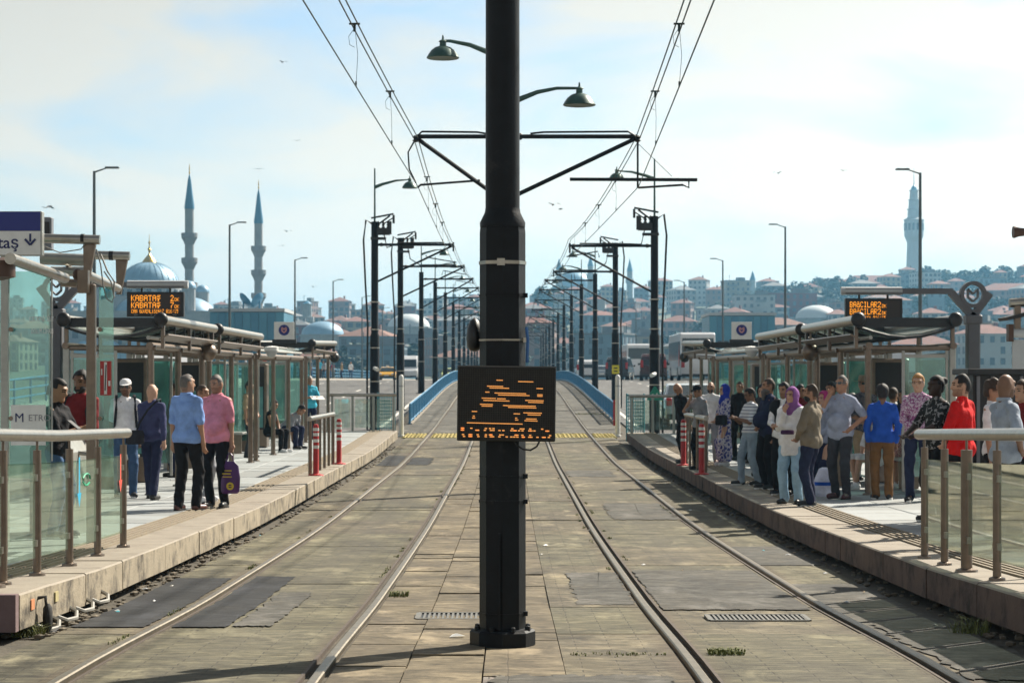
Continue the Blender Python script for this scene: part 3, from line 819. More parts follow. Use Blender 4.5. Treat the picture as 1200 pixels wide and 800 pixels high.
mb = MB(); mb.path([(-.42, 0, 5.55), (-1.48, 0, 5.47), (-1.53, 0, 5.42)], .02, 6); mb.path([(-1.56, 0, 6.3), (-1.70, 0, 6.05), (-1.68, 0, 5.75), (-1.56, 0, 5.5)], .016, 6); mb.build('steady_arm', mastm, cm)
mb = MB(); mb.tube((1.18, 0, 5.57), (3.45, 0, 5.56), .032, n=8); mb.path([(3.3, 0, 5.56), (3.3, 0, 5.42), (3.2, 0, 5.47), (2.4, 0, 5.42)], .02, 6); mb.tube((2.39, 0, 6.3), (2.39, 0, 5.42), .02, n=6)
mb.path([(2.40, 0, 6.2), (3.0, 0, 5.62)], .006, 4); mb.build('pull_off_arm', mastm, cm)
for xt, zt in ((-1.08, 8.0), (1.35, 7.16)):
    la = thing_part('lamp', cm, (0, 0, zt))
    s_ = 1 if xt > 0 else -1
    mb = MB(); mb.path([(0, 0, -.30), (s_ * .3, 0, -.16), (s_ * .6, 0, -.04), (s_ * .95, 0, .03), (xt, 0, .03)], [.05, .05, .04, .03, .025], 8); mb.build('lamp_arm', greenm, la)
    mb = MB(); lamp_shade(mb, (xt, 0, -.04), .285); mb.build('lamp_shade', greenm, la, True)

# ------------------------------------------------------------------ overhead wires
def span(pts, sag, n=8):
    out = []
    for (a, b) in zip(pts[:-1], pts[1:]):
        for i in range(n):
            t_ = i / n
            out.append((a[0] + (b[0] - a[0]) * t_, a[1] + (b[1] - a[1]) * t_, a[2] + (b[2] - a[2]) * t_ - sag * 4 * t_ * (1 - t_) * min(1, abs(b[1] - a[1]) / 30)))
    return out + [pts[-1]]
wirem = mat('copper_wire', (.03, .045, .042), .5, .5, 0)
for sx, masts, cn, mn, side in ((-1, LM, -1.63, -1.665, 'Kabataş'), (1, RM, 2.30, 2.285, 'Bağcılar')):
    near = -2.35 if sx < 0 else 1.35
    cpts = [(near, -6, 5.75)] + [(cn, YM, 5.44)] + [(sx * 1.84 + (.15 if k % 2 else -.15) * (k > 0), y, T(y) + 5.5) for k, (y, h, g) in enumerate(masts)]
    mpts = [(near + .03, -6, 6.75)] + [(mn, YM, 6.30)] + [(sx * 1.84, y, T(y) + {0: 6.05}.get(k, 5.82)) for k, (y, h, g) in enumerate(masts)]
    cw = thing('contact_wire', 'thin contact wire hung above the rails of the %s platform track' % side, 'wire', (0, 0, 0))
    cc = span(cpts, .03); mb = MB(); mb.path(cc, .0085, 5, cap=False); mb.build('wire', wirem, cw)
    ms = span(mpts, .22)
    for q in (0, 1):
        w_ = thing('messenger_wire', '%s of the twin carrier wires above the %s platform track' % (('inner' if q == (sx < 0) else 'outer'), side), 'wire', (0, 0, 0))
        mb = MB(); mb.path([(x + (q - .5) * .075, y, z) for x, y, z in ms], .0095, 5, cap=False); mb.build('wire', wirem, w_)
    def on(pts, y):
        for a, b in zip(pts[:-1], pts[1:]):
            if a[1] <= y <= b[1]:
                t_ = (y - a[1]) / (b[1] - a[1]); return Vector([a[i] + (b[i] - a[i]) * t_ for i in range(3)])
    for y in [14, 19.5, 25.5, 31.5, 44, 50, 56, 62, 78, 96, 101, 117, 137]:
        a, b = on(ms, y), on(cc, y)
        mb = MB(); mb.path([a, (a + b) / 2 + Vector((.03 if y < 30 else .01, 0, 0)), b], .004, 4)
        if y < 60:
            mb.box((a.x, a.y, a.z), (.13, .03, .02)); mb.box((a.x, a.y, a.z - .05), (.03, .02, .09)); mb.box((b.x, b.y, b.z + .03), (.02, .02, .06))
            mb.path([(a.x, a.y, a.z - .05), (a.x - .07, a.y, a.z - .15), (a.x - .06, a.y, a.z - .25), (a.x, a.y, a.z - .28)], .004, 4)
        mb.build('dropper', wirem, cw)

# ------------------------------------------------------------------ street lamps on the outer pavements
def street_lamp(sx, y, label):
    t = thing('street_lamp', label, 'street lamp', (sx * 18.1, y, T(y) + .17), 0, 'tall street lamps along the bridge pavements')
    mb = MB(); mb.lathe([(.17, 0), (.15, .6), (.10, 1.2), (.06, 10.0)], n=10); mb.build('pole', mat('lamp_pole', (.10, .12, .125), .5, .5, .1), t, True)
    mb = MB(); mb.tube((0, 0, 9.95), (-sx * .5, 0, 10.12), .04, .03, 8); mb.build('arm', MATS['lamp_pole'], t)
    mb = MB(); mb.box((-sx * .78, 0, 10.15), (.6, .26, .08), ch=.03); mb.build('lamp_head', MATS['lamp_pole'], t)
for k, y in enumerate([93, 138, 180, 219, 262, 304]):
    street_lamp(-1, y, 'tall single arm street lamp on the pavement on the mosque side of the bridge')
for k, y in enumerate([94, 140, 181, 221, 263, 305]):
    street_lamp(1, y, 'tall single arm street lamp on the pavement on the stone tower side of the bridge')

# ------------------------------------------------------------------ bridge fences
for sx, y0, nm in ((-1, 75, 'on the side of the oncoming taxi'), (1, 75, 'on the side of the parked coach')):
    t = thing('bridge_fence', 'low blue picket fence beside the tracks ' + nm, 'fence', (sx * (3.75 if sx > 0 else 3.5), y0, 0))
    kb = sheet('kerb', -.09, .09, yr(0, 150, 4), lambda y: T(y + y0) + .03, copem, t, thick=.18)
    for k in range(60):
        ya, yb = k * 2.5, k * 2.5 + 2.5
        za, zb = T(y0 + ya), T(y0 + yb)
        mb = MB(); mb.box((0, ya, za + .36), (.07, .07, .72)); mb.build('post', bluefence, t)
        for zz, nm2 in ((.70, 'top_rail'), (.10, 'bottom_rail')):
            mb = MB(); mb.path([(0, ya + .036, za + zz), (0, yb - .036, zb + zz)], .035, 6); mb.build(nm2, bluefence, t)
        mb = MB()
        for i in range(1, 20):
            f = i / 20
            z = za + (zb - za) * f
            mb.box((0, ya + 2.5 * f, z + .40), (.02, .03, .60))
        mb.build('pickets', bluefence, t)['kind'] = 'stuff'

# ------------------------------------------------------------------ platform furniture
def balustrade(sx, xx, posts, thick, y_hi, y_lo, label):
    t = thing('glass_balustrade', label, 'balustrade', (sx * xx, posts[0], P(posts[0])))
    z0 = P(posts[0])
    def Z(y): return P(y) - z0
    for k, y in enumerate(posts):
        mb = MB(); r_ = .046 if k == thick else .032
        mb.lathe([(r_ * 2, 0), (r_ * 1.9, .02), (r_, .03), (r_, .96)], (0, y - posts[0], Z(y)), 14); mb.tube((0, y - posts[0], Z(y) + .95), (0, y - posts[0], Z(y) + 1.04), .010)
        mb.build('post', bronze, t, True)
    mb = MB(); mb.path([(0, y_lo - posts[0], Z(y_lo) + 1.07), (0, (y_lo + y_hi) / 2 - posts[0], Z((y_lo + y_hi) / 2) + 1.07), (0, y_hi - posts[0], Z(y_hi) + 1.07)], .047, 16); mb.build('handrail', steel, t, True)
    ps = sorted(posts)
    panes = []
    for a, b in zip(ps[:-1], ps[1:]):
        mb = MB(); mb.add([(.0, a + .07 - posts[0], Z(a) + .14), (.0, b - .07 - posts[0], Z(b) + .14), (0, b - .07 - posts[0], Z(b) + .86), (0, a + .07 - posts[0], Z(a) + .86)], [(0, 1, 2, 3)])
        mb.add([(.008, a + .07 - posts[0], Z(a) + .86), (.008, b - .07 - posts[0], Z(b) + .86), (-.008, b - .07 - posts[0], Z(b) + .86), (-.008, a + .07 - posts[0], Z(a) + .86)], [(0, 1, 2, 3)])
        panes.append(mb.build('glass_pane', g_green, t))
        for zz in (.25, .75):
            for yy in (a + .06, b - .06):
                mb = MB(); mb.box((0, yy - posts[0], Z(yy) + zz), (.03, .05, .05)); mb.build('clip', steel, t)
    return t, Z
bl, ZL = balustrade(-1, 3.62, [20.0, 18.75, 17.55, 16.35, 15.25, 14.95], 5, 20.2, 13.9, 'glass balustrade with steel handrail and red and blue arrows at the near platform end')
br_, ZR = balustrade(1, 3.60, [18.5, 17.65, 16.8, 15.75, 14.6, 13.4, 12.2, 11.0], 2, 18.75, 10.6, 'glass balustrade with steel handrail in front of the man in the red shirt')
def arrow(parent, y, z0, z1, m, x=.012):
    wd = .05
    mb = MB(); mb.add([(x, y - wd / 2, z0 + .12), (x, y + wd / 2, z0 + .12), (x, y + wd / 2, z1), (x, y - wd / 2, z1), (x, y - wd * 1.6, z0 + .12), (x, y + wd * 1.6, z0 + .12), (x, y, z0)], [(0, 1, 2, 3), (6, 5, 4)])
    mb.build('arrow_sticker', m, parent)
arrow(bl, 17.9 - 20.0, .50, .92, mat('cyan_sticker', (.02, .36, .58), .5, 0, 0))
arrow(bl, 19.8 - 20.0, .52, .88, mat('red_sticker', (.70, .08, .05), .5, 0, 0))
mb = MB(); mb.path([(.012, 18.2 - 20 + .16 * math.cos(a), .72 + .05 * math.sin(a)) for a in [i * .7 for i in range(9)]], .008, 5); mb.build('green_sticker', mat('green_sticker', (.02, .35, .18), .5, 0, 0), bl)
# white scrawls on the right panes
for yy in (18.1, 17.25):
    mb = MB()
    for i in range(16):
        mb.add([(-.012, yy - .05 * (1 - abs(i - 9) / 9), .33 + i * .022), (-.012, yy + .05 * (1 - abs(i - 9) / 9), .33 + i * .022), (-.012, yy + .04, .343 + i * .022), (-.012, yy - .04, .343 + i * .022)], [(0, 1, 2, 3)])
    mb.build('white_sticker', mat('white_sticker', (.7, .72, .68), .6, 0, .2, 40), br_)
# lower hand rail behind the right balustrade
t = thing('hand_rail', 'short steel hand rail behind the balustrade by the man in grey polo', 'railing', (4.1, 16.2, P(16.2)))
mb = MB(); mb.path([(-.12, 0, .86), (-.06, 0, .95), (0, 0, .98), (1.3, 0, .98)], .035, 10); mb.build('rail', steel, t, True)
for xx in (.02, .65, 1.25):
    mb = MB(); mb.tube((xx, 0, 0), (xx, 0, .95), .025); mb.build('post', bronze, t)

def barrier(sx, xx, y0, y1, label):
    t = thing('barrier', label, 'barrier', (sx * xx, y0, P(y0)))
    for k in range(6):
        y = y0 + (y1 - y0) * k / 5
        mb = MB(); mb.tube((0, y - y0, P(y) - P(y0)), (0, y - y0, P(y) - P(y0) + .98), .035 if k in (0, 5) else .028, n=10); mb.build('post', bronze, t, True)
    mb = MB(); mb.path([(0, -.15, 1.0), (0, (y1 - y0) / 2, P((y0 + y1) / 2) - P(y0) + 1.0), (0, y1 - y0 + .1, P(y1) - P(y0) + 1.0)], .045, 12); mb.build('handrail', steel, t, True)
def bollard(x, y, label):
    t = thing('flexible_bollard', label, 'bollard', (x, y, P(y)))
    mb = MB(); mb.lathe([(.14, 0), (.13, .02), (.06, .035), (.052, .05), (.05, .86), (.04, .90), (.02, .91)], n=14); mb.build('tube', redm, t, True)
    for z in (.48, .59, .70, .79):
        mb = MB(); mb.lathe([(.0525, z), (.0525, z + .055)], n=14); mb.build('white_band', whitem, t, True)
barrier(-1, 3.55, 38.0, 42.9, 'steel post barrier between two red bollards on the Kabataş platform')
barrier(1, 3.53, 38.4, 42.6, 'steel post barrier between two red bollards in front of the man phoning')
bollard(-3.42, 37.7, 'red bollard with white bands at the near end of the Kabataş platform barrier')
bollard(-3.42, 42.8, 'red bollard with white bands at the far end of the Kabataş platform barrier')
bollard(3.44, 38.2, 'red bollard with white bands at the near end of the Bağcılar platform barrier')
bollard(3.44, 42.2, 'red bollard with white bands at the far end of the Bağcılar platform barrier')

def end_rail(sx, y, xa, xb, label):
    t = thing('end_railing', label, 'railing', (sx * xa, y, P(y)))
    n = 3
    for k in range(n + 1):
        x = sx * (xb - xa) * k / n
        mb = MB(); mb.tube((x, 0, 0), (x, 0, 1.02), .04, n=10); mb.build('post', alu, t, True)
    mb = MB(); mb.tube((-sx * .08, 0, 1.06), (sx * (xb - xa + .1), 0, 1.06), .045, n=10); mb.build('handrail', steel, t, True)
    for k in range(n):
        xa_, xb_ = sorted((sx * (xb - xa) * k / n, sx * (xb - xa) * (k + 1) / n))
        mb = MB(); mb.box(((xa_ + xb_) / 2, 0, .52), (xb_ - xa_ - .14, .012, .84)); mb.build('glass_pane', g_clear, t)
end_rail(-1, 62.6, 3.4, 5.2, 'steel and glass railing closing the far end of the Kabataş platform')
end_rail(1, 61.0, 3.5, 5.3, 'steel and glass railing closing the far end of the Bağcılar platform')
for sx, y, lab in ((-1, 63.6, 'teal wire mesh panel beside the left white post'), (1, 62.2, 'teal wire mesh panel beside the right white post')):
    t = thing('mesh_panel', lab, 'fence panel', (sx * 3.42, y, T(y) + .02), R(-18 * sx))
    mb = MB()
    for zz in (.05, 1.35): mb.box((sx * .26, 0, zz), (.54, .04, .05))
    for xx in (0, .52): mb.box((sx * xx, 0, .7), (.04, .04, 1.4))
    mb.build('frame', tealm, t)
    mb = MB()
    for i in range(1, 10): mb.box((sx * .052 * i, 0, .7), (.020, .014, 1.26))
    for i in range(1, 13): mb.box((sx * .26, .015, .05 + .1 * i), (.5, .014, .022))
    mb.build('mesh', tealm, t)['kind'] = 'stuff'
    t = thing('white_post', 'plain white round-topped post at the %s' % ('left fence start' if sx < 0 else 'right fence start with red marker'), 'post', (sx * 3.36, 66.2, T(66.2) - .02))
    mb = MB(); mb.lathe([(.10, 0), (.10, .05), (.075, .06), (.075, 1.84), (.06, 1.90), (.02, 1.93)], n=14); mb.build('shaft', whitem, t, True)
    mb = MB(); mb.lathe([(.077, 1.55), (.077, 1.60)], n=14); mb.build('ring', lgrey, t)
t = thing('marker_board', 'small red and white marker board at the start of the right blue fence', 'marker', (3.55, 71, T(71)))
mb = MB(); mb.box((0, 0, .55), (.20, .03, .85)); mb.build('board', redm, t)
mb = MB()
for zz in (.38, .62): mb.box((0, -.018, zz), (.06, .004, .22))
mb.build('white_stripe', whitem, t)
mb = MB(); mb.tube((0, .03, 0), (0, .03, .9), .03); mb.build('post', greym, t)
# ------------------------------------------------------------------ M posts with passenger displays
def ring_m(mb, c, r0, r1, y0, y1, n=28):
    rs = []
    for k in range(n):
        a = 2 * math.pi * k / n
        ca, sa = math.cos(a), math.sin(a)
        rs.append([(c[0] + r0 * ca, y0, c[1] + r0 * sa), (c[0] + r1 * ca, y0, c[1] + r1 * sa), (c[0] + r1 * ca, y1, c[1] + r1 * sa), (c[0] + r0 * ca, y1, c[1] + r0 * sa)])
    mb.rings(rs, closed=True)
def bar2(mb, a, b, wd, y0, y1):
    d = Vector((b[0] - a[0], b[1] - a[1])); n = Vector((-d.y, d.x)).normalized() * wd / 2
    mb.prism([(a[0] - n.x, a[1] - n.y), (b[0] - n.x, b[1] - n.y), (b[0] + n.x, b[1] + n.y), (a[0] + n.x, a[1] + n.y)], y0, y1)
def m_logo(mb, c, s, y0, y1, wd):
    for a, b in (((-.5, -.25), (-.5, .55)), ((-.5, .55), (0, .05)), ((0, .05), (.5, .55)), ((.5, .55), (.5, -.25)), ((-.5, -.25), (0, -.7)), ((0, -.7), (.5, -.25))):
        bar2(mb, (c[0] + a[0] * s, c[1] + a[1] * s), (c[0] + b[0] * s, c[1] + b[1] * s), wd, y0, y1)
mgrey = mat('post_grey', (.125, .125, .135), .55, .1, .12, 4)
def m_post(sx, Y, px_post, zoff, dx0, dx1, lines, label, dlabel):
    X = wx(px_post, Y); p = P(Y)
    t = thing('m_post', label, 'sign post', (X, Y, p))
    zr = 3.32 + zoff - p
    mb = MB(); mb.box((0, 0, (zr - .36) / 2), (.20, .20, zr - .36), ch=.02); mb.box((0, 0, zr - .39), (.25, .25, .14), ch=.015); mb.build('post', mgrey, t)
    mb = MB()
    bar2(mb, (0, zr - .34), (-sx * .34, zr + .03), .11, -.06, .06); bar2(mb, (0, zr - .34), (sx * .26, zr + .02), .11, -.06, .06)
    xe = (dx0 if sx > 0 else dx1)
    bar2(mb, (-sx * .31, zr + .05), (xe - X, zr + .05), .085, -.055, .055)
    mb.build('arm', mgrey, t)
    xm = (dx1 if sx > 0 else dx0)
    mb = MB(); mb.tube((xe - sx * .06 - X, 0, zr + .055), (xm - X, 0, zr + .055), .062, n=14); mb.build('sleeve', lgrey, t, True)
    mb = MB(); ring_m(mb, (0, zr), .15, .205, -.07, .07); m_logo(mb, (0, zr), .155, -.05, .05, .022); mb.prism([(-.05, zr - .235), (0, zr - .28), (.05, zr - .235)], -.075, -.065); mb.build('m_emblem', mgrey, t)
    for xx in (.25, .75):
        mb = MB(); q = dx0 + (dx1 - dx0) * xx - X; mb.tube((q, 0, zr - .07), (q, 0, zr + .02), .018); mb.build('hanger', blackm, t)
    d = thing('passenger_display', dlabel, 'display', ((dx0 + dx1) / 2, Y, p + zr - .255))
    w_ = dx1 - dx0
    mb = MB(); mb.box((0, 0, 0), (w_, .12, .385), ch=.008); mb.build('case', blackm, d)
    mb = MB(); mb.box((.02, -.0615, .03), (w_ * .86, .002, .26)); mb.build('screen', mat('led_screen', (.028, .018, .014), .35, 0, 0), d)
    mb = MB()
    for s_, x, z, ph, bo, sq in lines: led_text(mb, s_, x, z, ph, bo, sq)
    mb.v = [(a, -.0645, c) for a, b, c in mb.v]
    mb.build('led_lettering', amber, d)['kind'] = 'stuff'
    mb = MB()
    for q in (-.30, -.06, .0, .06, .30): mb.box((q, -.0615, -.160), (.06 if abs(q) > .1 else .025, .002, .016))
    mb.build('maker_marks', mat('dim_marks', (.16, .16, .16), .5, 0, 0), d)
    return t
m_post(1, 33, 1140, 0, 5.19, 6.07, [('BAĞCILAR', -.37, .135, .0128, 1, .70), ('2', .06, .135, .0128, 1, .8), ('DK', .125, .098, .0075, 1, .8), ('BAĞCILAR', -.37, .027, .0128, 1, .70), ('2', .06, .027, .0128, 1, .8), ('DK', .125, -.010, .0075, 1, .8), ('RI ÇİZGİYİ 016:15', -.37, -.080, .0085, 1, .64)],
       'grey post with ringed letter M and long arm above the crowd on the right', 'amber display reading BAĞCILAR hung from the grey M post arm')
m_post(-1, 33, 66, .10, -5.91, -5.03, [('KABATAŞ', -.365, .135, .0128, 1, .86), ('2', .24, .135, .0128, 1, .8), ('DK', .305, .098, .0075, 1, .8), ('KABATAŞ', -.365, .027, .0128, 1, .86), ('7', .24, .027, .0128, 1, .8), ('DK', .305, -.010, .0075, 1, .8), ('CAN GÜVENLİĞİNİZ 016:15', -.365, -.080, .0085, 1, .62)],
       'grey post with ringed letter M behind the gate glass on the left', 'amber display reading KABATAŞ in front of the mosque dome')

# ------------------------------------------------------------------ shelters
def shelter(sx, y0, y1, label, roof=True, cab=None, lime=None, seed=1):
    rr = random.Random(seed)
    p = P(y0)
    t = thing('tram_shelter', label, 'shelter', (sx * 5.1, y0, p))
    L = y1 - y0
    back = sx * 1.42
    sl = (P(y1) - P(y0)) / L
    def Z(y): return sl * y
    bz = 2.16
    n = max(2, round(L / 3.1))
    for k in range(n + 1):
        y = .1 + (L - .2) * k / n
        mb = MB(); mb.tube((sx * .18, y, Z(y)), (sx * .18, y, Z(y) + bz), .05, n=10); mb.lathe([(.09, 0), (.085, .02), (.05, .03)], (sx * .18, y, Z(y)), 10); mb.build('post', bronze, t, True)
        mb = MB(); mb.box((back, y, Z(y) + bz / 2), (.09, .09, bz), ch=.01); mb.build('rear_post', alu, t)
        mb = MB(); mb.tube((sx * .10, y, Z(y) + bz + .0), (back, y, Z(y) + bz), .04, n=8); mb.build('cross_beam', bronze, t)
    mb = MB(); mb.path([(sx * .18, 0, bz + .03), (sx * .18, L, Z(L) + bz + .03)], .055, 10); mb.build('front_beam', bronze, t, True)
    mb = MB(); mb.path([(sx * .20, 0, bz + .15), (sx * .20, L, Z(L) + bz + .15)], .03, 8); mb.build('upper_rail', alu, t, True)
    mb = MB(); mb.path([(back, 0, bz + .03), (back, L, Z(L) + bz + .03)], .05, 10); mb.build('rear_beam', bronze, t, True)
    if roof:
        for xx in (0, back):
            mb = MB(); mb.path([(xx, -.1, 2.57), (xx, L + .1, Z(L) + 2.57)], .075, 14); mb.build('eave_tube', steel, t, True)
            mb = MB(); mb.ell((xx, -.12, 2.57), (.11, .07, .11), 12, 8); mb.build('end_cap', blackm, t, True)
            for y in (0.1, L / 2, L - .1):
                mb = MB(); mb.box((xx, y, Z(y) + 2.36), (.05, .08, .42)); mb.build('bracket', bronze, t)
        # arched glazed roof sagging between the eaves, on dark ribs
        m_ = 6
        xs = [back * i / m_ for i in range(m_ + 1)]
        zz = [2.50 - .16 * math.sin(math.pi * i / m_) for i in range(m_ + 1)]
        for k in range(3):
            ya, yb = L * k / 3 + .02, L * (k + 1) / 3 - .02
            mb = MB(); q = len(xs)
            mb.add([(x, y, Z(y) + z) for y in (ya, yb) for x, z in zip(xs, zz)] + [(x, y, Z(y) + z + .015) for y in (ya, yb) for x, z in zip(xs, zz)],
                   [(i + 1, i, q + i, q + i + 1) for i in range(q - 1)] + [(2 * q + i, 2 * q + i + 1, 3 * q + i + 1, 3 * q + i) for i in range(q - 1)])
            mb.build('roof_pane', g_roof, t, True)
        for k in range(5):
            y = L * k / 4
            mb = MB(); mb.path([(x, y, Z(y) + z - .03) for x, z in zip(xs, zz)], .025, 6); mb.build('roof_rib', darkm, t)
        mb = MB(); mb.prism([(sx * .04, 2.46), (back - sx * .04, 2.46), (back - sx * .04, 2.60), (sx * .04, 2.60)], -.06, -.02); mb.build('fascia', darkm, t)
        mb = MB(); mb.prism([(sx * .04, 2.44 + Z(L)), (back - sx * .04, 2.44 + Z(L)), (back - sx * .04, 2.6 + Z(L)), (sx * .04, 2.6 + Z(L))], L + .02, L + .06); mb.build('fascia', darkm, t)
        # sloping sunshade under the front eave with little struts
        mb = MB(); mb.box((-sx * .02, L / 2, (Z(L) / 2) + 2.32), (.16, L - .1, .02), M=Matrix.Rotation(sx * .5, 3, 'Y')); mb.build('sunshade', bronze, t)
        for k in range(6):
            y = .2 + (L - .4) * k / 5
            mb = MB(); mb.tube((0, y, Z(y) + 2.33), (0, y, Z(y) + 2.52), .012, n=6); mb.build('shade_strut', blackm, t)
    for k in range(n):
        ya, yb = .1 + (L - .2) * k / n + .07, .1 + (L - .2) * (k + 1) / n - .07
        if cab == k:
            continue
        mb = MB(); mb.box((back, (ya + yb) / 2, Z((ya + yb) / 2) + 1.14), (.012, yb - ya, 1.72)); mb.build('glass_pane', g_teal, t)
        mb = MB(); mb.box((back, (ya + yb) / 2, Z((ya + yb) / 2) + 2.06), (.05, yb - ya, .06)); mb.build('pane_frame', alu, t)
    # glazed wings across the ends of the bay
    for y in ((0.12, L - .12) if roof else (L * .5,)):
        mb = MB(); mb.box((sx * 1.02, y, Z(y) + 1.14), (.66, .012, 1.75)); mb.build('glass_wing', g_teal, t)
        mb = MB()
        for xx in (.70, 1.34): mb.box((sx * xx, y, Z(y) + 1.1), (.04, .04, 2.1))
        mb.box((sx * 1.02, y, Z(y) + 2.04), (.60, .035, .05)); mb.build('wing_frame', alu, t)
    if cab is not None:
        y = L * (cab + .5) / n
        c = thing_part('ticket_cabinet', t, (back - sx * .25, y, Z(y)))
        mb = MB(); mb.box((0, 0, 1.02), (.62, .5, 2.04), ch=.02); mb.build('casing', bronze, c)
        mb = MB(); mb.box((0, -.252, 1.20), (.50, .012, 1.55)); mb.build('dark_panel', blackm, c)
        mb = MB(); mb.box((0, -.260, .98), (.44, .006, 1.0)); mb.build('screen', mat('cab_screen', (.10, .26, .25), .25, 0, .25, 3), c)
    if lime is not None:
        mb = MB(); mb.box((sx * 1.0, L * lime, 1.55 + Z(L * lime)), (.42, .04, .62)); mb.build('lime_poster', mat('lime', (.42, .55, .05), .5, 0, .1, 3), t)
    for y in (L * .45,):
        b = thing_part('bench', t, (back - sx * .32, y, Z(y)))
        mb = MB(); mb.box((0, 0, .46), (.42, 1.7, .05), ch=.015); mb.build('bench_seat', alu, b)
        for yy in (-.6, .6):
            mb = MB(); mb.box((0, yy, .22), (.30, .05, .44)); mb.build('bench_leg', bronze, b)
    return t
names = {-1: 'Kabataş', 1: 'Bağcılar'}
for sx in (-1, 1):
    nm = names[sx]
    shelter(sx, 31.3, 36.7, 'glazed tram shelter with steel eave tubes beneath the %s display' % nm, True, 1, .75, 3 + sx)
    shelter(sx, 37.4, 43.6, 'middle glazed tram shelter on the %s platform' % nm, True, 1, None, 5 + sx)
    shelter(sx, 44.3, 54.3, 'roofless glazed screen bay between two shelters on the %s platform' % nm, False, 2, None, 7 + sx)
    shelter(sx, 55.2, 62.2, 'farthest glazed tram shelter at the end of the %s platform' % nm, True, None, None, 9 + sx)
    # square M sign on the far roof
    Y = 55.0
    t = thing('roof_sign', 'white square sign with round M emblem above the far %s shelter' % nm, 'sign', (wx(333 if sx < 0 else 869, Y), Y, P(Y) + 2.58))
    mb = MB(); mb.box((0, 0, .31), (.52, .04, .46), ch=.008); mb.build('panel', whitem, t)
    mb = MB(); ring_m(mb, (0, .33), .002, .14, -.028, -.021); mb.build('emblem', navysign, t)
    mb = MB(); m_logo(mb, (0, .34), .11, -.034, -.029, .035); mb.build('m_letter', mat('m_red', (.62, .30, .30), .5, 0, 0), t)
    mb = MB(); mb.box((0, .03, .04), (.62, .10, .10)); mb.build('base', darkm, t)
    for Y in (36.4, 62.6):
        p = P(Y)
        t = thing('loudspeaker', 'round dark loudspeaker under the eave of the %s %s shelter' % ('nearest' if Y < 40 else 'farthest', nm), 'speaker', (sx * 5.14, Y, p + 2.16))
        mb = MB(); mb.lathe_s([(.05, -1), (.6, -.8), (.95, -.2), (1, .1), (.8, .6), (.4, .9), (.05, 1)], (0, 0, 0), (.155, .155, .155), 14); mb.build('shell', blackm if Y > 40 else bronze, t, True)
        mb = MB(); mb.tube((0, 0, .1), (0, 0, .34), .02); mb.build('bracket', bronze, t)
    t = thing('dome_camera', 'white dome camera on the roofless bay of the %s platform' % nm, 'camera', (wx(318 if sx < 0 else 881, 45), 45, P(45) + 2.30))
    mb = MB(); mb.lathe_s([(.05, -1), (.6, -.8), (.95, -.25), (1, 0)], (0, 0, 0), (.13, .13, .14), 14); mb.build('dome', lgrey, t, True)
    mb = MB(); mb.lathe([(.15, 0), (.15, .08), (.05, .10)], n=14); mb.tube((0, 0, .09), (-sx * .3, .2, .05), .02); mb.build('mount', whitem, t, True)

# ------------------------------------------------------------------ near left gate
YG = 20.6
t = thing('station_gate', 'steel portal with tubes and glass beside the blue destination sign', 'gate', (-4.0, YG, P(YG)))
def gl(px, py, y=YG): return (wx(px, y) + 4.0, y - YG, wz(py, y) - P(YG))
def gpart(nm, m, *paths, smooth=True):
    mb = MB()
    for pts, r_ in paths: mb.path(pts, r_, 14)
    return mb.build(nm, m, t, smooth)
mb = MB(); a = gl(107, 333); mb.box((a[0], a[1], a[2] / 2), (.085, .085, a[2]), ch=.01); mb.build('post', bronze, t)
gpart('top_tube', steel, ([gl(35, 279), gl(117, 281)], .046))
gpart('top_tube', steel, ([gl(112, 299, 24), gl(152, 300, 24)], .05))
gpart('black_collar', blackm, ([gl(95, 280), gl(99, 280)], .049))
gpart('black_collar', blackm, ([gl(128, 299.5, 24), gl(133, 299.5, 24)], .053))
for x0, x1, y0_, y1_, yy in ((98, 113, 283, 334, YG + .05), (136, 150, 303, 345, 24.05)):
    A, B, C, D = gl(x0, y0_, yy), gl(x1, y0_, yy), gl(x0 + 6, y1_, yy), gl(x0 + 1, y1_, yy)
    mb = MB(); mb.prism([(D[0], D[2]), (C[0], C[2]), (B[0], B[2]), (A[0], A[2])], yy - YG - .03, yy - YG + .03); mb.build('bracket_plate', bronze, t)
gpart('eave_tube', steel, ([gl(12, 303, 18.2), gl(76, 326, 21)], .05))
gpart('eave_tube', steel, ([gl(102, 322, 20.8), gl(138, 338, 23.5)], .045))
gpart('roof_beam', alu, ([gl(48, 303, 20.9), gl(104, 305, 20.9)], .06))
gpart('roof_beam', alu, ([gl(60, 318, 21.6), gl(104, 318, 21.6)], .05))
gpart('roof_beam', bronze, ([gl(72, 331, 22.5), gl(108, 333, 22.5)], .045), ([gl(70, 302, 21), gl(100, 330, 23)], .02), ([gl(85, 300, 21), gl(70, 330, 23)], .02))
mb = MB(); mb.box(gl(98, 330, 20.5), (.10, .10, .22)); mb.build('junction_box', bronze, t)
mb = MB(); mb.ell(gl(91, 322), (.05, .05, .06)); mb.ell(gl(95, 336), (.045, .045, .045)); mb.build('gate_lamp', mat('brass_brown', (.09, .05, .035), .5, .3), t, True)
mb = MB(); mb.path([gl(113, 292), gl(118, 310), gl(121, 335), gl(125, 350), gl(131, 354), gl(134, 348), gl(130, 330), gl(122, 318)], .007, 5); mb.path([gl(118, 298), gl(126, 318), gl(134, 330), gl(133, 345)], .009, 5)
mb.path([gl(50, 288), gl(70, 296), gl(95, 292), gl(100, 285)], .006, 5); mb.build('loose_cables', mat('cable_grey', (.25, .24, .22), .6), t)
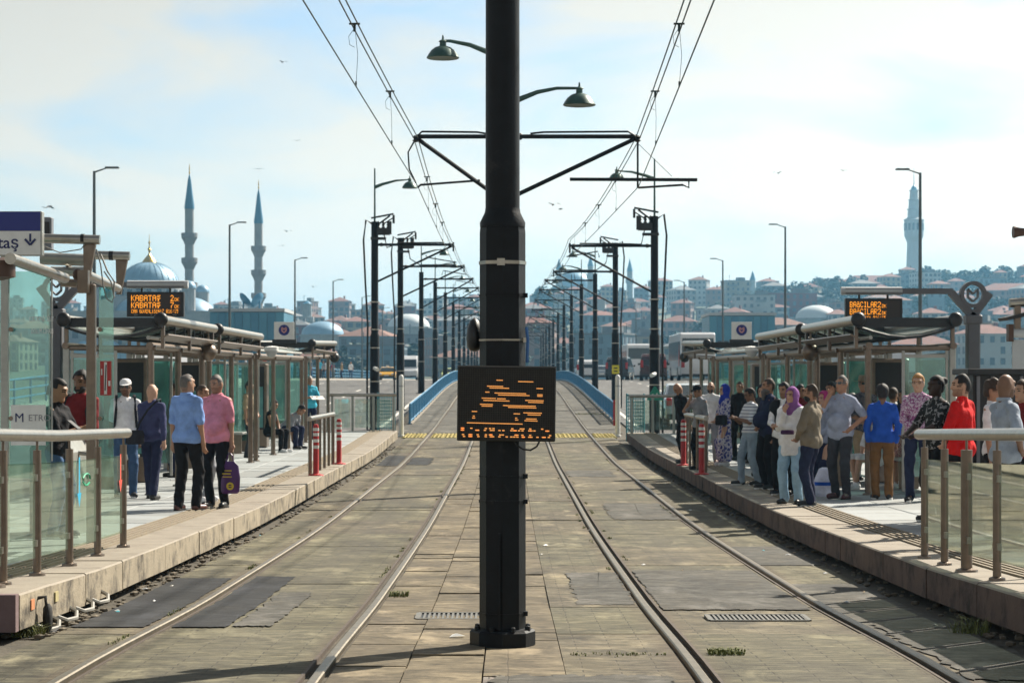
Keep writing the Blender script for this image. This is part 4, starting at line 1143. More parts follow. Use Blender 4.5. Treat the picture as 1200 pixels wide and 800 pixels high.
def pane(x0, x1, y0_, y1_, yy, m, nm='glass_pane', th=.012):
    A, B = gl(x0, y0_, yy), gl(x1, y1_, yy)
    mb = MB(); mb.box(((A[0] + B[0]) / 2, A[1], (A[2] + B[2]) / 2), (abs(B[0] - A[0]), th, abs(A[2] - B[2]))); return mb.build(nm, m, t)
pane(116, 133, 336, 540, YG + .02, g_teal)
pane(11, 59, 318, 560, 20.2, g_teal)
pane(-60, 3, 318, 580, 20.2, g_teal)
mb = MB(); a = gl(6, 300, 20.2); mb.box((a[0], a[1], a[2] / 2), (.07, .07, a[2])); mb.build('post', alu, t)
pane(60.2, 61.5, 318, 540, 20.2, alu, 'pane_edge', .03)
for py in (386, 490):
    for px in (13, 117.5):
        mb = MB(); a = gl(px, py, 20.15 if px < 50 else YG - .02); mb.tube((a[0], a[1] - .02, a[2]), (a[0], a[1] + .03, a[2]), .022); mb.build('glass_clamp', bronze, t)
mb = MB(); a = gl(2, 315, 18.4); mb.lathe_s([(.1, -1), (1, -.7), (1, .7), (.1, 1)], a, (.12, .10, .10), 14); mb.build('drum_fitting', mat('brass_brown'), t, True)
tp = thing('notice_sheet', 'white notice with METRO ISTANBUL lettering taped inside the gate glass', 'notice', (wx(32, 20.1), 20.14, wz(498, 20.1)))
mb = MB(); mb.box((0, 0, 0), (.33, .008, .38)); mb.build('sheet', whitem, tp)
put_text('M', .12, navytext, tp, (-.13, -.0055, .03))
put_text('ETRO', .085, mat('text_grey', (.25, .25, .27), .5, 0, 0), tp, (.0, -.0055, .04))
put_text('İSTANBUL', .055, navytext, tp, (-.07, -.0055, -.115))
mb = MB(); mb.prism([(-.10, -.06), (-.06, -.06), (-.08, -.13)], -.009, -.005); mb.build('red_mark', redm, tp)
tp = thing('exit_lettering', 'pale two-line lettering stuck on the gate glass', 'lettering', (wx(36, 20.1), 20.17, wz(376, 20.1)))
put_text('ELEKTRONİK BİLET', .062, whitem, tp, (-.03, 0, .0)).scale = (.42, 1, 1)
put_text('DOLUM CİHAZI', .062, whitem, tp, (-.01, 0, -.115)).scale = (.46, 1, 1)
tp = thing('warning_poster', 'red and white warning sticker on the glass beside the gate post', 'poster', (wx(124, YG), YG - .01, wz(443, YG)))
mb = MB(); mb.box((0, 0, 0), (.105, .006, .33)); mb.build('sheet', redm, tp)
mb = MB(); mb.box((0, -.005, 0), (.028, .003, .31)); mb.box((-.037, -.005, .06), (.012, .003, .06)); mb.box((.037, -.005, -.05), (.02, .003, .05)); mb.build('white_print', whitem, tp)
mb = MB(); bar2(mb, (-.004, -.12), (.006, .13), .010, -.009, -.006); mb.build('black_print', blackm, tp)
# blue destination sign
sg = thing('destination_sign', 'blue and white hanging sign ending in taş with a down arrow', 'sign', (wx(49, 20.0), 20.0, wz(299.5, 20.0)))
h = 52 * 20.0 / F
mb = MB(); mb.box((-.75, .06, h / 2), (1.5, .10, h), ch=.006); mb.build('case', alu, sg)
mb = MB(); mb.box((-.755, .008, h * .775), (1.48, .008, h * .43)); mb.build('blue_band', navysign, sg)
mb = MB(); mb.box((-.755, .008, h * .285), (1.48, .008, h * .53)); mb.build('white_band', whitem, sg)
put_text('Kabataş', .155, navytext, sg, (-.215, .002, h * .17), align='RIGHT', bold=.0015)
mb = MB(); mb.prism([(-.118, .13), (-.100, .13), (-.100, .205), (-.118, .205)], -.002, .003); bar2(mb, (-.109, .10), (-.158, .155), .02, -.003, .003); bar2(mb, (-.109, .10), (-.060, .155), .02, -.0035, .0025); mb.build('down_arrow', navytext, sg)
for xx in (-.3, -1.2):
    mb = MB(); mb.box((xx, .16, h * .7), (.05, .12, .05)); mb.build('bracket', steel, sg)
t2 = thing('speaker_box', 'small grey box behind the blue destination sign', 'box', (wx(56, 22), 22.0, wz(290, 22)))
mb = MB(); mb.box((0, 0, .14), (.10, .12, .34), ch=.01); mb.build('case', greym, t2)
mb = MB(); mb.box((-.005, -.062, .16), (.07, .005, .20)); mb.build('grille', blackm, t2)
t2 = thing('ticket_gate', 'steel turnstile cabinet behind the left balustrade', 'turnstile', (wx(72, 22.3), 22.3, P(22.3)))
mb = MB(); mb.prism([(-.22, 0), (.22, 0), (.22, .86), (.14, 1.05), (-.14, 1.05), (-.22, .9)], -.5, .5); mb.build('cabinet', alu, t2)
mb = MB(); mb.prism([(-.13, .30), (.13, .30), (.13, .80), (-.13, .80)], -.512, -.502); mb.build('front_panel', steel, t2)
mb = MB(); mb.tube((.2, -.2, .85), (.55, -.2, .8), .02); mb.tube((.2, -.2, .85), (.3, -.2, .5), .02); mb.build('turnstile_arm', steel, t2)

# ------------------------------------------------------------------ near right kiosk
YK = 23.5
t = thing('kiosk_cabinet', 'black cabinet with barred metal front behind the man in grey polo', 'cabinet', (wx(1175, YK), YK + .3, P(YK)))
zt = wz(432, YK) - P(YK)
mb = MB(); mb.box((.28, .2, zt / 2), (1.15, .7, zt - .08)); mb.build('body', blackm, t)
mb = MB(); mb.box((.28, .18, zt - .03), (1.3, .85, .07), ch=.01); mb.build('top', darkm, t)
for k in range(7):
    mb = MB(); mb.box((-.24 + k * .16, -.17, zt / 2), (.035, .03, zt - .16)); mb.build('bar', greym, t)
t = thing('station_gate', 'steel gate frame with tubes and bright screen beyond the black cabinet', 'gate', (wx(1196, 21), 21.0, P(21)))
def gr(px, py): return (wx(px, 21) - wx(1196, 21), 0, wz(py, 21) - P(21))
mb = MB(); mb.tube(gr(1183, 355), gr(1230, 352), .045, n=12); mb.build('top_tube', steel, t, True)
mb = MB(); mb.box(gr(1192, 372), (.06, .06, .32)); mb.build('bracket', bronze, t)
mb = MB(); A = gr(1177, 372); mb.prism([(A[0], A[2] - .0), (A[0] + .4, A[2] + .10), (A[0] + .4, A[2] + .06), (A[0] + .02, A[2] - .03)], -.1, .3); mb.build('shade_plate', darkm, t)
mb = MB(); mb.tube(gr(1186, 390), gr(1215, 390), .05, n=12); mb.build('lower_drum', lgrey, t, True)
mb = MB(); a = gr(1186, 390); mb.box((a[0] - .02, 0, a[2]), (.05, .10, .17)); mb.build('end_plate', mat('brass_brown'), t)
mb = MB(); a, b = gr(1187, 398), gr(1240, 432); mb.box(((a[0] + b[0]) / 2, .02, (a[2] + b[2]) / 2), (b[0] - a[0], .05, a[2] - b[2])); mb.build('bright_panel', lgrey, t)
mb = MB(); a = gr(1215, 300); mb.tube((a[0], .1, 0), (a[0], .1, a[2] + .6), .06, n=10); mb.build('post', bronze, t, True)
t = thing('horn_speaker', 'small dark horn loudspeaker at the top of the right gate frame', 'speaker', (wx(1196, 21), 21.0, wz(272, 21)))
mb = MB(); mb.path([(-.075, 0, 0), (-.06, 0, 0), (-.02, 0, 0), (.04, 0, 0), (.17, .0, 0)], [.058, .060, .045, .038, .035], 14); mb.build('horn', mat('brass_brown'), t, True)
mb = MB(); mb.tube((.14, .02, 0), (.16, .1, -.5), .02); mb.build('bracket', bronze, t)
# ------------------------------------------------------------------ people: smooth bodies grown from limbs
def sdf_mesh(prims, vox, k, cuts=(), wr=0.0, seed=0.0):
    """prims: ('c',a,b,ra,rb,fy) tapered limb | ('e',c,r,Rm) ellipsoid.  Smooth union, then cuts (callables), surface nets."""
    lo, hi = np.full(3, 1e9), np.full(3, -1e9)
    bbs = []
    for p in prims:
        if p[0] == 'c':
            r_ = max(p[3], p[4]) * max(1, p[5]); a, b = np.array(p[1], float), np.array(p[2], float)
            l, h_ = np.minimum(a, b) - r_, np.maximum(a, b) + r_
        else:
            c = np.array(p[1], float); r_ = max(p[2]); l, h_ = c - r_, c + r_
        bbs.append((l, h_)); lo, hi = np.minimum(lo, l), np.maximum(hi, h_)
    lo -= 2.5 * vox; hi += 2.5 * vox
    n = np.ceil((hi - lo) / vox).astype(int) + 1
    Fd = np.full(n, 1.0, np.float32)
    ax = [lo[i] + np.arange(n[i]) * vox for i in range(3)]
    for p, (l, h_) in zip(prims, bbs):
        e = k + 2.5 * vox
        i0 = np.clip(np.floor((l - e - lo) / vox).astype(int), 0, n - 1)
        i1 = np.clip(np.ceil((h_ + e - lo) / vox).astype(int) + 1, 1, n)
        X = ax[0][i0[0]:i1[0]][:, None, None]; Y = ax[1][i0[1]:i1[1]][None, :, None]; Z = ax[2][i0[2]:i1[2]][None, None, :]
        if p[0] == 'c':
            a, b, ra, rb, fy = p[1], p[2], p[3], p[4], p[5]
            dx, dy, dz = b[0] - a[0], (b[1] - a[1]) / fy, b[2] - a[2]
            px_, py_, pz_ = X - a[0], (Y - a[1]) / fy, Z - a[2]
            L2 = dx * dx + dy * dy + dz * dz + 1e-9
            t = np.clip((px_ * dx + py_ * dy + pz_ * dz) / L2, 0, 1)
            d = np.sqrt((px_ - t * dx) ** 2 + (py_ - t * dy) ** 2 + (pz_ - t * dz) ** 2) - (ra + (rb - ra) * t)
        else:
            c, r_, Rm = p[1], p[2], p[3]
            q = [X - c[0], Y - c[1], Z - c[2]]
            if Rm is not None:
                q = [Rm[0][i] * q[0] + Rm[1][i] * q[1] + Rm[2][i] * q[2] for i in range(3)]
            d = (np.sqrt((q[0] / r_[0]) ** 2 + (q[1] / r_[1]) ** 2 + (q[2] / r_[2]) ** 2) - 1) * min(r_)
        sub = Fd[i0[0]:i1[0], i0[1]:i1[1], i0[2]:i1[2]]
        hh = np.clip(.5 + .5 * (d - sub) / k, 0, 1)
        Fd[i0[0]:i1[0], i0[1]:i1[1], i0[2]:i1[2]] = d * (1 - hh) + sub * hh - k * hh * (1 - hh)
    X, Y, Z = ax[0][:, None, None], ax[1][None, :, None], ax[2][None, None, :]
    if wr:
        Fd = Fd + wr * (np.sin(Z * 34 + 4 * np.sin(X * 14 + seed) + 5 * np.sin(Y * 11 + seed * 2)) * .55 + np.sin(X * 37 + Z * 19 + seed * 3 + 2 * np.sin(Z * 9)) * .45)
    for c in cuts: Fd = np.maximum(Fd, c(X, Y, Z))
    ins = Fd < 0
    cx = n - 1
    S = lambda A, i, j, k_: A[i:i + cx[0], j:j + cx[1], k_:k_ + cx[2]]
    cnt = np.zeros(cx, np.int8)
    for i in (0, 1):
        for j in (0, 1):
            for k_ in (0, 1): cnt += S(ins, i, j, k_)
    act = np.argwhere((cnt > 0) & (cnt < 8))
    if len(act) == 0: return np.zeros((0, 3)), np.zeros((0, 4), int)
    idx = np.full(cx, -1, np.int32); idx[tuple(act.T)] = np.arange(len(act))
    acc, num = np.zeros((len(act), 3)), np.zeros(len(act))
    for a0 in range(3):
        for o1 in (0, 1):
            for o2 in (0, 1):
                off = [0, 0, 0]; q = [i for i in range(3) if i != a0]; off[q[0]], off[q[1]] = o1, o2
                p0 = act + off; p1 = p0.copy(); p1[:, a0] += 1
                f0, f1 = Fd[tuple(p0.T)], Fd[tuple(p1.T)]
                m = (f0 < 0) != (f1 < 0)
                t = np.where(m, f0 / np.where(m, f0 - f1, 1), 0)
                pt = np.array(off, float)[None, :].repeat(len(act), 0); pt[:, a0] = t
                acc[m] += pt[m]; num[m] += 1
    V = lo + (act + acc / num[:, None]) * vox
    Q = []
    for a0 in range(3):
        u, v_ = (a0 + 1) % 3, (a0 + 2) % 3
        sl0, sl1 = [slice(None)] * 3, [slice(None)] * 3
        sl0[a0], sl1[a0] = slice(0, n[a0] - 1), slice(1, n[a0])
        A, B = ins[tuple(sl0)], ins[tuple(sl1)]
        e = np.argwhere(A != B)
        e = e[(e[:, u] > 0) & (e[:, v_] > 0) & (e[:, u] < n[u] - 1) & (e[:, v_] < n[v_] - 1)]
        fl = A[tuple(e.T)]
        def gi(du, dv):
            w_ = e.copy(); w_[:, u] += du; w_[:, v_] += dv; return idx[tuple(w_.T)]
        q = np.stack([gi(-1, -1), gi(0, -1), gi(0, 0), gi(-1, 0)], 1)
        q[~fl] = q[~fl][:, ::-1]
        Q.append(q)
    return V, np.concatenate(Q)

def np_mesh(name, V, Q, mats, midx=None, extra=None):
    fs = Q.tolist(); vs_ = V.tolist()
    if extra:
        b = len(vs_); vs_ += extra.v; fs += [tuple(i + b for i in f) for f in extra.f]
    me = bpy.data.meshes.new(name)
    me.from_pydata(vs_, [], fs)
    for m in mats: me.materials.append(m)
    if midx is not None:
        mi = np.zeros(len(fs), np.int32); mi[:len(midx)] = midx
        me.polygons.foreach_set('material_index', mi)
    me.polygons.foreach_set('use_smooth', np.ones(len(fs), bool))
    me.update()
    return me

def ik(a, tgt, l1, l2, hint):
    a, tgt, hint = Vector(a), Vector(tgt), Vector(hint)
    d = tgt - a
    L = d.length
    if L > (l1 + l2) * .998: d *= (l1 + l2) * .998 / L; L = d.length
    if L < 1e-4: L = 1e-4
    tgt = a + d
    ca = (l1 * l1 + L * L - l2 * l2) / (2 * l1 * L)
    ca = max(-1, min(1, ca))
    u = d.normalized(); h_ = (hint - u * hint.dot(u))
    h_ = h_.normalized() if h_.length > 1e-5 else Vector((0, 1, 0))
    return a + u * (l1 * ca) + h_ * (l1 * math.sqrt(max(0, 1 - ca * ca))), tgt

SK = {'tan': (.38, .205, .125), 'fair': (.52, .31, .21), 'brown': (.20, .105, .062), 'dark': (.052, .027, .018), 'olive': (.33, .18, .105)}
def skin(n): return mat('skin_' + n, SK[n], .55, 0, .10, 14)
def cloth(n, c=None, var=.26):
    if c: c = tuple(min(q * 1.25, .80) for q in c)
    return mat('cloth_' + n, c, .88, 0, var, 6, .9, 15, spec=.2)
def hairm(n): return mat('hair_' + n, {'black': (.012, .010, .010), 'brown': (.045, .026, .015), 'grey': (.12, .108, .10), 'blond': (.40, .20, .06), 'white': (.5, .48, .45), 'stubble': (.10, .075, .06)}[n], .7, 0, .3, 60)
def pattern(name, base, cols, scale, kind='flower'):
    if name in MATS: return MATS[name]
    m = bpy.data.materials.new(name); m.use_nodes = True
    t = m.node_tree; b = t.nodes['Principled BSDF']; b.inputs['Roughness'].default_value = .85
    co = N(t, 'ShaderNodeTexCoord')
    if kind == 'stripe':
        s_ = N(t, 'ShaderNodeSeparateXYZ'); t.links.new(co.outputs['Object'], s_.inputs[0])
        mu = N(t, 'ShaderNodeMath', operation='MULTIPLY'); mu.inputs[1].default_value = scale; t.links.new(s_.outputs['Z'], mu.inputs[0])
        fr = N(t, 'ShaderNodeMath', operation='FRACT'); t.links.new(mu.outputs[0], fr.inputs[0]); fac = fr.outputs[0]
    else:
        vo = N(t, 'ShaderNodeTexVoronoi', i_Scale=scale); no = N(t, 'ShaderNodeTexNoise', i_Scale=scale * .7, i_Detail=3.0)
        t.links.new(co.outputs['Object'], vo.inputs['Vector']); t.links.new(co.outputs['Object'], no.inputs['Vector'])
        ad = N(t, 'ShaderNodeMath', operation='ADD'); t.links.new(vo.outputs['Distance'], ad.inputs[0]); t.links.new(no.outputs['Fac'], ad.inputs[1])
        su = N(t, 'ShaderNodeMath', operation='SUBTRACT'); su.inputs[1].default_value = .42; t.links.new(ad.outputs[0], su.inputs[0]); fac = su.outputs[0]
    r_ = N(t, 'ShaderNodeValToRGB'); r_.color_ramp.interpolation = 'CONSTANT'
    el = r_.color_ramp.elements
    cs = [base] + list(cols)
    el[0].position, el[0].color = 0, (*cs[0], 1)
    for i, c in enumerate(cs[1:]):
        e_ = el[1] if i == 0 else el.new(.5)
        e_.position, e_.color = (i + 1) / len(cs), (*c, 1)
    t.links.new(fac, r_.inputs['Fac']); t.links.new(r_.outputs[0], b.inputs['Base Color'])
    MATS[name] = m
    return m

def person(label, x, y, H, face=0, sk='tan', g=1.0, hair=('short', 'black'), top=None, sleeve=.5, bot=None, shoe=None, a='down', b='down', legs=(.11, 0, .11, 0),
           turn=0, nod=0, lean=0, sit=False, beard=None, skirt=None, hem=.86, belly=0.0, vox=.0115, glasses=None, hat=None, z=None, shoulder=1.0, group=None, vest=None, loose=0.0, collar=False, shorts=False):
    """face: degrees, 0 = looking towards -Y; arms a (+x side) and b (-x side)"""
    s = H / 1.75
    z0 = P(y) if z is None else z
    o = thing('person', label, 'person', (x, y, z0), R(face), group)
    drop = (.94 - .50) if sit else 0.0
    th = R(lean)
    hipz = .94 - drop
    def up(p):       # torso point -> leaned
        dz, dy = p[2] - .94, p[1]
        return Vector((p[0], dy * math.cos(th) - dz * math.sin(th), hipz + dz * math.cos(th) + dy * math.sin(th)))
    def sc(p): return tuple(q * s for q in p)
    # joints
    hips = [Vector((sx_ * .088, 0, hipz - .02)) for sx_ in (1, -1)]
    feet = []
    for i, sx_ in enumerate((1, -1)):
        fx, fy = legs[2 * i], legs[2 * i + 1]
        feet.append(Vector((sx_ * fx, fy - (.40 if sit else 0), .085)))
    knees = [ik(hips[i], feet[i], .43, .425, (.15 * (1, -1)[i], -1, .6 if sit else 0)) for i in (0, 1)]
    sh = [up((sx_ * .160 * shoulder, .01, 1.40)) for sx_ in (1, -1)]
    PR = {'down': ((.225, -.04, .80), (.3, .9, 0)), 'front': ((.03, -.20, .98), (.9, .4, 0)), 'phone': ((.05, -.30, 1.20), (.5, .2, -1)), 'phonelow': ((.06, -.30, 1.08), (.5, .3, -1)),
          'ear': ((.13, -.13, 1.45), (.4, 0, -1)), 'akimbo': ((.19, -.06, 1.00), (1, .6, 0)), 'crossed': ((-.12, -.17, 1.17), (.7, -.1, -1)), 'chin': ((.05, -.20, 1.38), (.3, 0, -1)),
          'back': ((.02, .17, .98), (.9, .6, 0)), 'pocket': ((.21, -.02, .87), (.8, .7, 0)), 'rail': ((.10, -.36, 1.05), (.6, .2, -.6)), 'knee': ((.09, -.40, .95), (.6, .1, -.5)), 'bag': ((.22, .0, .78), (.3, .8, 0)), 'read': ((.10, -.34, 1.16), (.6, .3, -1)), 'swing': ((.24, .16, .84), (.2, 1, 0)), 'fwd': ((.22, -.20, .86), (.2, 1, 0)), 'lap': ((.05, -.28, .98), (.7, .2, -.4))}
    arms = []
    for i, (key, sx_) in enumerate(((a, 1), (b, -1))):
        tg, hi_ = PR[key] if isinstance(key, str) else key
        tg = up((tg[0] * sx_, tg[1], tg[2])); hi_ = (hi_[0] * sx_, hi_[1], hi_[2])
        arms.append(ik(sh[i], tg, .295, .255, hi_))
    hd = up((0, -.005, 1.625))
    Rh = Matrix.Rotation(R(turn), 3, 'Z') @ Matrix.Rotation(R(nod) + th * .75, 3, 'X')
    def hp(p): v = Rh @ Vector(p); return hd + v
    RhL = [[Rh[i][j] for j in range(3)] for i in range(3)]
    sm = skin(sk)
    # --- skin body
    br = [('e', hd, (.073, .092, .112), RhL), ('e', hp((0, -.022, -.062)), (.054, .066, .062), RhL), ('c', up((0, .015, 1.44)), hp((0, .02, -.06)), .054, .052, 1),
          ('c', hp((0, -.088, .012)), hp((0, -.108, -.028)), .010, .015, 1), ('e', hp((.074, .012, -.01)), (.012, .022, .032), RhL), ('e', hp((-.074, .012, -.01)), (.012, .022, .032), RhL), ('e', hp((0, -.082, .035)), (.05, .014, .012), RhL), ('e', hp((0, -.078, -.098)), (.025, .018, .02), RhL),
          ('c', up((-.09, 0, 1.315)), up((.09, 0, 1.315)), .10, .10, .8), ('c', up((0, 0, 1.04)), up((0, 0, 1.28)), .118 * g, .125, .78), ('c', (-.06, 0, hipz), (.06, 0, hipz), .105, .105, .9),
          ('c', sh[0], up((.03, .01, 1.44)), .048, .045, 1), ('c', sh[1], up((-.03, .01, 1.44)), .048, .045, 1)]
    fing = MB()
    for i in (0, 1):
        e_, w_ = arms[i]
        d = (w_ - e_).normalized()
        pe = w_ + d * .075
        br += [('c', sh[i], e_, .048, .040, 1), ('c', e_, w_, .040, .027, 1), ('c', w_, pe, .026, .030, .75)]
        sx_ = (1, -1)[i]
        side = d.cross(Vector((0, 0, 1)) if abs(d.z) < .8 else Vector((0, -1, 0)))
        side = side.normalized()
        nrm = side.cross(d).normalized()
        inw = nrm if nrm.x * sx_ < 0 else -nrm
        for k, (of, ln) in enumerate(((-.027, .062), (-.009, .072), (.009, .068), (.026, .052))):
            p0 = pe - d * .012 + side * of
            fing.path([sc(p0), sc(p0 + d * ln * .5 + inw * .008), sc(p0 + d * ln * .85 + inw * .028), sc(p0 + d * ln + inw * .042)], [.0098 * s, .0092 * s, .0085 * s, .006 * s], 6)
        p0 = w_ + d * .03 - side * .024
        fing.path([sc(p0), sc(p0 + d * .03 - side * .022 + inw * .012), sc(p0 + d * .058 - side * .024 + inw * .028)], [.012 * s, .0105 * s, .007 * s], 6)
        kn, ft = knees[i]
        br += [('c', hips[i], kn, .075, .052, 1), ('c', kn, ft, .05, .036, 1), ('c', ft, ft + Vector((0, -.09, -.055)), .032, .018, 1)]
    S = lambda pr: [(('c', sc(p[1]), sc(p[2]), p[3] * s, p[4] * s, p[5]) if p[0] == 'c' else ('e', sc(p[1]), tuple(q * s for q in p[2]), p[3])) for p in pr]
    V, Q = sdf_mesh(S(br), vox * .85, .024 * s)
    # painted features: eyes, brows, lips, stubble
    C = V[Q].mean(1) / s - np.array(hd)
    L = C @ np.array(RhL)                                   # head local
    mi = np.zeros(len(Q), np.int32)
    fr = L[:, 1] < -.05
    for ex in (.032, -.032):
        mi[fr & (np.abs(L[:, 0] - ex) < .012) & (np.abs(L[:, 2] - .006) < .0065)] = 1
        mi[fr & (np.abs(L[:, 0] - ex) < .020) & (np.abs(L[:, 2] - .027) < .0048)] = 2
    mi[fr & (np.abs(L[:, 0]) < .022) & (np.abs(L[:, 2] + .066) < .0055)] = 3
    if beard == 'stubble': mi[(L[:, 1] < .0) & (L[:, 2] < -.035) & (L[:, 2] > -.13) & (np.linalg.norm(L, axis=1) < .15) & (mi == 0) & (np.abs(L[:, 0]) < .09)] = 4
    if hair and hair[0] in ('short', 'crop', 'thick', 'curly'):       # thin hair at the hairline
        yb_ = -.052 if hair[0] != 'crop' else -.035
        sc_ = ((L[:, 1] > yb_ + .25 * np.clip(L[:, 2], 0, .1) + .006 * np.sin(L[:, 2] * 160)) & (L[:, 2] > -.02) | (L[:, 1] > .03) & (L[:, 2] > -.095) | (L[:, 2] > .068)) & (np.linalg.norm(L, axis=1) < .135) & (np.abs(L[:, 0]) < .082) & (mi == 0)
        mi[sc_] = 5
    hc_ = {'black': (.012, .010, .010), 'brown': (.045, .026, .015), 'grey': (.12, .108, .10), 'blond': (.40, .20, .06), 'white': (.5, .48, .45), 'stubble': (.10, .075, .06)}.get(hair[1] if hair else 'brown', (.03, .02, .015)) if not (hair and not isinstance(hair[1], str)) else (.03, .02, .015)
    link('body', np_mesh('body', V, Q, [sm, mat('eye_dark', (.015, .012, .01), .3, 0, 0), hairm(hair[1] if hair and isinstance(hair[1], str) else 'brown'), mat('lip_' + sk, tuple(c * f for c, f in zip(SK[sk], (.95, .74, .72))), .5, 0, 0), mat('stubble_' + sk, tuple(c * .66 for c in SK[sk]), .8, 0, .2, 30), mat('scalp_%s_%s' % (sk, hair[1] if hair and isinstance(hair[1], str) else 'none'), tuple(.42 * a_ + .58 * b_ for a_, b_ in zip(SK[sk], hc_)), .8, 0, .25, 50)], mi, fing), o)
    def garment(nm, pr, m, cuts=(), k=.03, wr=.0035, vx=None):
        V, Q = sdf_mesh(S(pr), vx or vox, k * s, cuts, wr * s, x * 3.1 + y)
        return link(nm, np_mesh(nm, V, Q, [m]), o)
    # --- hair, beard, head wear
    hs = hair[0] if hair else None
    ihd = np.array(hd) * s
    def HL(X, Y, Z):        # head-local coordinates of grid points
        q = [X - ihd[0], Y - ihd[1], Z - ihd[2]]
        return [(RhL[0][i] * q[0] + RhL[1][i] * q[1] + RhL[2][i] * q[2]) / s for i in range(3)]
    def facecut(zb=.068, yb=-.045, nape=-.075):
        def f(X, Y, Z):
            l = HL(X, Y, Z)
            face_ = np.maximum(l[1] - yb - .25 * np.clip(l[2], 0, .1), l[2] - zb + .004 * np.sin(l[0] * 130) - .25 * np.clip(np.abs(l[0]) - .035, 0, 1))
            ear_ = np.maximum(np.maximum(l[1] - .035, l[2] - .022), .055 - np.abs(l[0]))
            return np.maximum(np.maximum(-face_, -ear_ if nape > -.2 else -1.0), nape - l[2] - np.clip(l[1], -1, .0) * .9) * s
        return f
    if hs in ('short', 'crop', 'thick', 'curly'):
        e_ = {'short': .006, 'crop': .003, 'thick': .013, 'curly': .026}[hs]
        garment('hair', [('e', hp((0, .008, .010)), (.073 + e_, .094 + e_, .110 + e_), RhL)], hairm(hair[1]), [facecut(.072, -.058 if hs != 'crop' else -.035)], .01, .005 if hs != 'curly' else .010, vox * .8)
    elif hs in ('long', 'bun', 'tied'):
        pr = [('e', hp((0, .010, .012)), (.089, .110, .124), RhL)]
        if hs == 'long': pr += [('c', hp((.06, .05, -.02)), hp((.075, .05, -.22)), .05, .04, 1), ('c', hp((-.06, .05, -.02)), hp((-.075, .05, -.22)), .05, .04, 1), ('c', hp((0, .08, 0)), hp((0, .08, -.24)), .06, .05, 1)]
        elif hs == 'bun': pr += [('e', hp((0, .11, .06)), (.055, .05, .05), RhL)]
        else: pr += [('c', hp((0, .11, .0)), hp((0, .12, -.12)), .035, .02, 1)]
        garment('hair', pr, hairm(hair[1]), [facecut(.072, -.03, -.30 if hs == 'long' else -.08)], .02, .004, vox * .8)
    elif hs == 'hijab':
        garment('headscarf', [('e', hp((0, .012, .012)), (.098, .122, .132), RhL), ('c', hp((0, .03, -.08)), up((0, .01, 1.42)), .085, .115, .9), ('c', up((-.09, .02, 1.43)), up((.09, .02, 1.43)), .075, .075, .9), ('c', hp((0, -.04, -.11)), up((0, -.07, 1.36)), .05, .06, 1)], hair[1],
                [lambda X, Y, Z: (lambda l: -np.maximum(l[1] + .048, np.maximum((np.abs(l[0]) - .064), np.maximum(l[2] - .085, -.098 - l[2]))) * s)(HL(X, Y, Z))], .03, .004, vox * .8)
    if beard in ('full', 'long'):
        ln = .11 if beard == 'full' else .20
        pr = [('e', hp((0, -.028, -.075)), (.066, .076, .058), RhL)]
        if beard == 'long': pr += [('c', hp((0, -.08, -.10)), hp((0, -.085, -.20)), .045, .025, 1)]
        garment('beard', pr, hairm('grey' if beard == 'long' else 'black'), [lambda X, Y, Z: (lambda l: np.maximum(l[2] + .028, l[1] - .02 + 0 * l[2]) * s)(HL(X, Y, Z)), lambda X, Y, Z: (lambda l: -np.maximum(np.maximum(np.abs(l[0]) - .025, np.abs(l[2] + .066) - .008), l[1] + .06) * s)(HL(X, Y, Z))], .01, .003, vox * .8)
    def hobj(nm, mb, m, smooth=True):
        mb.v = [sc(hp(p)) for p in mb.v]
        return mb.build(nm, m, o, smooth)
    if glasses:
        mb = MB()
        if glasses == 'sun':
            for ex in (.034, -.034): mb.box((ex, -.096, .008), (.052, .014, .032), ch=.006)
        else:
            for ex in (.033, -.033): mb.path([(ex + .022 * math.cos(q), -.097, .006 + .016 * math.sin(q)) for q in [2 * math.pi * k / 10 for k in range(11)]], .0028, 4)
        mb.box((0, -.102, .012), (.02, .01, .006))
        for ex in (.076, -.076): mb.box((ex, -.05, .012), (.006, .10, .010))
        hobj('sunglasses' if glasses == 'sun' else 'spectacles', mb, g_dark if glasses == 'sun' else blackm, False)
    if hat:
        kind, hm_ = hat
        mb = MB()
        if kind == 'cap':
            mb.lathe_s([(1.0, .30), (1.02, .42), (.98, .62), (.82, .86), (.5, .99), (.05, 1.04)], (0, .006, .012), (.086, .106, .118), 18)
            n0 = len(mb.v)
            mb.rings([[(.075 * math.cos(a_), -.07 - .10 * math.sin(a_) * 1.0, .047 - .02 * math.sin(a_) + dz) for a_ in [math.pi * i / 10 for i in range(11)]] for dz in (0, .008)])
        else:
            mb.lathe_s([(1.95, .30), (2.0, .36), (1.5, .33), (1.08, .38), (1.04, .6), (.98, 1.05), (.8, 1.22), (.45, 1.18), (.05, 1.14)], (0, .006, .012), (.080, .096, .112), 22)
        hobj('cap' if kind == 'cap' else 'hat', mb, hm_)
    # --- clothes
    if top:
        tb = .018 + loose
        pr = [('c', up((-.080, 0, 1.30)), up((.080, 0, 1.30)), .102 + tb, .102 + tb, .82), ('c', up((0, -.01, 1.02)), up((0, 0, 1.28)), .122 * g + tb, .126 + tb, .80), ('c', sh[0] * .93 + sh[1] * .07, up((.03, .01, 1.452)), .050 + tb * .5, .050, 1), ('c', sh[1] * .93 + sh[0] * .07, up((-.03, .01, 1.452)), .050 + tb * .5, .050, 1),
              ('c', (-.055, -.005, hipz), (.055, -.005, hipz), .118 * (1 + (g - 1) * .6) + tb, .118 * (1 + (g - 1) * .6) + tb, .88), ('c', up((0, .01, 1.41)), up((0, .012, 1.478)), .072, .058, 1)]
        if belly: pr.append(('e', up((0, -.06 - belly * .4, 1.08)), (.14 * g, .10 + belly, .15), None))
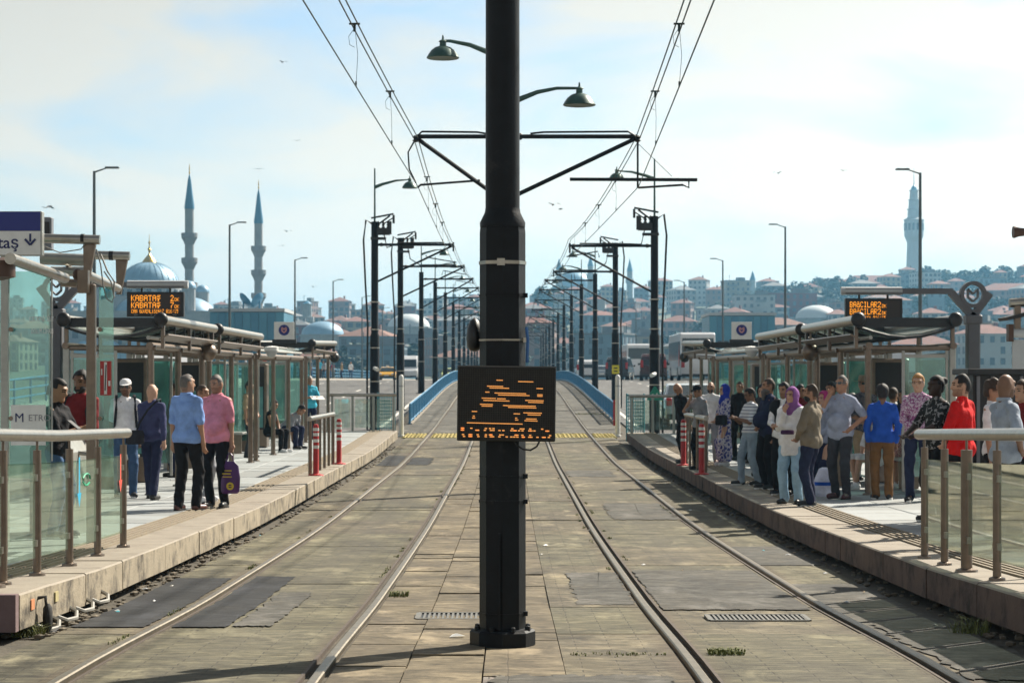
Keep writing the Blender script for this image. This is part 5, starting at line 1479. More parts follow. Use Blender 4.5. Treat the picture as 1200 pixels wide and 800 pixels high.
        if hem < .80: pr.append(('c', (0, 0, hipz - .03), (0, 0, hipz - (.94 - hem) + .05), .145 + tb, .165 + tb, .85))
        sr = .050 + tb * .55
        for i in (0, 1):
            e_, w_ = arms[i]
            if sleeve <= .6:
                q = sh[i] + (e_ - sh[i]) * (sleeve / .5 * .86)
                pr.append(('c', sh[i], q, sr, sr * .98, 1))
            else:
                pr += [('c', sh[i], e_, sr, sr * .86, 1), ('c', e_, e_ + (w_ - e_) * min(1, (sleeve - .5) * 2), sr * .85, sr * .64, 1)]
        hz = (hipz - (.94 - hem)) * s
        cuts = [] if sit else [lambda X, Y, Z: hz - Z + 0 * X + .012 * np.sin(X * 9 / s + 1)]
        tm = garment('vest' if sleeve < .05 else ('dress' if skirt == 'dress' else 'shirt'), pr, top, cuts, .014, .0075)
        if collar:
            mb = MB(); mb.path([sc(up((.065 * math.cos(q), .012 + .062 * math.sin(q), 1.492 - .012 * (math.sin(q) < -.5)))) for q in [math.pi * 2 * i / 14 for i in range(15)]], .018 * s, 6); mb.build('collar', top, o, True)
    if vest:
        vm, = vest if isinstance(vest, tuple) else (vest,)
        pr = [('c', up((-.105, 0, 1.335)), up((.105, 0, 1.335)), .142, .142, .8), ('c', up((0, -.01, 1.02)), up((0, 0, 1.28)), .130 * g + .030, .162, .80), ('c', sh[0] * .85 + sh[1] * .15, sh[1] * .85 + sh[0] * .15, .075, .075, 1)]
        garment('waistcoat', pr, vm, [lambda X, Y, Z: -np.maximum(np.abs(X + .0 * Z) - .045 * s, Y + .02 * s)], .03, .003)
    if skirt:
        hz0 = {'dress': .10, 'long': .08, 'knee': .48}[skirt]
        pr = [('c', (0, 0, hipz - .02), (0, 0, hz0 + .15), .145, .20, .82), ('c', (-.06, 0, hipz), (.06, 0, hipz), .125, .125, .9)]
        for i in (0, 1): pr.append(('c', knees[i][0], feet[i] + Vector((0, 0, .06)), .10, .11, 1))
        hzz = hz0 * s
        garment('skirt', pr, bot, [lambda X, Y, Z: hzz - Z + .02 * s * np.sin(X * 20 / s)], .05, .007)
    elif bot:
        pr = [('c', (-.055, 0, hipz), (.055, 0, hipz), .120 * (1 + (g - 1) * .5), .120 * (1 + (g - 1) * .5), .9)]
        lw = 1 + loose * 6
        for i in (0, 1):
            kn, ft = knees[i]
            pr.append(('c', hips[i] + Vector((0, 0, .02)), kn, .098 * lw, .070 * lw, 1))
            if not shorts: pr.append(('c', kn, ft + Vector((0, .01, -.015)), .070 * lw, .060 * lw, 1))
        zc = .022 * s
        cuts = [lambda X, Y, Z: zc - Z + 0 * X]
        if shorts:
            zk = (knees[0][0].z - .02) * s; cuts = [lambda X, Y, Z: zk - Z + 0 * X]
        garment('shorts' if shorts else 'trousers', pr, bot, cuts, .014, .0068)
    if shoe:
        for i in (0, 1):
            ft = feet[i]
            out = (1, -1)[i] * .03
            pr = [('c', (ft.x, ft.y + .035, .045), (ft.x + out, ft.y - .15, .038), .046, .040, 1), ('c', (ft.x, ft.y + .02, .05), (ft.x, ft.y, .10), .045, .042, 1)]
            garment('shoe', pr, shoe, [lambda X, Y, Z: .001 - Z + 0 * X], .02, 0, vox * .9)
            mb = MB(); mb.rings([[sc((ft.x + out * .5 + math.cos(q) * .052, ft.y - .058 + math.sin(q) * .135, zz)) for q in [2 * math.pi * k / 14 for k in range(14)]] for zz in (.0, .022)]); mb.build('sole', whitem if shoe.name.startswith('cloth_white') or 'sneak' in shoe.name else rubber, o)
    return o, dict(arms=arms, sh=sh, up=up, s=s, feet=feet)

# colours of clothing
navy = cloth('navy', (.018, .022, .05)); black = cloth('black', (.011, .011, .013)); charcoal = cloth('charcoal', (.035, .036, .042)); jeans = cloth('jeans', (.045, .085, .16)); ltjeans = cloth('light_jeans', (.26, .40, .52)); greyj = cloth('grey_jeans', (.22, .28, .34))
shblue = cloth('sky_blue', (.17, .28, .55)); pink = cloth('pink', (.52, .20, .25)); wht = cloth('white', (.72, .74, .78)); dnavy = cloth('dusk_navy', (.045, .05, .11)); maroon = cloth('maroon', (.16, .018, .02)); cyan = cloth('cyan', (.06, .40, .55)); gry = cloth('grey', (.22, .23, .25)); ltgry = cloth('blue_grey', (.25, .28, .36)); olive_ = cloth('olive', (.16, .135, .10)); royal = cloth('royal_blue', (.018, .075, .36)); brownt = cloth('brown', (.16, .085, .035)); red = cloth('red', (.55, .012, .012)); khaki = cloth('khaki', (.33, .25, .16)); polo = cloth('polo_grey', (.28, .32, .38)); beige = cloth('beige', (.40, .33, .24)); cream = cloth('cream_white', (.68, .70, .74))
purple = cloth('purple', (.20, .08, .24)); bluesc = cloth('blue_scarf', (.02, .035, .30)); tealsc = cloth('teal_scarf', (.05, .24, .30)); magenta = cloth('magenta', (.28, .03, .12))
shoeb = mat('shoe_black', (.015, .014, .014), .4, 0, .1); shoebr = mat('shoe_brown', (.10, .035, .025), .4, 0, .1); snk = mat('sneaker_black', (.02, .02, .022), .6, 0, .1); wsn = cloth('white_sneaker', (.72, .72, .70)); msn = mat('shoe_maroon', (.07, .02, .025), .6, 0, .1)
floral = pattern('floral_blue', (.035, .04, .20), [(.10, .10, .30), (.55, .52, .60), (.05, .06, .26)], 13)
floralp = pattern('floral_pink', (.36, .12, .26), [(.58, .48, .55), (.28, .08, .22), (.5, .42, .5)], 24)
hawai = pattern('patterned_grey', (.09, .10, .13), [(.22, .22, .24), (.06, .07, .10), (.16, .15, .16)], 20)
stripes = pattern('striped_white', (.70, .73, .77), [(.70, .73, .77), (.22, .25, .32)], 19, 'stripe')
skirtp = pattern('dotted_skirt', (.22, .05, .05), [(.42, .30, .26), (.16, .04, .05), (.38, .27, .22)], 30)
dots = pattern('dotted_black', (.012, .012, .013), [(.012, .012, .013), (.012, .012, .013), (.3, .3, .3)], 28)

def HT(ytop, y): return wz(ytop, y) - P(y)                    # stature that brings the crown to this level
# --- left platform
person('man in light blue short sleeve shirt and black trousers seen from behind', wx(219, 27.2), 27.2, 1.745, 158, 'tan', 1.10, ('crop', 'grey'), shblue, .5, black, shoebr, 'down', 'down', (.11, .02, .12, -.03), turn=-28, collar=True, loose=.008)
_, pk = person('grey haired man in pink polo shirt holding a purple bag', wx(254, 28.0), 28.0, 1.74, -18, 'tan', 1.18, ('short', 'grey'), pink, .5, black, shoeb, 'bag', 'down', (.11, 0, .10, .02), turn=-12, nod=6, beard='stubble', belly=.05, collar=True, hem=.84, glasses=None)
person('person half hidden between the blue shirt man and the pink polo man', wx(237, 29.6), 29.6, 1.62, 60, 'olive', 1.0, ('short', 'brown'), wht, .5, gry, wsn, 'down', 'down')
_, bd = person('bald man in dusk navy shirt walking away with a black shoulder bag', wx(178, 30.2), 30.2, HT(449, 30.2), 172, 'fair', 1.12, None, dnavy, .95, navy, shoeb, 'fwd', 'swing', (.09, -.20, .10, .26), turn=-25)
person('man in white polo shirt, white cap and jeans with backpack straps', wx(147, 30.6), 30.6, HT(444, 30.6), 12, 'brown', 1.04, ('short', 'black'), wht, .5, jeans, snk, 'pocket', 'down', (.11, 0, .10, .05), turn=-10, beard='stubble', hat=('cap', cloth('white_cap', (.74, .76, .8))), hem=.90, glasses='sun')
person('brown haired person standing behind the white capped man', wx(157, 35.5), 35.5, 1.58, 150, 'olive', 1.0, ('tied', 'brown'), wht, .5, ltjeans, wsn, 'down', 'down')
person('dark haired woman in black top looking at her phone behind the gate glass', wx(68, 21.5), 21.5, HT(444, 21.5), 72, 'olive', .92, ('tied', 'black'), black, .55, jeans, snk, 'phone', 'phone', nod=14)
person('bearded man in maroon shirt with backpack straps beside the gate post', wx(95, 22.8), 22.8, HT(433, 22.8), -14, 'brown', 1.08, ('thick', 'black'), maroon, .95, jeans, snk, 'phonelow', 'phonelow', beard='full', nod=8)
person('person in dark vest sitting in the shelter with a white cloth on the lap', -5.62, 49.8, 1.66, 68, 'olive', .95, ('short', 'black'), black, .04, black, wsn, 'lap', 'lap', sit=True, lean=12, nod=15, vox=.0125)
person('man in grey t-shirt bent forward on the shelter bench', -5.45, 51.6, 1.72, 64, 'tan', 1.05, ('short', 'black'), gry, .5, navy, snk, 'knee', 'knee', sit=True, lean=46, nod=6, vox=.0125)
person('bald man in bright cyan shirt reading a paper by the shelter', wx(363, 57), 57, 1.70, 24, 'tan', 1.14, ('crop', 'white'), cyan, .5, navy, shoeb, 'read', 'read', nod=18, belly=.04, vox=.0125)
# --- right platform
person('man in black with bowed bald head at the far end of the right queue', wx(802, 43.5), 43.5, 1.66, -62, 'tan', 1.05, None, black, .95, black, shoeb, 'down', 'down', (.12, -.10, .10, .05), nod=30, lean=14, vox=.0125)
person('man in grey t-shirt and black cap holding a phone to his ear', wx(821, 40.2), 40.2, 1.60, -55, 'tan', 1.05, ('short', 'black'), gry, .5, black, shoeb, 'down', 'ear', nod=10, hat=('cap', black), lean=6)
person('bearded bald man in white t-shirt with arms down', wx(833, 43.2), 43.2, 1.66, -18, 'tan', 1.0, None, wht, .5, gry, shoebr, 'down', 'down', beard='full', hem=.84, vox=.0125)
person('woman in blue headscarf and long blue floral dress', wx(849, 42.0), 42.0, 1.60, -76, 'fair', 1.04, ('hijab', bluesc), floral, .6, floral, wsn, 'front', 'front', skirt='dress', hem=.80)
person('person in black behind the woman in the floral dress', wx(867, 45), 45, 1.66, -30, 'olive', 1.0, ('short', 'brown'), black, .95, black, shoeb, 'down', 'down', vox=.0125)
person('person with dark hair and black coat behind the striped shirt man', wx(879, 43.5), 43.5, 1.52, 20, 'olive', 1.0, ('long', 'black'), black, .95, black, shoeb, 'front', 'front', vox=.0125)
person('man in striped white t-shirt and pale jeans looking down', wx(879, 34.3), 34.3, 1.57, -70, 'brown', 1.0, ('thick', 'black'), stripes, .5, greyj, snk, 'phone', 'phone', (.11, .10, .12, -.12), nod=20, hem=.93)
person('tall man in dark navy with a long grey beard', wx(901, 33.0), 33.0, 1.72, -68, 'tan', 1.22, ('short', 'brown'), navy, .55, black, snk, 'down', 'front', beard='long', belly=.08, hem=.80, turn=-12)
person('young man with black waistcoat over a white shirt', wx(919, 31.4), 31.4, 1.66, -30, 'olive', 1.0, ('thick', 'black'), wht, .95, black, snk, 'down', 'phonelow', vest=black, turn=-8, nod=8, beard='stubble')
person('woman in purple headscarf, white blouse and wide light blue trousers with arms folded', wx(928, 28.9), 28.9, 1.575, -28, 'fair', 1.04, ('hijab', purple), cream, .95, ltjeans, shoeb, 'crossed', 'chin', (.10, .0, .11, -.03), turn=-14, hem=.72, loose=.018)
person('bearded man in olive jacket with his back half turned', wx(951, 28.3), 28.3, 1.62, -122, 'tan', 1.10, ('short', 'brown'), olive_, .98, navy, snk, 'front', 'front', (.11, .03, .10, -.05), turn=14, beard='full', loose=.014, hem=.82)
person('woman in magenta headscarf behind the olive jacket man', wx(966, 31.5), 31.5, 1.52, -60, 'fair', 1.0, ('hijab', magenta), ltgry, .95, navy, shoeb, 'front', 'front', skirt='long')
person('grey haired man in dark sunglasses and blue grey t-shirt, hand on hip', wx(985, 30.3), 30.3, HT(439.5, 30.3), -34, 'tan', 1.10, ('short', 'grey'), ltgry, .5, charcoal, msn, 'akimbo', 'ear', (.12, -.06, .10, .05), turn=-14, glasses='sun', belly=.03, hem=.82, lean=-4)
person('elderly person with white hair behind the sunglasses man', wx(999, 36), 36, 1.48, 10, 'fair', 1.0, ('short', 'white'), gry, .95, gry, shoeb, 'front', 'front')
person('man in brimmed hat, patterned shirt and khaki shorts', wx(1012, 34.6), 34.6, HT(441, 34.6), 6, 'tan', 1.10, ('short', 'grey'), hawai, .55, khaki, shoebr, 'front', 'front', shorts=True, hat=('hat', cloth('hat_khaki', (.26, .21, .15))), hem=.84, glasses='sun')
person('man in royal blue long sleeve shirt and brown trousers seen from behind', wx(1034, 30.2), 30.2, HT(450.5, 30.2), 176, 'brown', 1.06, ('curly', 'black'), royal, .98, brownt, snk, 'pocket', 'pocket', (.10, .0, .09, .06), hem=.86, loose=.008)
person('person behind the royal blue shirt man with dark brown hair', wx(1047, 34.5), 34.5, 1.56, 130, 'olive', 1.0, ('thick', 'brown'), wht, .95, jeans, wsn, 'down', 'down')
person('dark haired woman in navy top and dotted red skirt', wx(1058, 33.5), 33.5, 1.54, -26, 'olive', .95, ('long', 'black'), navy, .5, skirtp, wsn, 'front', 'front', skirt='knee')
person('blond woman with glasses in a pink floral blouse', wx(1076, 29.5), 29.5, HT(438, 29.5), -16, 'fair', 1.05, ('bun', 'blond'), floralp, .9, navy, snk, 'front', 'front', glasses='clear', turn=-6)
person('dark skinned woman in dotted black top and beige scarf', wx(1097, 24.6), 24.6, HT(440, 24.6), -66, 'dark', 1.05, ('bun', 'black'), dots, .55, black, snk, 'rail', 'rail', vest=None)
person('dark haired man in bright red t-shirt turned away', wx(1127, 22.0), 22.0, HT(438, 22.0), -128, 'fair', 1.14, ('short', 'black'), red, .5, black, snk, 'front', 'down', turn=36, beard='stubble', hem=.80)
person('person in teal headscarf and dark red top behind the red shirt man', wx(1138, 24.5), 24.5, HT(449, 24.5), 140, 'fair', 1.0, ('hijab', tealsc), maroon, .95, black, shoeb, 'front', 'front')
person('curly haired person with spectacles behind the grey polo man', wx(1164, 23.0), 23.0, HT(445, 23.0), 60, 'tan', 1.0, ('curly', 'brown'), wht, .5, black, shoeb, 'down', 'down', glasses='clear')
person('balding man in grey polo shirt leaning on the rail', wx(1178, 19.6), 19.6, HT(437, 19.6), 108, 'brown', 1.14, None, polo, .5, black, snk, 'rail', 'akimbo', turn=10, beard='stubble', collar=True, belly=.03)
person('person in maroon at the edge beyond the grey polo man', wx(1199, 21.4), 21.4, HT(445, 21.4), -60, 'fair', 1.0, ('thick', 'brown'), maroon, .95, black, shoeb, 'down', 'down')
person('person in white shorts sitting with crossed legs on the right bench', 5.72, 33.2, 1.66, -66, 'fair', 1.0, ('short', 'brown'), wht, .5, wht, wsn, 'lap', 'lap', (.12, -.10, .04, .02), sit=True, lean=10, shorts=True, z=P(33.2))

for k, (px, y, ht, fc, sk_, hr, tp_, sl, bt_, lab) in enumerate((
    (1112, 33.0, 1.60, -40, 'tan', ('short', 'black'), charcoal, .95, black, 'man in charcoal jacket in the back row behind the red shirt man'),
    (1150, 30.5, 1.66, 150, 'olive', ('short', 'brown'), beige, .95, navy, 'person in beige jacket facing the shelter beyond the black cabinet'),
    (1188, 27.5, 1.64, -70, 'fair', ('long', 'brown'), pink, .5, jeans, 'long haired woman in pink top beside the black cabinet'),
    (1066, 36.5, 1.68, 30, 'tan', ('crop', 'brown'), gry, .5, black, 'man in grey t-shirt in the back row behind the blond woman'),
    (974, 35.2, 1.66, -50, 'olive', ('thick', 'black'), jeans, .95, charcoal, 'man in denim shirt in the back row behind the magenta headscarf'),
    (938, 36.8, 1.62, 40, 'tan', ('short', 'black'), maroon, .5, black, 'man in maroon t-shirt in the back row behind the purple headscarf'),
    (893, 37.6, 1.60, -20, 'fair', ('hijab', charcoal), beige, .95, black, 'woman in charcoal headscarf and beige coat in the back row'),
    (126, 36.5, 1.66, 20, 'tan', ('short', 'black'), red, .5, jeans, 'man in red top behind the gate sticker on the left'),
    (205, 37.2, 1.64, -60, 'olive', ('short', 'brown'), maroon, .95, navy, 'person in maroon waiting inside the left shelter'),
    (292, 46.5, 1.66, 70, 'tan', ('short', 'black'), khaki, .5, charcoal, 'man in khaki shirt by the left roofless bay'))):
    person(lab, wx(px, y), y, ht, fc, sk_, 1.04, hr, tp_, sl, bt_, shoeb, ('down', 'front', 'phone', 'pocket')[k % 4], ('front', 'down', 'pocket', 'phonelow')[k % 4], nod=6, vox=.0125)
# --- carried things
t = thing('carrier_bag', 'purple carrier bag with yellow print hanging from the pink polo man', 'bag', (wx(269.5, 27.85), 27.85, wz(578, 27.85)), R(-8))
mb = MB()
rs = []
for zz, wd, dp in ((0, .10, .05), (.03, .125, .065), (.2, .13, .05), (.36, .115, .03), (.42, .06, .015)):
    rs.append([(wd * math.cos(q) * (1 + .06 * math.sin(3 * q + zz * 9)), dp * math.sin(q), zz) for q in [2 * math.pi * k / 16 for k in range(16)]])
mb.rings(rs); mb.build('bag_body', mat('purple_plastic', (.065, .012, .11), .4, 0, .2, 9), t, True)
mb = MB(); mb.path([(-.05, 0, .40), (-.03, 0, .5), (0, 0, .53), (.03, 0, .5), (.05, 0, .40)], .008, 5); mb.build('handle', MATS['purple_plastic'], t)
mb = MB(); ring_m(mb, (.02, .10), .025, .05, -.072, -.066, 16); mb.box((.02, -.071, .10), (.05, .005, .012)); mb.box((-.03, -.058, .26), (.11, .006, .016)); mb.box((-.01, -.054, .30), (.09, .006, .014)); mb.box((-.02, -.063, .22), (.12, .006, .012)); mb.build('yellow_print', mat('yellow_print', (.55, .42, .04), .5, 0, 0), t)
def shoulder_bag(x, y, z, w_, h_, label, m, strap, rz=0):
    t = thing('shoulder_bag', label, 'bag', (x, y, z), rz)
    mb = MB(); mb.lathe_s([(.8, -1), (1, -.8), (1, .5), (.85, .95), (.4, 1.0)], (0, 0, 0), (w_, .07, h_), 12); mb.build('pouch', m, t, True)
    if strap:
        mb = MB(); mb.path(strap, .014, 6); mb.build('strap', m, t)
shoulder_bag(wx(159, 30.0), 29.95, wz(512, 30.0), .13, .10, 'black shoulder bag of the bald man walking away', cloth('bag_black', (.02, .02, .024)), [(.02, 0, .08), (.06, .02, .20), (.17, .03, .38), (.29, .12, .515), (.31, .27, .53), (.30, .36, .46)])
shoulder_bag(wx(845, 41.8), 41.75, wz(492, 41.8), .12, .10, 'small black handbag of the woman in floral dress', cloth('bag_black'), None)
shoulder_bag(wx(923, 28.6), 28.62, wz(506, 28.7), .09, .03, 'dark purple clutch under the folded arms of the purple headscarf woman', cloth('clutch', (.05, .02, .06)), None)
for px, y, lab in ((147, 30.6, 'dark backpack worn by the white capped man'), (95, 22.8, 'dark backpack worn by the man in maroon')):
    t = thing('backpack', lab, 'backpack', (wx(px, y), y, P(y) + 1.16), R(12 if px > 100 else -14))
    mb = MB(); mb.lathe_s([(.7, -1), (1, -.8), (1, .5), (.8, .9), (.3, 1.0)], (0, .24, 0), (.15, .09, .24), 14); mb.build('pack', cloth('bag_black'), t, True)
    for sx in (-1, 1):
        mb = MB(); mb.path([(sx * .12, .17, .16), (sx * .125, .06, .31), (sx * .13, -.08, .28), (sx * .135, -.155, .12), (sx * .15, -.12, -.08), (sx * .17, .0, -.16)], .022, 6, sq=.5); mb.build('strap', cloth('bag_black'), t)
t = thing('newspaper', 'white paper held by the man in the cyan shirt', 'paper', (wx(372, 56.6), 56.62, P(57) + 1.12), R(24))
mb = MB(); mb.box((0, 0, 0), (.36, .24, .006), M=Matrix.Rotation(R(22), 3, 'X')); mb.build('sheet', whitem, t)
t = thing('plastic_bag', 'pale plastic bag standing behind the sunglasses man', 'bag', (wx(966, 31), 31.0, P(31)))
mb = MB(); mb.lathe_s([(.7, 0), (1, .15), (.9, .6), (.5, .95), (.2, 1)], (0, 0, 0), (.16, .12, .42), 12); mb.build('bag_body', cloth('plastic_pale', (.5, .52, .62)), t, True)
mb = MB(); mb.lathe_s([(1, 0), (1, 1)], (0, -.005, .16), (.155, .125, .05), 12); mb.build('blue_print', cloth('royal_blue'), t, True)
for px, y, lab in ((71, 21.2, 'black phone held by the dark haired woman'),):
    t = thing('phone', lab, 'phone', (wx(px + 16, y), y, P(y) + 1.14), R(70))
    mb = MB(); mb.box((0, 0, 0), (.075, .15, .01), M=Matrix.Rotation(R(35), 3, 'X'), ch=.003); mb.build('case', blackm, t)
# ------------------------------------------------------------------ vehicles
tyre = rubber
def vehicle(nm, label, cat, x, y, rz, prof, W, paint, ws, rw, sides, wheels, tum=.86, belt=.95, wr=.33, roofsign=None, rear=None, front=None, z=None, group=None):
    t = thing(nm, label, cat, (x, y, (T(y) + .026) if z is None else z), rz, group)
    hmax = max(p[1] for p in prof)
    def hw(zz):
        if zz <= belt: return W / 2 * (1 - .04 * max(0, (.45 - zz) / .45))
        return W / 2 * (1 - (1 - tum) * (zz - belt) / (hmax - belt))
    n = len(prof)
    mb = MB()
    mb.add([(-hw(b) , a, b) for a, b in prof] + [(hw(b), a, b) for a, b in prof],
           [tuple(range(n)), tuple(range(2 * n - 1, n - 1, -1))] + [(i, n + i, n + (i + 1) % n, (i + 1) % n) for i in range(n)])
    body = mb.build('body', paint, t)
    bv = body.modifiers.new('bevel', 'BEVEL'); bv.width = .06; bv.segments = 2; bv.limit_method = 'ANGLE'; bv.angle_limit = R(20)
    def glassq(line, nm2, sign):
        (ya, za), (yb, zb) = line
        d = Vector((0, yb - ya, zb - za)).normalized(); nn = Vector((0, d.z, -d.y)) * sign * .02
        mb = MB(); k = .90
        q = [(-hw(za) * k, ya, za), (hw(za) * k, ya, za), (hw(zb) * k, yb, zb), (-hw(zb) * k, yb, zb)]
        mb.add([Vector(p) + nn for p in q] + [Vector(p) - nn for p in q], [(0, 1, 2, 3), (7, 6, 5, 4), (0, 1, 5, 4), (1, 2, 6, 5), (2, 3, 7, 6), (3, 0, 4, 7)]); mb.build(nm2, g_dark, t)
    if ws: glassq(ws, 'windscreen', -1)
    if rw: glassq(rw, 'rear_window', 1)
    for sx in (-1, 1):
        for poly in sides:
            mb = MB(); q = len(poly)
            mb.add([(sx * (hw(b) + .012), a, b) for a, b in poly] + [(sx * (hw(b) - .03), a, b) for a, b in poly], [tuple(range(q)), tuple(range(2 * q - 1, q - 1, -1))] + [(i, (i + 1) % q, q + (i + 1) % q, q + i) for i in range(q)]); mb.build('side_window', g_dark, t)
        for wy in wheels:
            w_ = thing_part('wheel', t, (sx * (W / 2 - .10), wy, wr))
            mb = MB(); mb.path([(-.11, 0, 0), (.11, 0, 0)], wr, 18); mb.build('tyre', tyre, w_)
            mb = MB(); mb.path([(-.115, 0, 0), (.115, 0, 0)], wr * .6, 14); mb.build('rim', alu, w_)
        yf, yb = min(p[0] for p in prof), max(p[0] for p in prof)
        hz = (front or {}).get('hz', .66); rzz = (rear or {}).get('rz', .85)
        mb = MB(); mb.box((sx * W * .38, yf - .0, hz), (W * .17, .08, .14), ch=.02); mb.build('headlight', mat('lamp_glass', (.75, .76, .74), .15, 0, 0), t)
        mb = MB(); mb.box((sx * W * .42, yb + .0, rzz), (W * .10, .08, (rear or {}).get('rh', .26)), ch=.02); mb.build('tail_light', mat('tail_red', (.42, .012, .015), .25, 0, 0), t)
        mb = MB(); mb.box((sx * (W / 2 + .09), (ws[0][0] if ws else yf) + .15, (ws[0][1] if ws else 1) + .08), (.16, .08, .14), ch=.02); mb.build('mirror', blackm, t)
    mb = MB(); mb.box((0, yf + .02, .36), (W * .9, .12, .20), ch=.03); mb.build('front_bumper', blackm, t)
    mb = MB(); mb.box((0, yb - .02, .36), (W * .92, .12, .18), ch=.03); mb.build('rear_bumper', blackm, t)
    mb = MB(); mb.box((0, yb + .06, .62 if hmax < 2 else .75), (.5, .02, .12)); mb.build('number_plate', whitem, t)
    mb = MB(); mb.box((0, yf - .05, .5), (.5, .02, .12)); mb.build('number_plate', whitem, t)
    if roofsign:
        mb = MB(); mb.box((0, -.1, hmax + .10), (.34, .14, .14), ch=.02); mb.build('roof_sign', roofsign, t)
    return t
paintw = mat('paint_white', (.72, .73, .74), .25, 0, .04, 2, coat=.5, dirt=((.4, .39, .36), 1.2, .62, .9))
paints = mat('paint_silver', (.42, .46, .48), .25, .5, .04, 2, coat=.5)
paintd = mat('paint_dark', (.025, .028, .035), .2, .2, .04, 2, coat=.6)
painty = mat('paint_taxi', (.72, .38, .02), .25, 0, .05, 2, coat=.5)
paintr = mat('paint_wine', (.05, .012, .014), .2, .2, .04, 2, coat=.6)
sedan = [(-2.25, .25), (-2.27, .58), (-2.05, .74), (-1.05, .90), (-.30, 1.40), (.25, 1.46), (.95, 1.40), (1.65, 1.02), (2.18, .98), (2.27, .62), (2.25, .25)]
sed = dict(W=1.80, ws=((-1.02, .94), (-.36, 1.37)), rw=((1.62, 1.06), (1.0, 1.38)), sides=[[(-.85, .95), (-.28, 1.34), (.22, 1.39), (.22, .97)], [(.28, .97), (.28, 1.39), (.9, 1.34), (1.35, 1.02)]], wheels=(-1.38, 1.38), tum=.78, belt=.9)
mpv = [(-2.35, .28), (-2.38, .72), (-1.7, 1.02), (-.85, 1.74), (-.4, 1.84), (1.9, 1.84), (2.25, 1.62), (2.38, 1.0), (2.36, .28)]
mp = dict(W=1.88, ws=((-1.62, 1.08), (-.92, 1.68)), rw=((2.36, 1.08), (2.22, 1.62)), sides=[[(-1.3, 1.1), (-.75, 1.62), (.0, 1.68), (.0, 1.1)], [(.08, 1.1), (.08, 1.68), (1.0, 1.68), (1.0, 1.1)], [(1.08, 1.1), (1.08, 1.68), (1.85, 1.66), (2.1, 1.1)]], wheels=(-1.5, 1.45), tum=.84, belt=1.0, wr=.34, rear={'rz': 1.15, 'rh': .5})
van = [(-2.95, .3), (-2.97, .95), (-2.55, 1.25), (-1.75, 2.25), (-1.2, 2.62), (2.85, 2.66), (2.97, 2.45), (2.95, .3)]
vn = dict(W=2.0, ws=((-2.45, 1.38), (-1.80, 2.18)), rw=((2.985, 1.4), (2.985, 2.1)), sides=[[(-2.1, 1.4), (-1.62, 2.05), (-1.0, 2.05), (-1.0, 1.4)]], wheels=(-1.95, 1.75), tum=.90, belt=1.3, wr=.36, rear={'rz': 1.1, 'rh': .5}, front={'hz': .95})
mnb = dict(vn); mnb['sides'] = [[(-2.1, 1.4), (-1.62, 2.05), (-1.0, 2.1), (-1.0, 1.35)]] + [[(-.9 + i * .95, 1.35), (-.9 + i * .95, 2.1), (-.03 + i * .95, 2.1), (-.03 + i * .95, 1.35)] for i in range(4)]
bus = [(-5.6, .35), (-5.68, 1.2), (-5.55, 3.0), (-5.3, 3.35), (5.3, 3.35), (5.55, 3.2), (5.62, 1.2), (5.6, .35)]
bs = dict(W=2.5, ws=((-5.68, 1.25), (-5.58, 2.85)), rw=((5.60, 1.95), (5.57, 2.95)), sides=[[(-5.3 + i * 1.52, 1.45), (-5.3 + i * 1.52, 2.75), (-3.86 + i * 1.52, 2.75), (-3.86 + i * 1.52, 1.45)] for i in range(7)], wheels=(-3.4, 3.2), tum=.97, belt=1.4, wr=.48, rear={'rz': 1.2, 'rh': .6}, front={'hz': .8})
vehicle('taxi', 'yellow taxi coming along the road by the left lamps', 'taxi', -13.6, 238, 0, sedan, paint=painty, roofsign=whitem, **sed)
vehicle('delivery_van', 'tall white van coming along the left road behind the masts', 'van', -10.9, 232, 0, van, paint=paintw, **vn)
vehicle('car', 'small car with yellow green front far along the left road', 'car', -7.4, 262, 0, sedan, paint=mat('paint_lime', (.45, .50, .10), .3, 0, .05), **sed)
vehicle('minibus', 'white minibus passing behind the Kabataş shelters', 'minibus', -9.2, 58, R(4), van, paint=paintw, **mnb)
vehicle('car', 'white van shaped car on the right road beside the blue fence', 'car', 7.0, 196, math.pi, mpv, paint=paintw, **mp)
vehicle('car', 'silver car between the white van and the dark people carrier', 'car', 9.2, 215, math.pi, sedan, paint=paints, **sed)
vehicle('car', 'dark people carrier on the right road in front of the coach', 'car', 8.9, 172, math.pi + R(-9), mpv, paint=paintd, **mp)
vehicle('coach', 'white coach seen from behind on the right road', 'bus', 12.1, 203, math.pi, bus, paint=paintw, **bs)
vehicle('car', 'dark wine car with red lights right of the coach', 'car', 10.0, 148, math.pi + R(-4), mpv, paint=paintr, **mp)
vehicle('bus', 'white bus with red emblem at the end of the right shelters', 'bus', 13.2, 155, math.pi, bus, paint=paintw, **bs)
t = bpy.data.objects['bus']
mb = MB(); mb.prism([(4.3, 1.0), (5.2, 1.0), (4.9, 1.9), (4.6, 2.5)], 1.262, 1.275, 'x'); mb.build('red_emblem', redm, t)
vehicle('car', 'silver car with red tail lights behind the far railing', 'car', 6.05, 73, math.pi, sedan, paint=paints, **sed)
vehicle('minibus', 'white minibus behind the middle Bağcılar shelter', 'minibus', 9.3, 55, math.pi + R(-3), van, paint=paintw, **mnb)
vehicle('car', 'dark car behind the nearest Bağcılar shelter', 'car', 9.4, 40, math.pi, mpv, paint=paintd, **mp)

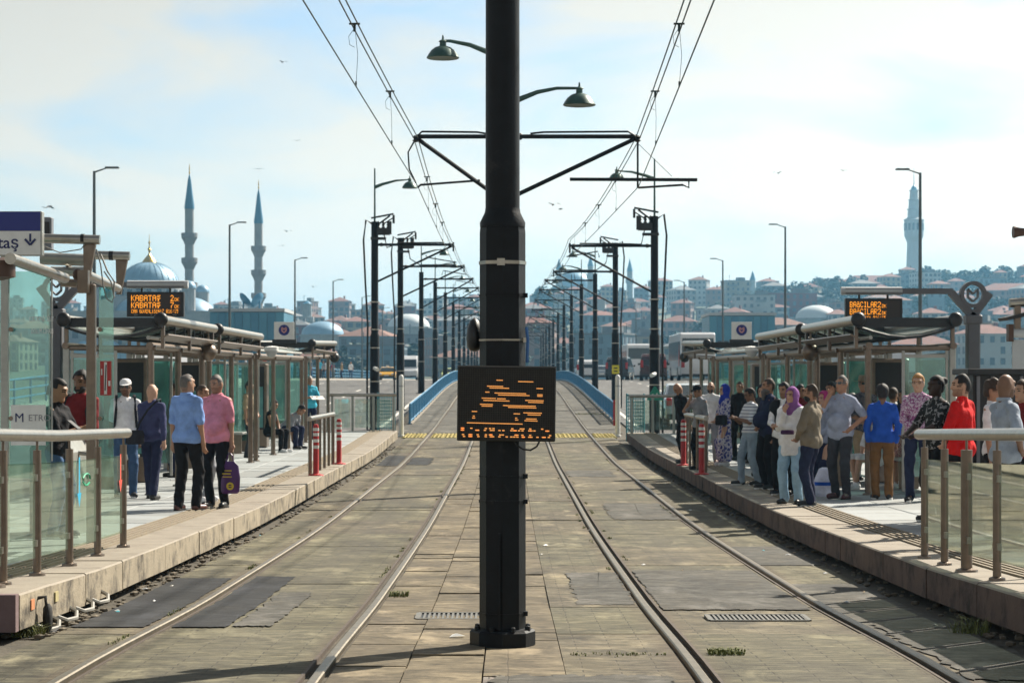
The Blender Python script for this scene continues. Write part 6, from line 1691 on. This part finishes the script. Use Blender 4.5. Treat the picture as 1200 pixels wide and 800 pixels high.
# ------------------------------------------------------------------ mosque and towers on the far shore
stone = mat('grey_stone', (.30, .32, .33), .9, 0, .15, .25, dirt=((.18, .2, .22), .12, .5, .7))
lead = mat('lead_dome', (.22, .36, .48), .5, .2, .12, .3)
leadb = mat('blue_spire', (.06, .20, .32), .5, .1, .1, .5)
gold = mat('gold', (.65, .42, .06), .3, .8, .05)
winD = mat('far_window', (.05, .06, .075), .3, 0, .2, .2)
def dome(mb, c, r, n=28, sq=.86):
    mb.lathe_s([(math.cos(a), math.sin(a)) for a in [math.pi / 2 * i / 8 for i in range(9)]], c, (r, r, r * sq), n)
mo = thing('mosque', 'grey stone mosque with large blue dome and gold finial', 'mosque', (-105, 622, 1.5))
mb = MB(); mb.box((0, 0, 10), (42, 40, 20)); mb.box((0, 0, 22), (26, 26, 5)); mb.build('wall', stone, mo)
mb = MB(); mb.lathe([(9.4, 24), (9.4, 27), (9.0, 27.2)], n=28); mb.build('drum', stone, mo)
for k in range(20):
    a = 2 * math.pi * (k + .5) / 20
    mb = MB(); mb.box((9.42 * math.cos(a), 9.42 * math.sin(a), 25.6), (.5, 1.2, 2.0), rz=a); mb.build('window', winD, mo)
mb = MB(); dome(mb, (0, 0, 27.2), 8.95)
md = mb.build('main_dome', lead, mo, True)
mb = MB()
for k in range(28):
    a = 2 * math.pi * k / 28
    mb.path([((9.02) * math.cos(q) * math.cos(a), 9.02 * math.cos(q) * math.sin(a), 27.2 + 9.02 * .86 * math.sin(q)) for q in [math.pi / 2 * i / 8 for i in range(8)]], .05, 4)
mb.build('lead_seams', lead, md)['kind'] = 'stuff'
mb = MB(); mb.lathe([(2.3, 34.5), (1.9, 35.2), (1.1, 36.2), (.5, 36.9), (.2, 37.4), (.35, 38.2), (.55, 38.6), (.2, 39.1), (.15, 40), (.35, 40.5), (.1, 41), (.06, 42.8), (.02, 43)], n=14); mb.build('finial', gold, mo, True)
for a in (0, 90, 180, 270):
    q = R(a); mb = MB(); dome(mb, (11.5 * math.cos(q), 11.5 * math.sin(q), 18.5), 8.2, 20, .75); mb.build('half_dome', lead, mo, True)
for i in (-1, 1):
    for j in (-1, 1):
        mb = MB(); mb.lathe([(2.0, 20), (2.0, 26.5), (2.2, 26.6)], (13.5 * i, 13.5 * j, 0), 12); mb.build('weight_tower', stone, mo)
        mb = MB(); dome(mb, (13.5 * i, 13.5 * j, 26.6), 2.2, 14, 1.0); mb.build('small_dome', lead, mo, True)
for i in range(7):
    mb = MB(); dome(mb, (-21 + 7 * i, -24, 9), 3.1, 14, .8); mb.box((-21 + 7 * i, -24, 4.5), (6.9, 6.9, 9)); mb.build('porch_bay', lead, mo, True)
for zz in (6, 13):
    for i in range(8):
        mb = MB(); mb.box((-17.5 + 5 * i, -20.05, zz + 1), (1.7, .3, 3.4)); mb.build('window', winD, mo)
def minaret(x, y, z0, zs, r, label, bal):
    t = thing('minaret', label, 'minaret', (x, y, z0))
    top, sp = zs
    mb = MB(); mb.box((0, 0, 6), (r * 2.8, r * 2.8, 12)); mb.lathe([(r * 1.35, 12), (r, 15), (r * .98, sp)], n=16); mb.build('shaft', stone, t, True)
    for b in bal:
        mb = MB(); mb.lathe([(r, b - 2.6), (r * 1.35, b - 1.5), (r * 1.75, b - .6), (r * 1.78, b + .7), (r * 1.6, b + .72), (r * 1.6, b - .1), (r * .9, b - .1)], n=16); mb.build('balcony', mat('balcony_stone', (.24, .25, .26), .9, 0, .15, .4), t)
    mb = MB(); mb.lathe([(r * 1.08, sp), (r * 1.1, sp + .6), (r * .75, sp + (top - sp) * .35), (r * .35, sp + (top - sp) * .72), (.08, top - 1.8)], n=16); mb.build('spire', leadb, t, True)
    mb = MB(); mb.lathe([(.06, top - 2), (.25, top - 1.2), (.06, top - .8), (.2, top - .3), (.03, top + 1.2)], n=8); mb.build('finial', gold, t)
mz = lambda py, y: wz(py, y) - 1.5
minaret(wx(222, 610), 610, 1.5, (mz(197, 610), mz(245, 610)), 1.33, 'stone minaret with blue spire right beside the great dome', [mz(276, 610), mz(305, 610), mz(334, 610)])
minaret(wx(303, 660), 660, 1.5, (mz(215, 660), mz(262, 660)), 1.33, 'stone minaret with blue spire standing clear of the dome', [mz(291, 660), mz(319, 660), mz(346, 660)])
# pale stone fire tower on the ridge
Yt = 1500.0
bt = thing('stone_tower', 'tall pale stone watch tower with tiered top on the right ridge', 'tower', (wx(1071, Yt), Yt, 45))
paleS = mat('pale_stone', (.42, .46, .48), .85, 0, .1, .15)
zt = lambda py: wz(py, Yt) - 45
mb = MB(); mb.lathe([(6.2, 0), (5.6, zt(330)), (5.0, zt(295)), (4.8, zt(283))], n=20); mb.build('shaft', paleS, bt, True)
mb = MB(); mb.lathe([(4.8, zt(284)), (6.6, zt(277)), (6.8, zt(275)), (6.8, zt(259)), (7.2, zt(258.5)), (7.2, zt(257.5)), (4.6, zt(255))], n=20); mb.build('gallery', paleS, bt)
for k in range(14):
    a = 2 * math.pi * k / 14
    mb = MB(); mb.box((6.8 * math.cos(a), 6.8 * math.sin(a), zt(266)), (.4, 1.5, 5), rz=a); mb.build('window', winD, bt)
for r0, r1, a, b in ((4.6, 4.3, 256, 246), (3.9, 3.6, 245, 235), (3.2, 2.8, 234, 224)):
    mb = MB(); mb.lathe([(r0, zt(a)), (r1, zt(b)), (r1 + .8, zt(b - .4)), (r1 + .8, zt(b - 1))], n=16); mb.build('tier', paleS, bt)
mb = MB(); mb.lathe([(2.6, zt(223)), (1.6, zt(219)), (.3, zt(217)), (.15, zt(200)), (.05, zt(194))], n=10); mb.build('mast_top', leadb, bt)
# hilltop mosque seen through the wires and other small minarets
Yh = 1580.0
hm_ = thing('mosque', 'far hilltop mosque with pale dome seen through the masts', 'mosque', (wx(672, Yh), Yh, 44))
zh = lambda py: wz(py, Yh) - 44
mb = MB(); mb.box((0, 0, zh(338) / 2), (34, 34, zh(338))); mb.build('wall', stone, hm_)
mb = MB(); mb.lathe([(13.5, zh(338)), (13.5, zh(334))], n=20); dome(mb, (0, 0, zh(334)), 13.2, 24, .8); mb.build('main_dome', lead, hm_, True)
for px, a, b in ((692, 298, 312), (738, 303, 318), (882, 317, 328), (655, 303, 316), (360, 352, 356)):
    y = 1500 if px != 360 else 900
    x = wx(px, y)
    t = thing('minaret', {692: 'slim far minaret right beside the hilltop dome', 655: 'slim far minaret left of the hilltop dome', 738: 'lone far minaret between two right hand masts', 882: 'thin dark minaret on the right ridge', 360: 'short thin spire on the left skyline'}[px], 'minaret', (x, y, hill(x, y)))
    zz = lambda py: wz(py, y) - hill(x, y)
    mb = MB(); mb.lathe([(2.4, 0), (2.2, zz(b) - 9), (3.0, zz(b) - 7.5), (3.0, zz(b) - 5.5), (2.0, zz(b) - 5.4), (1.9, zz(b))], n=12); mb.build('shaft', stone, t)
    mb = MB(); mb.lathe([(2.2, zz(b)), (1.4, zz(b) + (zz(a) - zz(b)) * .4), (.1, zz(a))], n=12); mb.build('spire', leadb, t)
# small domed buildings
for px, py, y, r, lab in ((479, 383, 760, 7.5, 'white domed building among the left hillside houses'), (378, 392, 700, 7.0, 'blue domed hall beside the left bridge tower'), (957, 373, 900, 9, 'white domed building on the right hillside')):
    x, z = wx(px, y), wz(py, y)
    t = thing('domed_hall', lab, 'building', (x, y, z - 14))
    mb = MB(); mb.lathe([(r * 1.05, 0), (r * 1.05, 13.5), (r * 1.1, 13.6), (r * 1.1, 14)], n=12); mb.build('wall', stone, t)
    mb = MB(); dome(mb, (0, 0, 14), r, 20, .62); mb.build('main_dome', lead if px == 378 else mat('white_dome', (.55, .6, .62), .6, 0, .08, .3), t, True)

# ------------------------------------------------------------------ blue bridge towers
clad = [mat('clad_a', (.09, .26, .36), .35, .2, .10, .6), mat('clad_b', (.075, .22, .32), .35, .2, .10, .6)]
for sx, y, top in ((-1, 200, 8.3), (1, 225, 8.7)):
    t = thing('bridge_tower', 'blue clad flat roofed bridge tower on the %s side' % ('mosque' if sx < 0 else 'stone tower'), 'tower', (sx * 24.1, y, -5.5))
    H = top + 5.5
    mb = MB(); mb.box((0, 0, H / 2 - .1), (6.6, 8.6, H - .3)); mb.build('core', greym, t)
    for i in range(9):
        mb = MB(); mb.box((-3.0 + .75 * i, -4.36, H / 2), (.72, .1, H - .2)); mb.build('cladding_panel', clad[i % 2], t)
    for i in range(10):
        mb = MB(); mb.box((-sx * 3.36, -3.9 + .86 * i, H / 2), (.1, .82, H - .2)); mb.build('cladding_panel', clad[i % 2], t)
    mb = MB(); mb.box((0, 0, H + .1), (7.0, 9.0, .3)); mb.build('roof_cap', lgrey, t)
    for i in range(3):
        mb = MB(); mb.box((-2 + 2 * i, -4.44, H - 3.2), (1.1, .06, 1.1)); mb.build('window', winD, t)
    if sx < 0:
        for q, (dx, rot) in enumerate(((-.6, 30), (.9, -35))):
            mb = MB(); M = Matrix.Rotation(R(rot * 1.6), 3, 'Y') @ Matrix.Rotation(R(-25), 3, 'X')
            mb.lathe([(.05, 0), (.35, .04), (.62, .16), (.8, .3), (.78, .32), (.6, .2)], n=18); mb.v = [M @ Vector(p) + Vector((dx, -2, H + .95)) for p in mb.v]
            mb.tube((dx, -2, H + .2), (dx, -2, H + 1.0), .08); mb.build('dish', leadb, t, True)

# ------------------------------------------------------------------ hillside houses
wallc = {'cream': (.33, .29, .22), 'white': (.40, .41, .41), 'grey': (.19, .205, .22), 'ochre': (.29, .20, .12), 'pinkish': (.27, .19, .17), 'blue grey': (.16, .22, .27), 'brick red': (.19, .06, .055)}
wm_ = {k: mat('wall_' + k.replace(' ', '_'), v, .9, 0, .12, .1) for k, v in wallc.items()}
rf_ = {'red tiled': mat('roof_red', (.21, .085, .058), .85, 0, .2, .3), 'grey': mat('roof_grey', (.16, .165, .17), .8, 0, .2, .2), 'brown tiled': mat('roof_brown', (.22, .11, .075), .85, 0, .2, .3)}
rh_ = random.Random(21)
def house(x, y, wd, dp, fl, wk, rk, rz, z=None, lab=None, flat=False):
    z = hill(x, y) - 2.5 if z is None else z
    h = fl * 3.1 + 2.5
    word = {2: 'two', 3: 'three', 4: 'four', 5: 'five', 6: 'six', 7: 'seven'}[fl]
    t = thing('hillside_house', lab or '%s %s-storey house with %s roof across the water' % (wk, word, ('flat ' if flat else '') + rk), 'house', (x, y, z), rz, None if lab else '%s %s-storey houses with %s roofs' % (wk, word, ('flat ' if flat else '') + rk))
    mb = MB(); mb.box((0, 0, h / 2), (wd, dp, h)); mb.build('wall', wm_[wk], t)
    a, b = wd / 2 + .6, dp / 2 + .6
    mb = MB()
    if flat:
        mb.box((0, 0, h + .25), (wd + .6, dp + .6, .5)); mb.box((wd * .2, 0, h + 1.4), (wd * .3, dp * .4, 1.9))
    else:
        rh = min(wd, dp) * .22; q = max(0, a - b) if wd > dp else 0; q2 = max(0, b - a) if dp > wd else 0
        mb.add([(-a, -b, h), (a, -b, h), (a, b, h), (-a, b, h), (-q - .05, -q2 - .05, h + rh), (q + .05, -q2 - .05, h + rh), (q + .05, q2 + .05, h + rh), (-q - .05, q2 + .05, h + rh)], [(0, 3, 2, 1), (0, 1, 5, 4), (1, 2, 6, 5), (2, 3, 7, 6), (3, 0, 4, 7), (4, 5, 6, 7)])
        mb.box((wd * .2, 0, h + rh * .9), (.9, .9, 1.8))
    mb.build('roof', rf_[rk], t)
    mb = MB()
    nw = max(2, int(wd / 2.7)); nd = max(2, int(dp / 3.2))
    hh, ww = rh_.uniform(1.4, 2.1), rh_.uniform(.34, .62)
    for f in range(fl):
        zz = 2.5 + f * 3.1 + 1.5
        for i in range(nw):
            if rh_.random() < .9: mb.box((-wd / 2 + wd * (i + .5) / nw, -dp / 2 - .02, zz), (wd / nw * ww * rh_.uniform(.8, 1.15), .16, hh * rh_.uniform(.85, 1.1)))
        for i in range(nd):
            for sx in (-1, 1): mb.box((sx * (wd / 2 + .02), -dp / 2 + dp * (i + .5) / nd, zz), (.16, dp / nd * .42, hh))
    mb.build('windows', winD, t)['kind'] = 'stuff'
    q = rh_.random()
    if q < .45:
        xx = rh_.uniform(-.25, .25) * wd; bw_ = wd * rh_.uniform(.25, .5)
        for f in range(1, fl):
            mb = MB(); mb.box((xx, -dp / 2 - .6, 2.5 + f * 3.1 + .1), (bw_, 1.2, .18)); mb.box((xx, -dp / 2 - 1.17, 2.5 + f * 3.1 + .65), (bw_, .06, .9)); mb.build('balcony', rh_.choice([wm_['grey'], wm_['white'], wm_[wk]]), t)
    if flat and rh_.random() < .7:
        mb = MB(); mb.tube((-wd * .25, 0, h + .4), (-wd * .25, 0, h + 4), .12, n=5); mb.box((-wd * .25, 0, h + 3.4), (1.6, .1, .1)); mb.build('aerial', winD, t)
keys = list(wallc)
ROWS = [(600, 13), (650, 15), (705, 17), (765, 19), (830, 20), (900, 22), (975, 24), (1055, 26), (1140, 28), (1230, 30), (1320, 32), (1400, 30)]
for r_, (y, n) in enumerate(ROWS):
    for i in range(n):
        yy = y + rh_.uniform(-26, 26)
        x = -.235 * y + .485 * y * (i + .5 + rh_.uniform(-.42, .42)) / n
        px = 597 + x * F / yy
        if px < 150 and y < 700: continue
        wd = rh_.uniform(7.5, 15) * (1.2 if y < 700 else 1)
        fl = rh_.choice([2, 2, 3, 3, 3, 4, 4, 5])
        if px < 560: fl = min(fl, 4)
        rk = rh_.choice(['red tiled', 'red tiled', 'red tiled', 'brown tiled', 'grey'])
        fl_ = rh_.random() < .30
        house(x, yy, wd, rh_.uniform(9, 14), fl, rh_.choice(keys if rh_.random() < .3 else ['cream', 'white', 'grey', 'blue grey', 'white', 'pinkish']), 'grey' if fl_ else rk, R(rh_.uniform(-22, 22)), None, None, fl_)
house(wx(1065, 1420), 1420, 92, 20, 3, 'cream', 'red tiled', 0, hill(wx(1065, 1420), 1420) - 4, 'long cream ridge building with red roof below the stone tower')
house(wx(1190, 1100), 1100, 40, 18, 4, 'pinkish', 'red tiled', R(-8), None, 'big pinkish house with red roof among trees at the right ridge')
house(wx(925, 1000), 1000, 24, 14, 6, 'brick red', 'grey', 0, None, 'brick red six-storey block left of the Bağcılar display', True)
house(wx(883, 960), 960, 18, 12, 6, 'white', 'grey', 0, None, 'white six-storey block with many window rows on the right hillside', True)

# ------------------------------------------------------------------ trees
leafm = mat('leaves', (.040, .070, .028), .8, 0, .45, .25)
leafm2 = mat('leaves_dark', (.022, .045, .024), .8, 0, .45, .25)
barkm = mat('bark', (.08, .06, .045), .9, 0, .2, 2)
def crown_mesh(seed, n, m, conical=False):
    r_ = random.Random(seed)
    mb = MB()
    cl_ = [(r_.gauss(0, .30), r_.gauss(0, .30), .62 + r_.gauss(0, .17), r_.uniform(.16, .28)) for _ in range(9)]
    for k in range(n):
        c = r_.choice(cl_)
        u = Vector((r_.gauss(0, 1), r_.gauss(0, 1), r_.gauss(0, 1))).normalized() * c[3] * r_.random() ** .4
        p = Vector(c[:3]) + u
        s_ = r_.uniform(.035, .07)
        q = Matrix.Rotation(r_.uniform(0, 6.3), 3, 'Z') @ Matrix.Rotation(r_.uniform(-1.3, 1.3), 3, 'X')
        mb.add([p + q @ Vector(v_) for v_ in ((-s_, -s_, 0), (s_, -s_ * .6, s_ * .3), (s_ * .8, s_, 0), (-s_ * .7, s_ * .8, -s_ * .3))], [(0, 1, 2, 3)])
    return mb.mesh('crown', m)
crowns = [crown_mesh(k, 900, leafm if k % 2 else leafm2) for k in range(4)]
tmb = MB(); tmb.path([(0, 0, -.05), (.01, 0, .25), (0, .01, .5)], [.045, .032, .015], 8)
for k in range(5):
    a = k * 1.3; tmb.path([(0, 0, .28 + .04 * k), (.12 * math.cos(a), .12 * math.sin(a), .45 + .03 * k), (.24 * math.cos(a), .24 * math.sin(a), .6 + .03 * k)], [.018, .012, .006], 5)
trunk = tmb.mesh('trunk', barkm)
def tree(x, y, h, label, grp, z=None, k=0):
    t = thing('tree', label, 'tree', (x, y, hill(x, y) - .5 if z is None else z), rnd.uniform(0, 6.3), grp)
    for nm, me in (('trunk', trunk), ('crown', crowns[k % 4])):
        o = link(nm, me, t); o.scale = (h * rnd.uniform(.9, 1.25), h * rnd.uniform(.9, 1.2), h)
rt = random.Random(5)
for px in [1000, 1012, 1022, 1040, 1092, 1102, 1110, 1118, 1128, 1139, 1150, 1160, 1172, 1184, 1196, 1208]:
    y = rt.uniform(1330, 1440)
    tree(wx(px + rt.uniform(-3, 3), y), y, rt.uniform(11, 17), 'leafy tree on the right ridge near the stone tower', 'trees on the right ridge', None, rt.randrange(4))
for px in [642, 650, 657, 664, 706, 716, 956, 964, 975]:
    y = rt.uniform(1380, 1450)
    tree(wx(px, y), y, rt.uniform(12, 18), 'dark tree on the middle skyline behind the masts', 'trees on the middle skyline', None, rt.randrange(4))
for k in range(44):
    y = rt.uniform(640, 1300); x = wx(rt.uniform(830, 1200), y)
    tree(x, y, rt.uniform(9, 15), 'tree between the houses of the right hillside', 'trees between right hillside houses', None, rt.randrange(4))
for k in range(34):
    y = rt.uniform(570, 1100); x = wx(rt.uniform(330, 800), y)
    tree(x, y, rt.uniform(7, 12), 'tree between the houses across the water beyond the masts', 'trees between waterfront houses', None, rt.randrange(4))

# ------------------------------------------------------------------ far crowd on the left pavement
proto = []
cs = [(navy, jeans, 'black'), (gry, black, 'brown'), (wht, jeans, 'black'), (red, black, 'black'), (cyan, charcoal, 'brown'), (khaki, navy, 'grey')]
for k in range(22):
    y = 150 + k * 3.6 + rt.uniform(-1.5, 1.5); x = -16.3 - rt.random() * 2.8
    c = cs[k % 6]
    nm_ = ['navy top and jeans', 'grey top and black trousers', 'white top and jeans', 'red top and black trousers', 'cyan top and grey trousers', 'khaki top and navy trousers'][k % 6]
    if k < 6:
        o, _ = person('far pedestrian in %s on the mosque side pavement' % nm_, x, y, rt.uniform(1.6, 1.8), rt.uniform(-40, 200), 'tan', 1.05, ('short', c[2]), c[0], .5, c[1], shoeb, z=T(y) + .17, vox=.024, group='pedestrians on the far left pavement in ' + nm_)
        proto.append(o)
    else:
        o = copy_tree(proto[k % 6]); o.location = (x, y, T(y) + .17); o.rotation_euler = (0, 0, rt.uniform(0, 6.3))

# ------------------------------------------------------------------ gulls
wmat = mat('gull', (.34, .36, .37), .8, 0, .1)
for px, py, y, rz, fl in ((648, 240, 150, 20, .5), (303, 198, 240, 0, .15), (336, 271, 220, 30, .4), (58, 242, 130, 60, -.5), (912, 203, 200, -30, .6), (988, 200, 260, 10, .3), (331, 73, 210, 40, .5), (348, 165, 300, 0, .4), (331, 288, 300, -20, .3), (367, 336, 280, 30, .4), (657, 245, 200, 80, .2)):
    t = thing('seagull', 'small seagull in flight high against the pale sky', 'bird', (wx(px, y), y, wz(py, y)), R(rz), 'gulls in the sky')
    mb = MB(); mb.path([(0, -.22, 0), (0, -.1, .01), (0, .08, 0), (0, .24, -.01)], [.02, .06, .06, .01], 8); mb.build('body', wmat, t, True)
    for sx in (-1, 1):
        mb = MB(); z1, z2 = fl * .22, fl * .12
        mb.add([(0, -.09, .02), (0, .09, .02), (sx * .32, .05, z1), (sx * .32, -.12, z1), (sx * .66, .06, z2), (sx * .62, -.02, z2)], [(0, 1, 2, 3), (3, 2, 4, 5)])
        mb.add([(0, -.09, .035), (0, .09, .03), (sx * .32, .05, z1 + .012), (sx * .32, -.12, z1 + .012), (sx * .66, .06, z2 + .004), (sx * .62, -.02, z2 + .004)], [(3, 2, 1, 0), (5, 4, 2, 3)]); mb.build('wing', wmat, t)

# ------------------------------------------------------------------ small details by the track
weedm = mat('weed', (.13, .145, .04), .8, 0, .5, 9)
def weeds(x, y, L, n, h, label, ax='y'):
    mb = MB()
    r_ = random.Random(int(x * 100 + y * 10))
    for k in range(n):
        q = r_.uniform(-.5, .5)
        bx, by = (x + r_.gauss(0, .012), y + q * L) if ax == 'y' else (x + q * L, y + r_.gauss(0, .05))
        hh = h * r_.uniform(.4, 1.2); a = r_.uniform(0, 6.3); w_ = .004 * r_.uniform(.7, 1.6)
        z = T(by)
        dx, dy = math.cos(a), math.sin(a)
        mb.add([(bx - dy * w_, by + dx * w_, z - .01), (bx + dy * w_, by - dx * w_, z - .01), (bx + dx * hh * .35 + dy * w_ * .6, by + dy * hh * .35 - dx * w_ * .6, z + hh * .6), (bx + dx * hh * .35 - dy * w_ * .6, by + dy * hh * .35 + dx * w_ * .6, z + hh * .6), (bx + dx * hh * .9, by + dy * hh * .9, z + hh * .75)], [(0, 1, 2, 3), (3, 2, 4)])
    tag(mb.build('weeds', weedm), label, 'weeds', kind='stuff')
weeds(1.36, 13.4, .22, 240, .05, 'grass tuft growing at the inner rail of the right track', 'x')
weeds(.68, 13.36, .6, 110, .022, 'line of grass in the joint right of the display mast', 'x')
weeds(-.95, 18.3, .16, 140, .06, 'grass tuft by the inner rail of the left track', 'x')
for k, (x, y0, y1) in enumerate(((-1.22, 20, 40), (1.0, 20, 45), (1.24, 22, 50), (-2.62, 14, 45), (2.4, 30, 60), (-1.03, 40, 60))):
    for j in range(9):
        yy = y0 + (y1 - y0) * rt.random()
        weeds(x, yy, rt.uniform(.15, .9), rt.randrange(15, 45), .024, 'sparse weeds growing in the joints beside the rails')
weeds(3.2, 14.8, .25, 120, .14, 'leafy weeds at the foot of the right platform', 'x'); weeds(3.25, 12.6, .2, 120, .16, 'leafy weeds near the balustrade foot on the right', 'x'); weeds(-3.30, 14.7, .22, 120, .10, 'weeds under the corner of the left platform', 'x')
weeds(-.9, 68.5, 1.2, 120, .08, 'weeds along the yellow strip by the left rails', 'x'); weeds(3.1, 83, 1.1, 200, .10, 'grass patch across the footway of the bridge on the right', 'x')
# cables under the left platform
t = thing('cable_bundle', 'black hose and pale conduit loops hanging at the left platform corner', 'cable', (-3.28, 14.9, T(14.9)))
mb = MB(); mb.path([(-.02, .0, .24), (.04, .0, .25), (.05, 0, .16), (.04, .02, .02), (.06, .1, -.02), (.08, .3, .0)], .014, 6); mb.build('black_hose', rubber, t, True)
mb = MB(); mb.lathe_s([(.4, -1), (.9, -.7), (1, 0), (.9, .7), (.4, 1)], (.05, .02, .10), (.035, .05, .10), 12); mb.build('hose_sleeve', rubber, t, True)
cond = mat('conduit', (.26, .25, .22), .6)
for k in range(4):
    y = .25 + k * .62
    mb = MB(); mb.path([(-.08, y - .2, .06), (.03, y - .1, .0), (.07, y + .05, .0), (.04, y + .2, .03), (-.08, y + .28, .08)], .016, 6); mb.build('conduit_loop', cond, t, True)
t = thing('litter', 'white scrap of paper lying near the mast base', 'litter', (-.36, 14.55, T(14.55) + .004))
mb = MB(); mb.add([(-.05, -.03, 0), (.05, -.02, .008), (.06, .03, 0), (-.03, .04, .01), (0, 0, .022)], [(0, 1, 4), (1, 2, 4), (2, 3, 4), (3, 0, 4)]); mb.build('scrap', whitem, t)
for k in range(26):
    sx = rt.choice((-1, 1)); y = rt.uniform(15, 34); x = sx * rt.uniform(2.75, 3.28) if rt.random() < .7 else rt.uniform(-2.2, 2.2)
    m = rt.choice([whitem, lgrey, khaki, tealm, cond])
    t = thing('litter', 'tiny scrap of litter lying on the track bed', 'litter', (x, y, T(y) + .006), rt.uniform(0, 6), 'litter scraps on the track bed')
    s_ = rt.uniform(.015, .04)
    mb = MB(); mb.add([(-s_, -s_ * .5, 0), (s_, -s_ * .4, .004), (s_ * .8, s_ * .6, 0), (-s_ * .6, s_ * .5, .006), (0, 0, .014)], [(0, 1, 4), (1, 2, 4), (2, 3, 4), (3, 0, 4)]); mb.build('scrap', m, t)
# small plates on the platform face
for y, c, lab in ((14.72, (.55, .22, .10), 'small orange plate on the left platform face'), (15.5, (.42, .36, .18), 'small yellowish plate on the left platform face')):
    t = thing('face_plate', lab, 'plate', (-XL + .008, y, P(y) - .10)); mb = MB(); mb.box((0, 0, 0), (.012, .10, .07)); mb.build('plate', mat('plate_%d' % (y * 10), c, .6), t)

# ------------------------------------------------------------------ air
hz = MB(); hz.box((0, 3100, 80), (8300, 6500, 176))
ho = hz.build('haze', None); ho.data.materials.clear()
hmx = bpy.data.materials.new('haze_air'); hmx.use_nodes = True
tt = hmx.node_tree; tt.nodes.clear()
pv = N(tt, 'ShaderNodeVolumePrincipled'); pv.inputs['Color'].default_value = (.28, .66, 1.0, 1); pv.inputs['Density'].default_value = .0002; pv.inputs['Anisotropy'].default_value = .35
oo = N(tt, 'ShaderNodeOutputMaterial'); tt.links.new(pv.outputs[0], oo.inputs['Volume'])
ho.data.materials.append(hmx)
tag(ho, 'thin bluish haze filling the air over the water and hills', 'haze', kind='stuff')
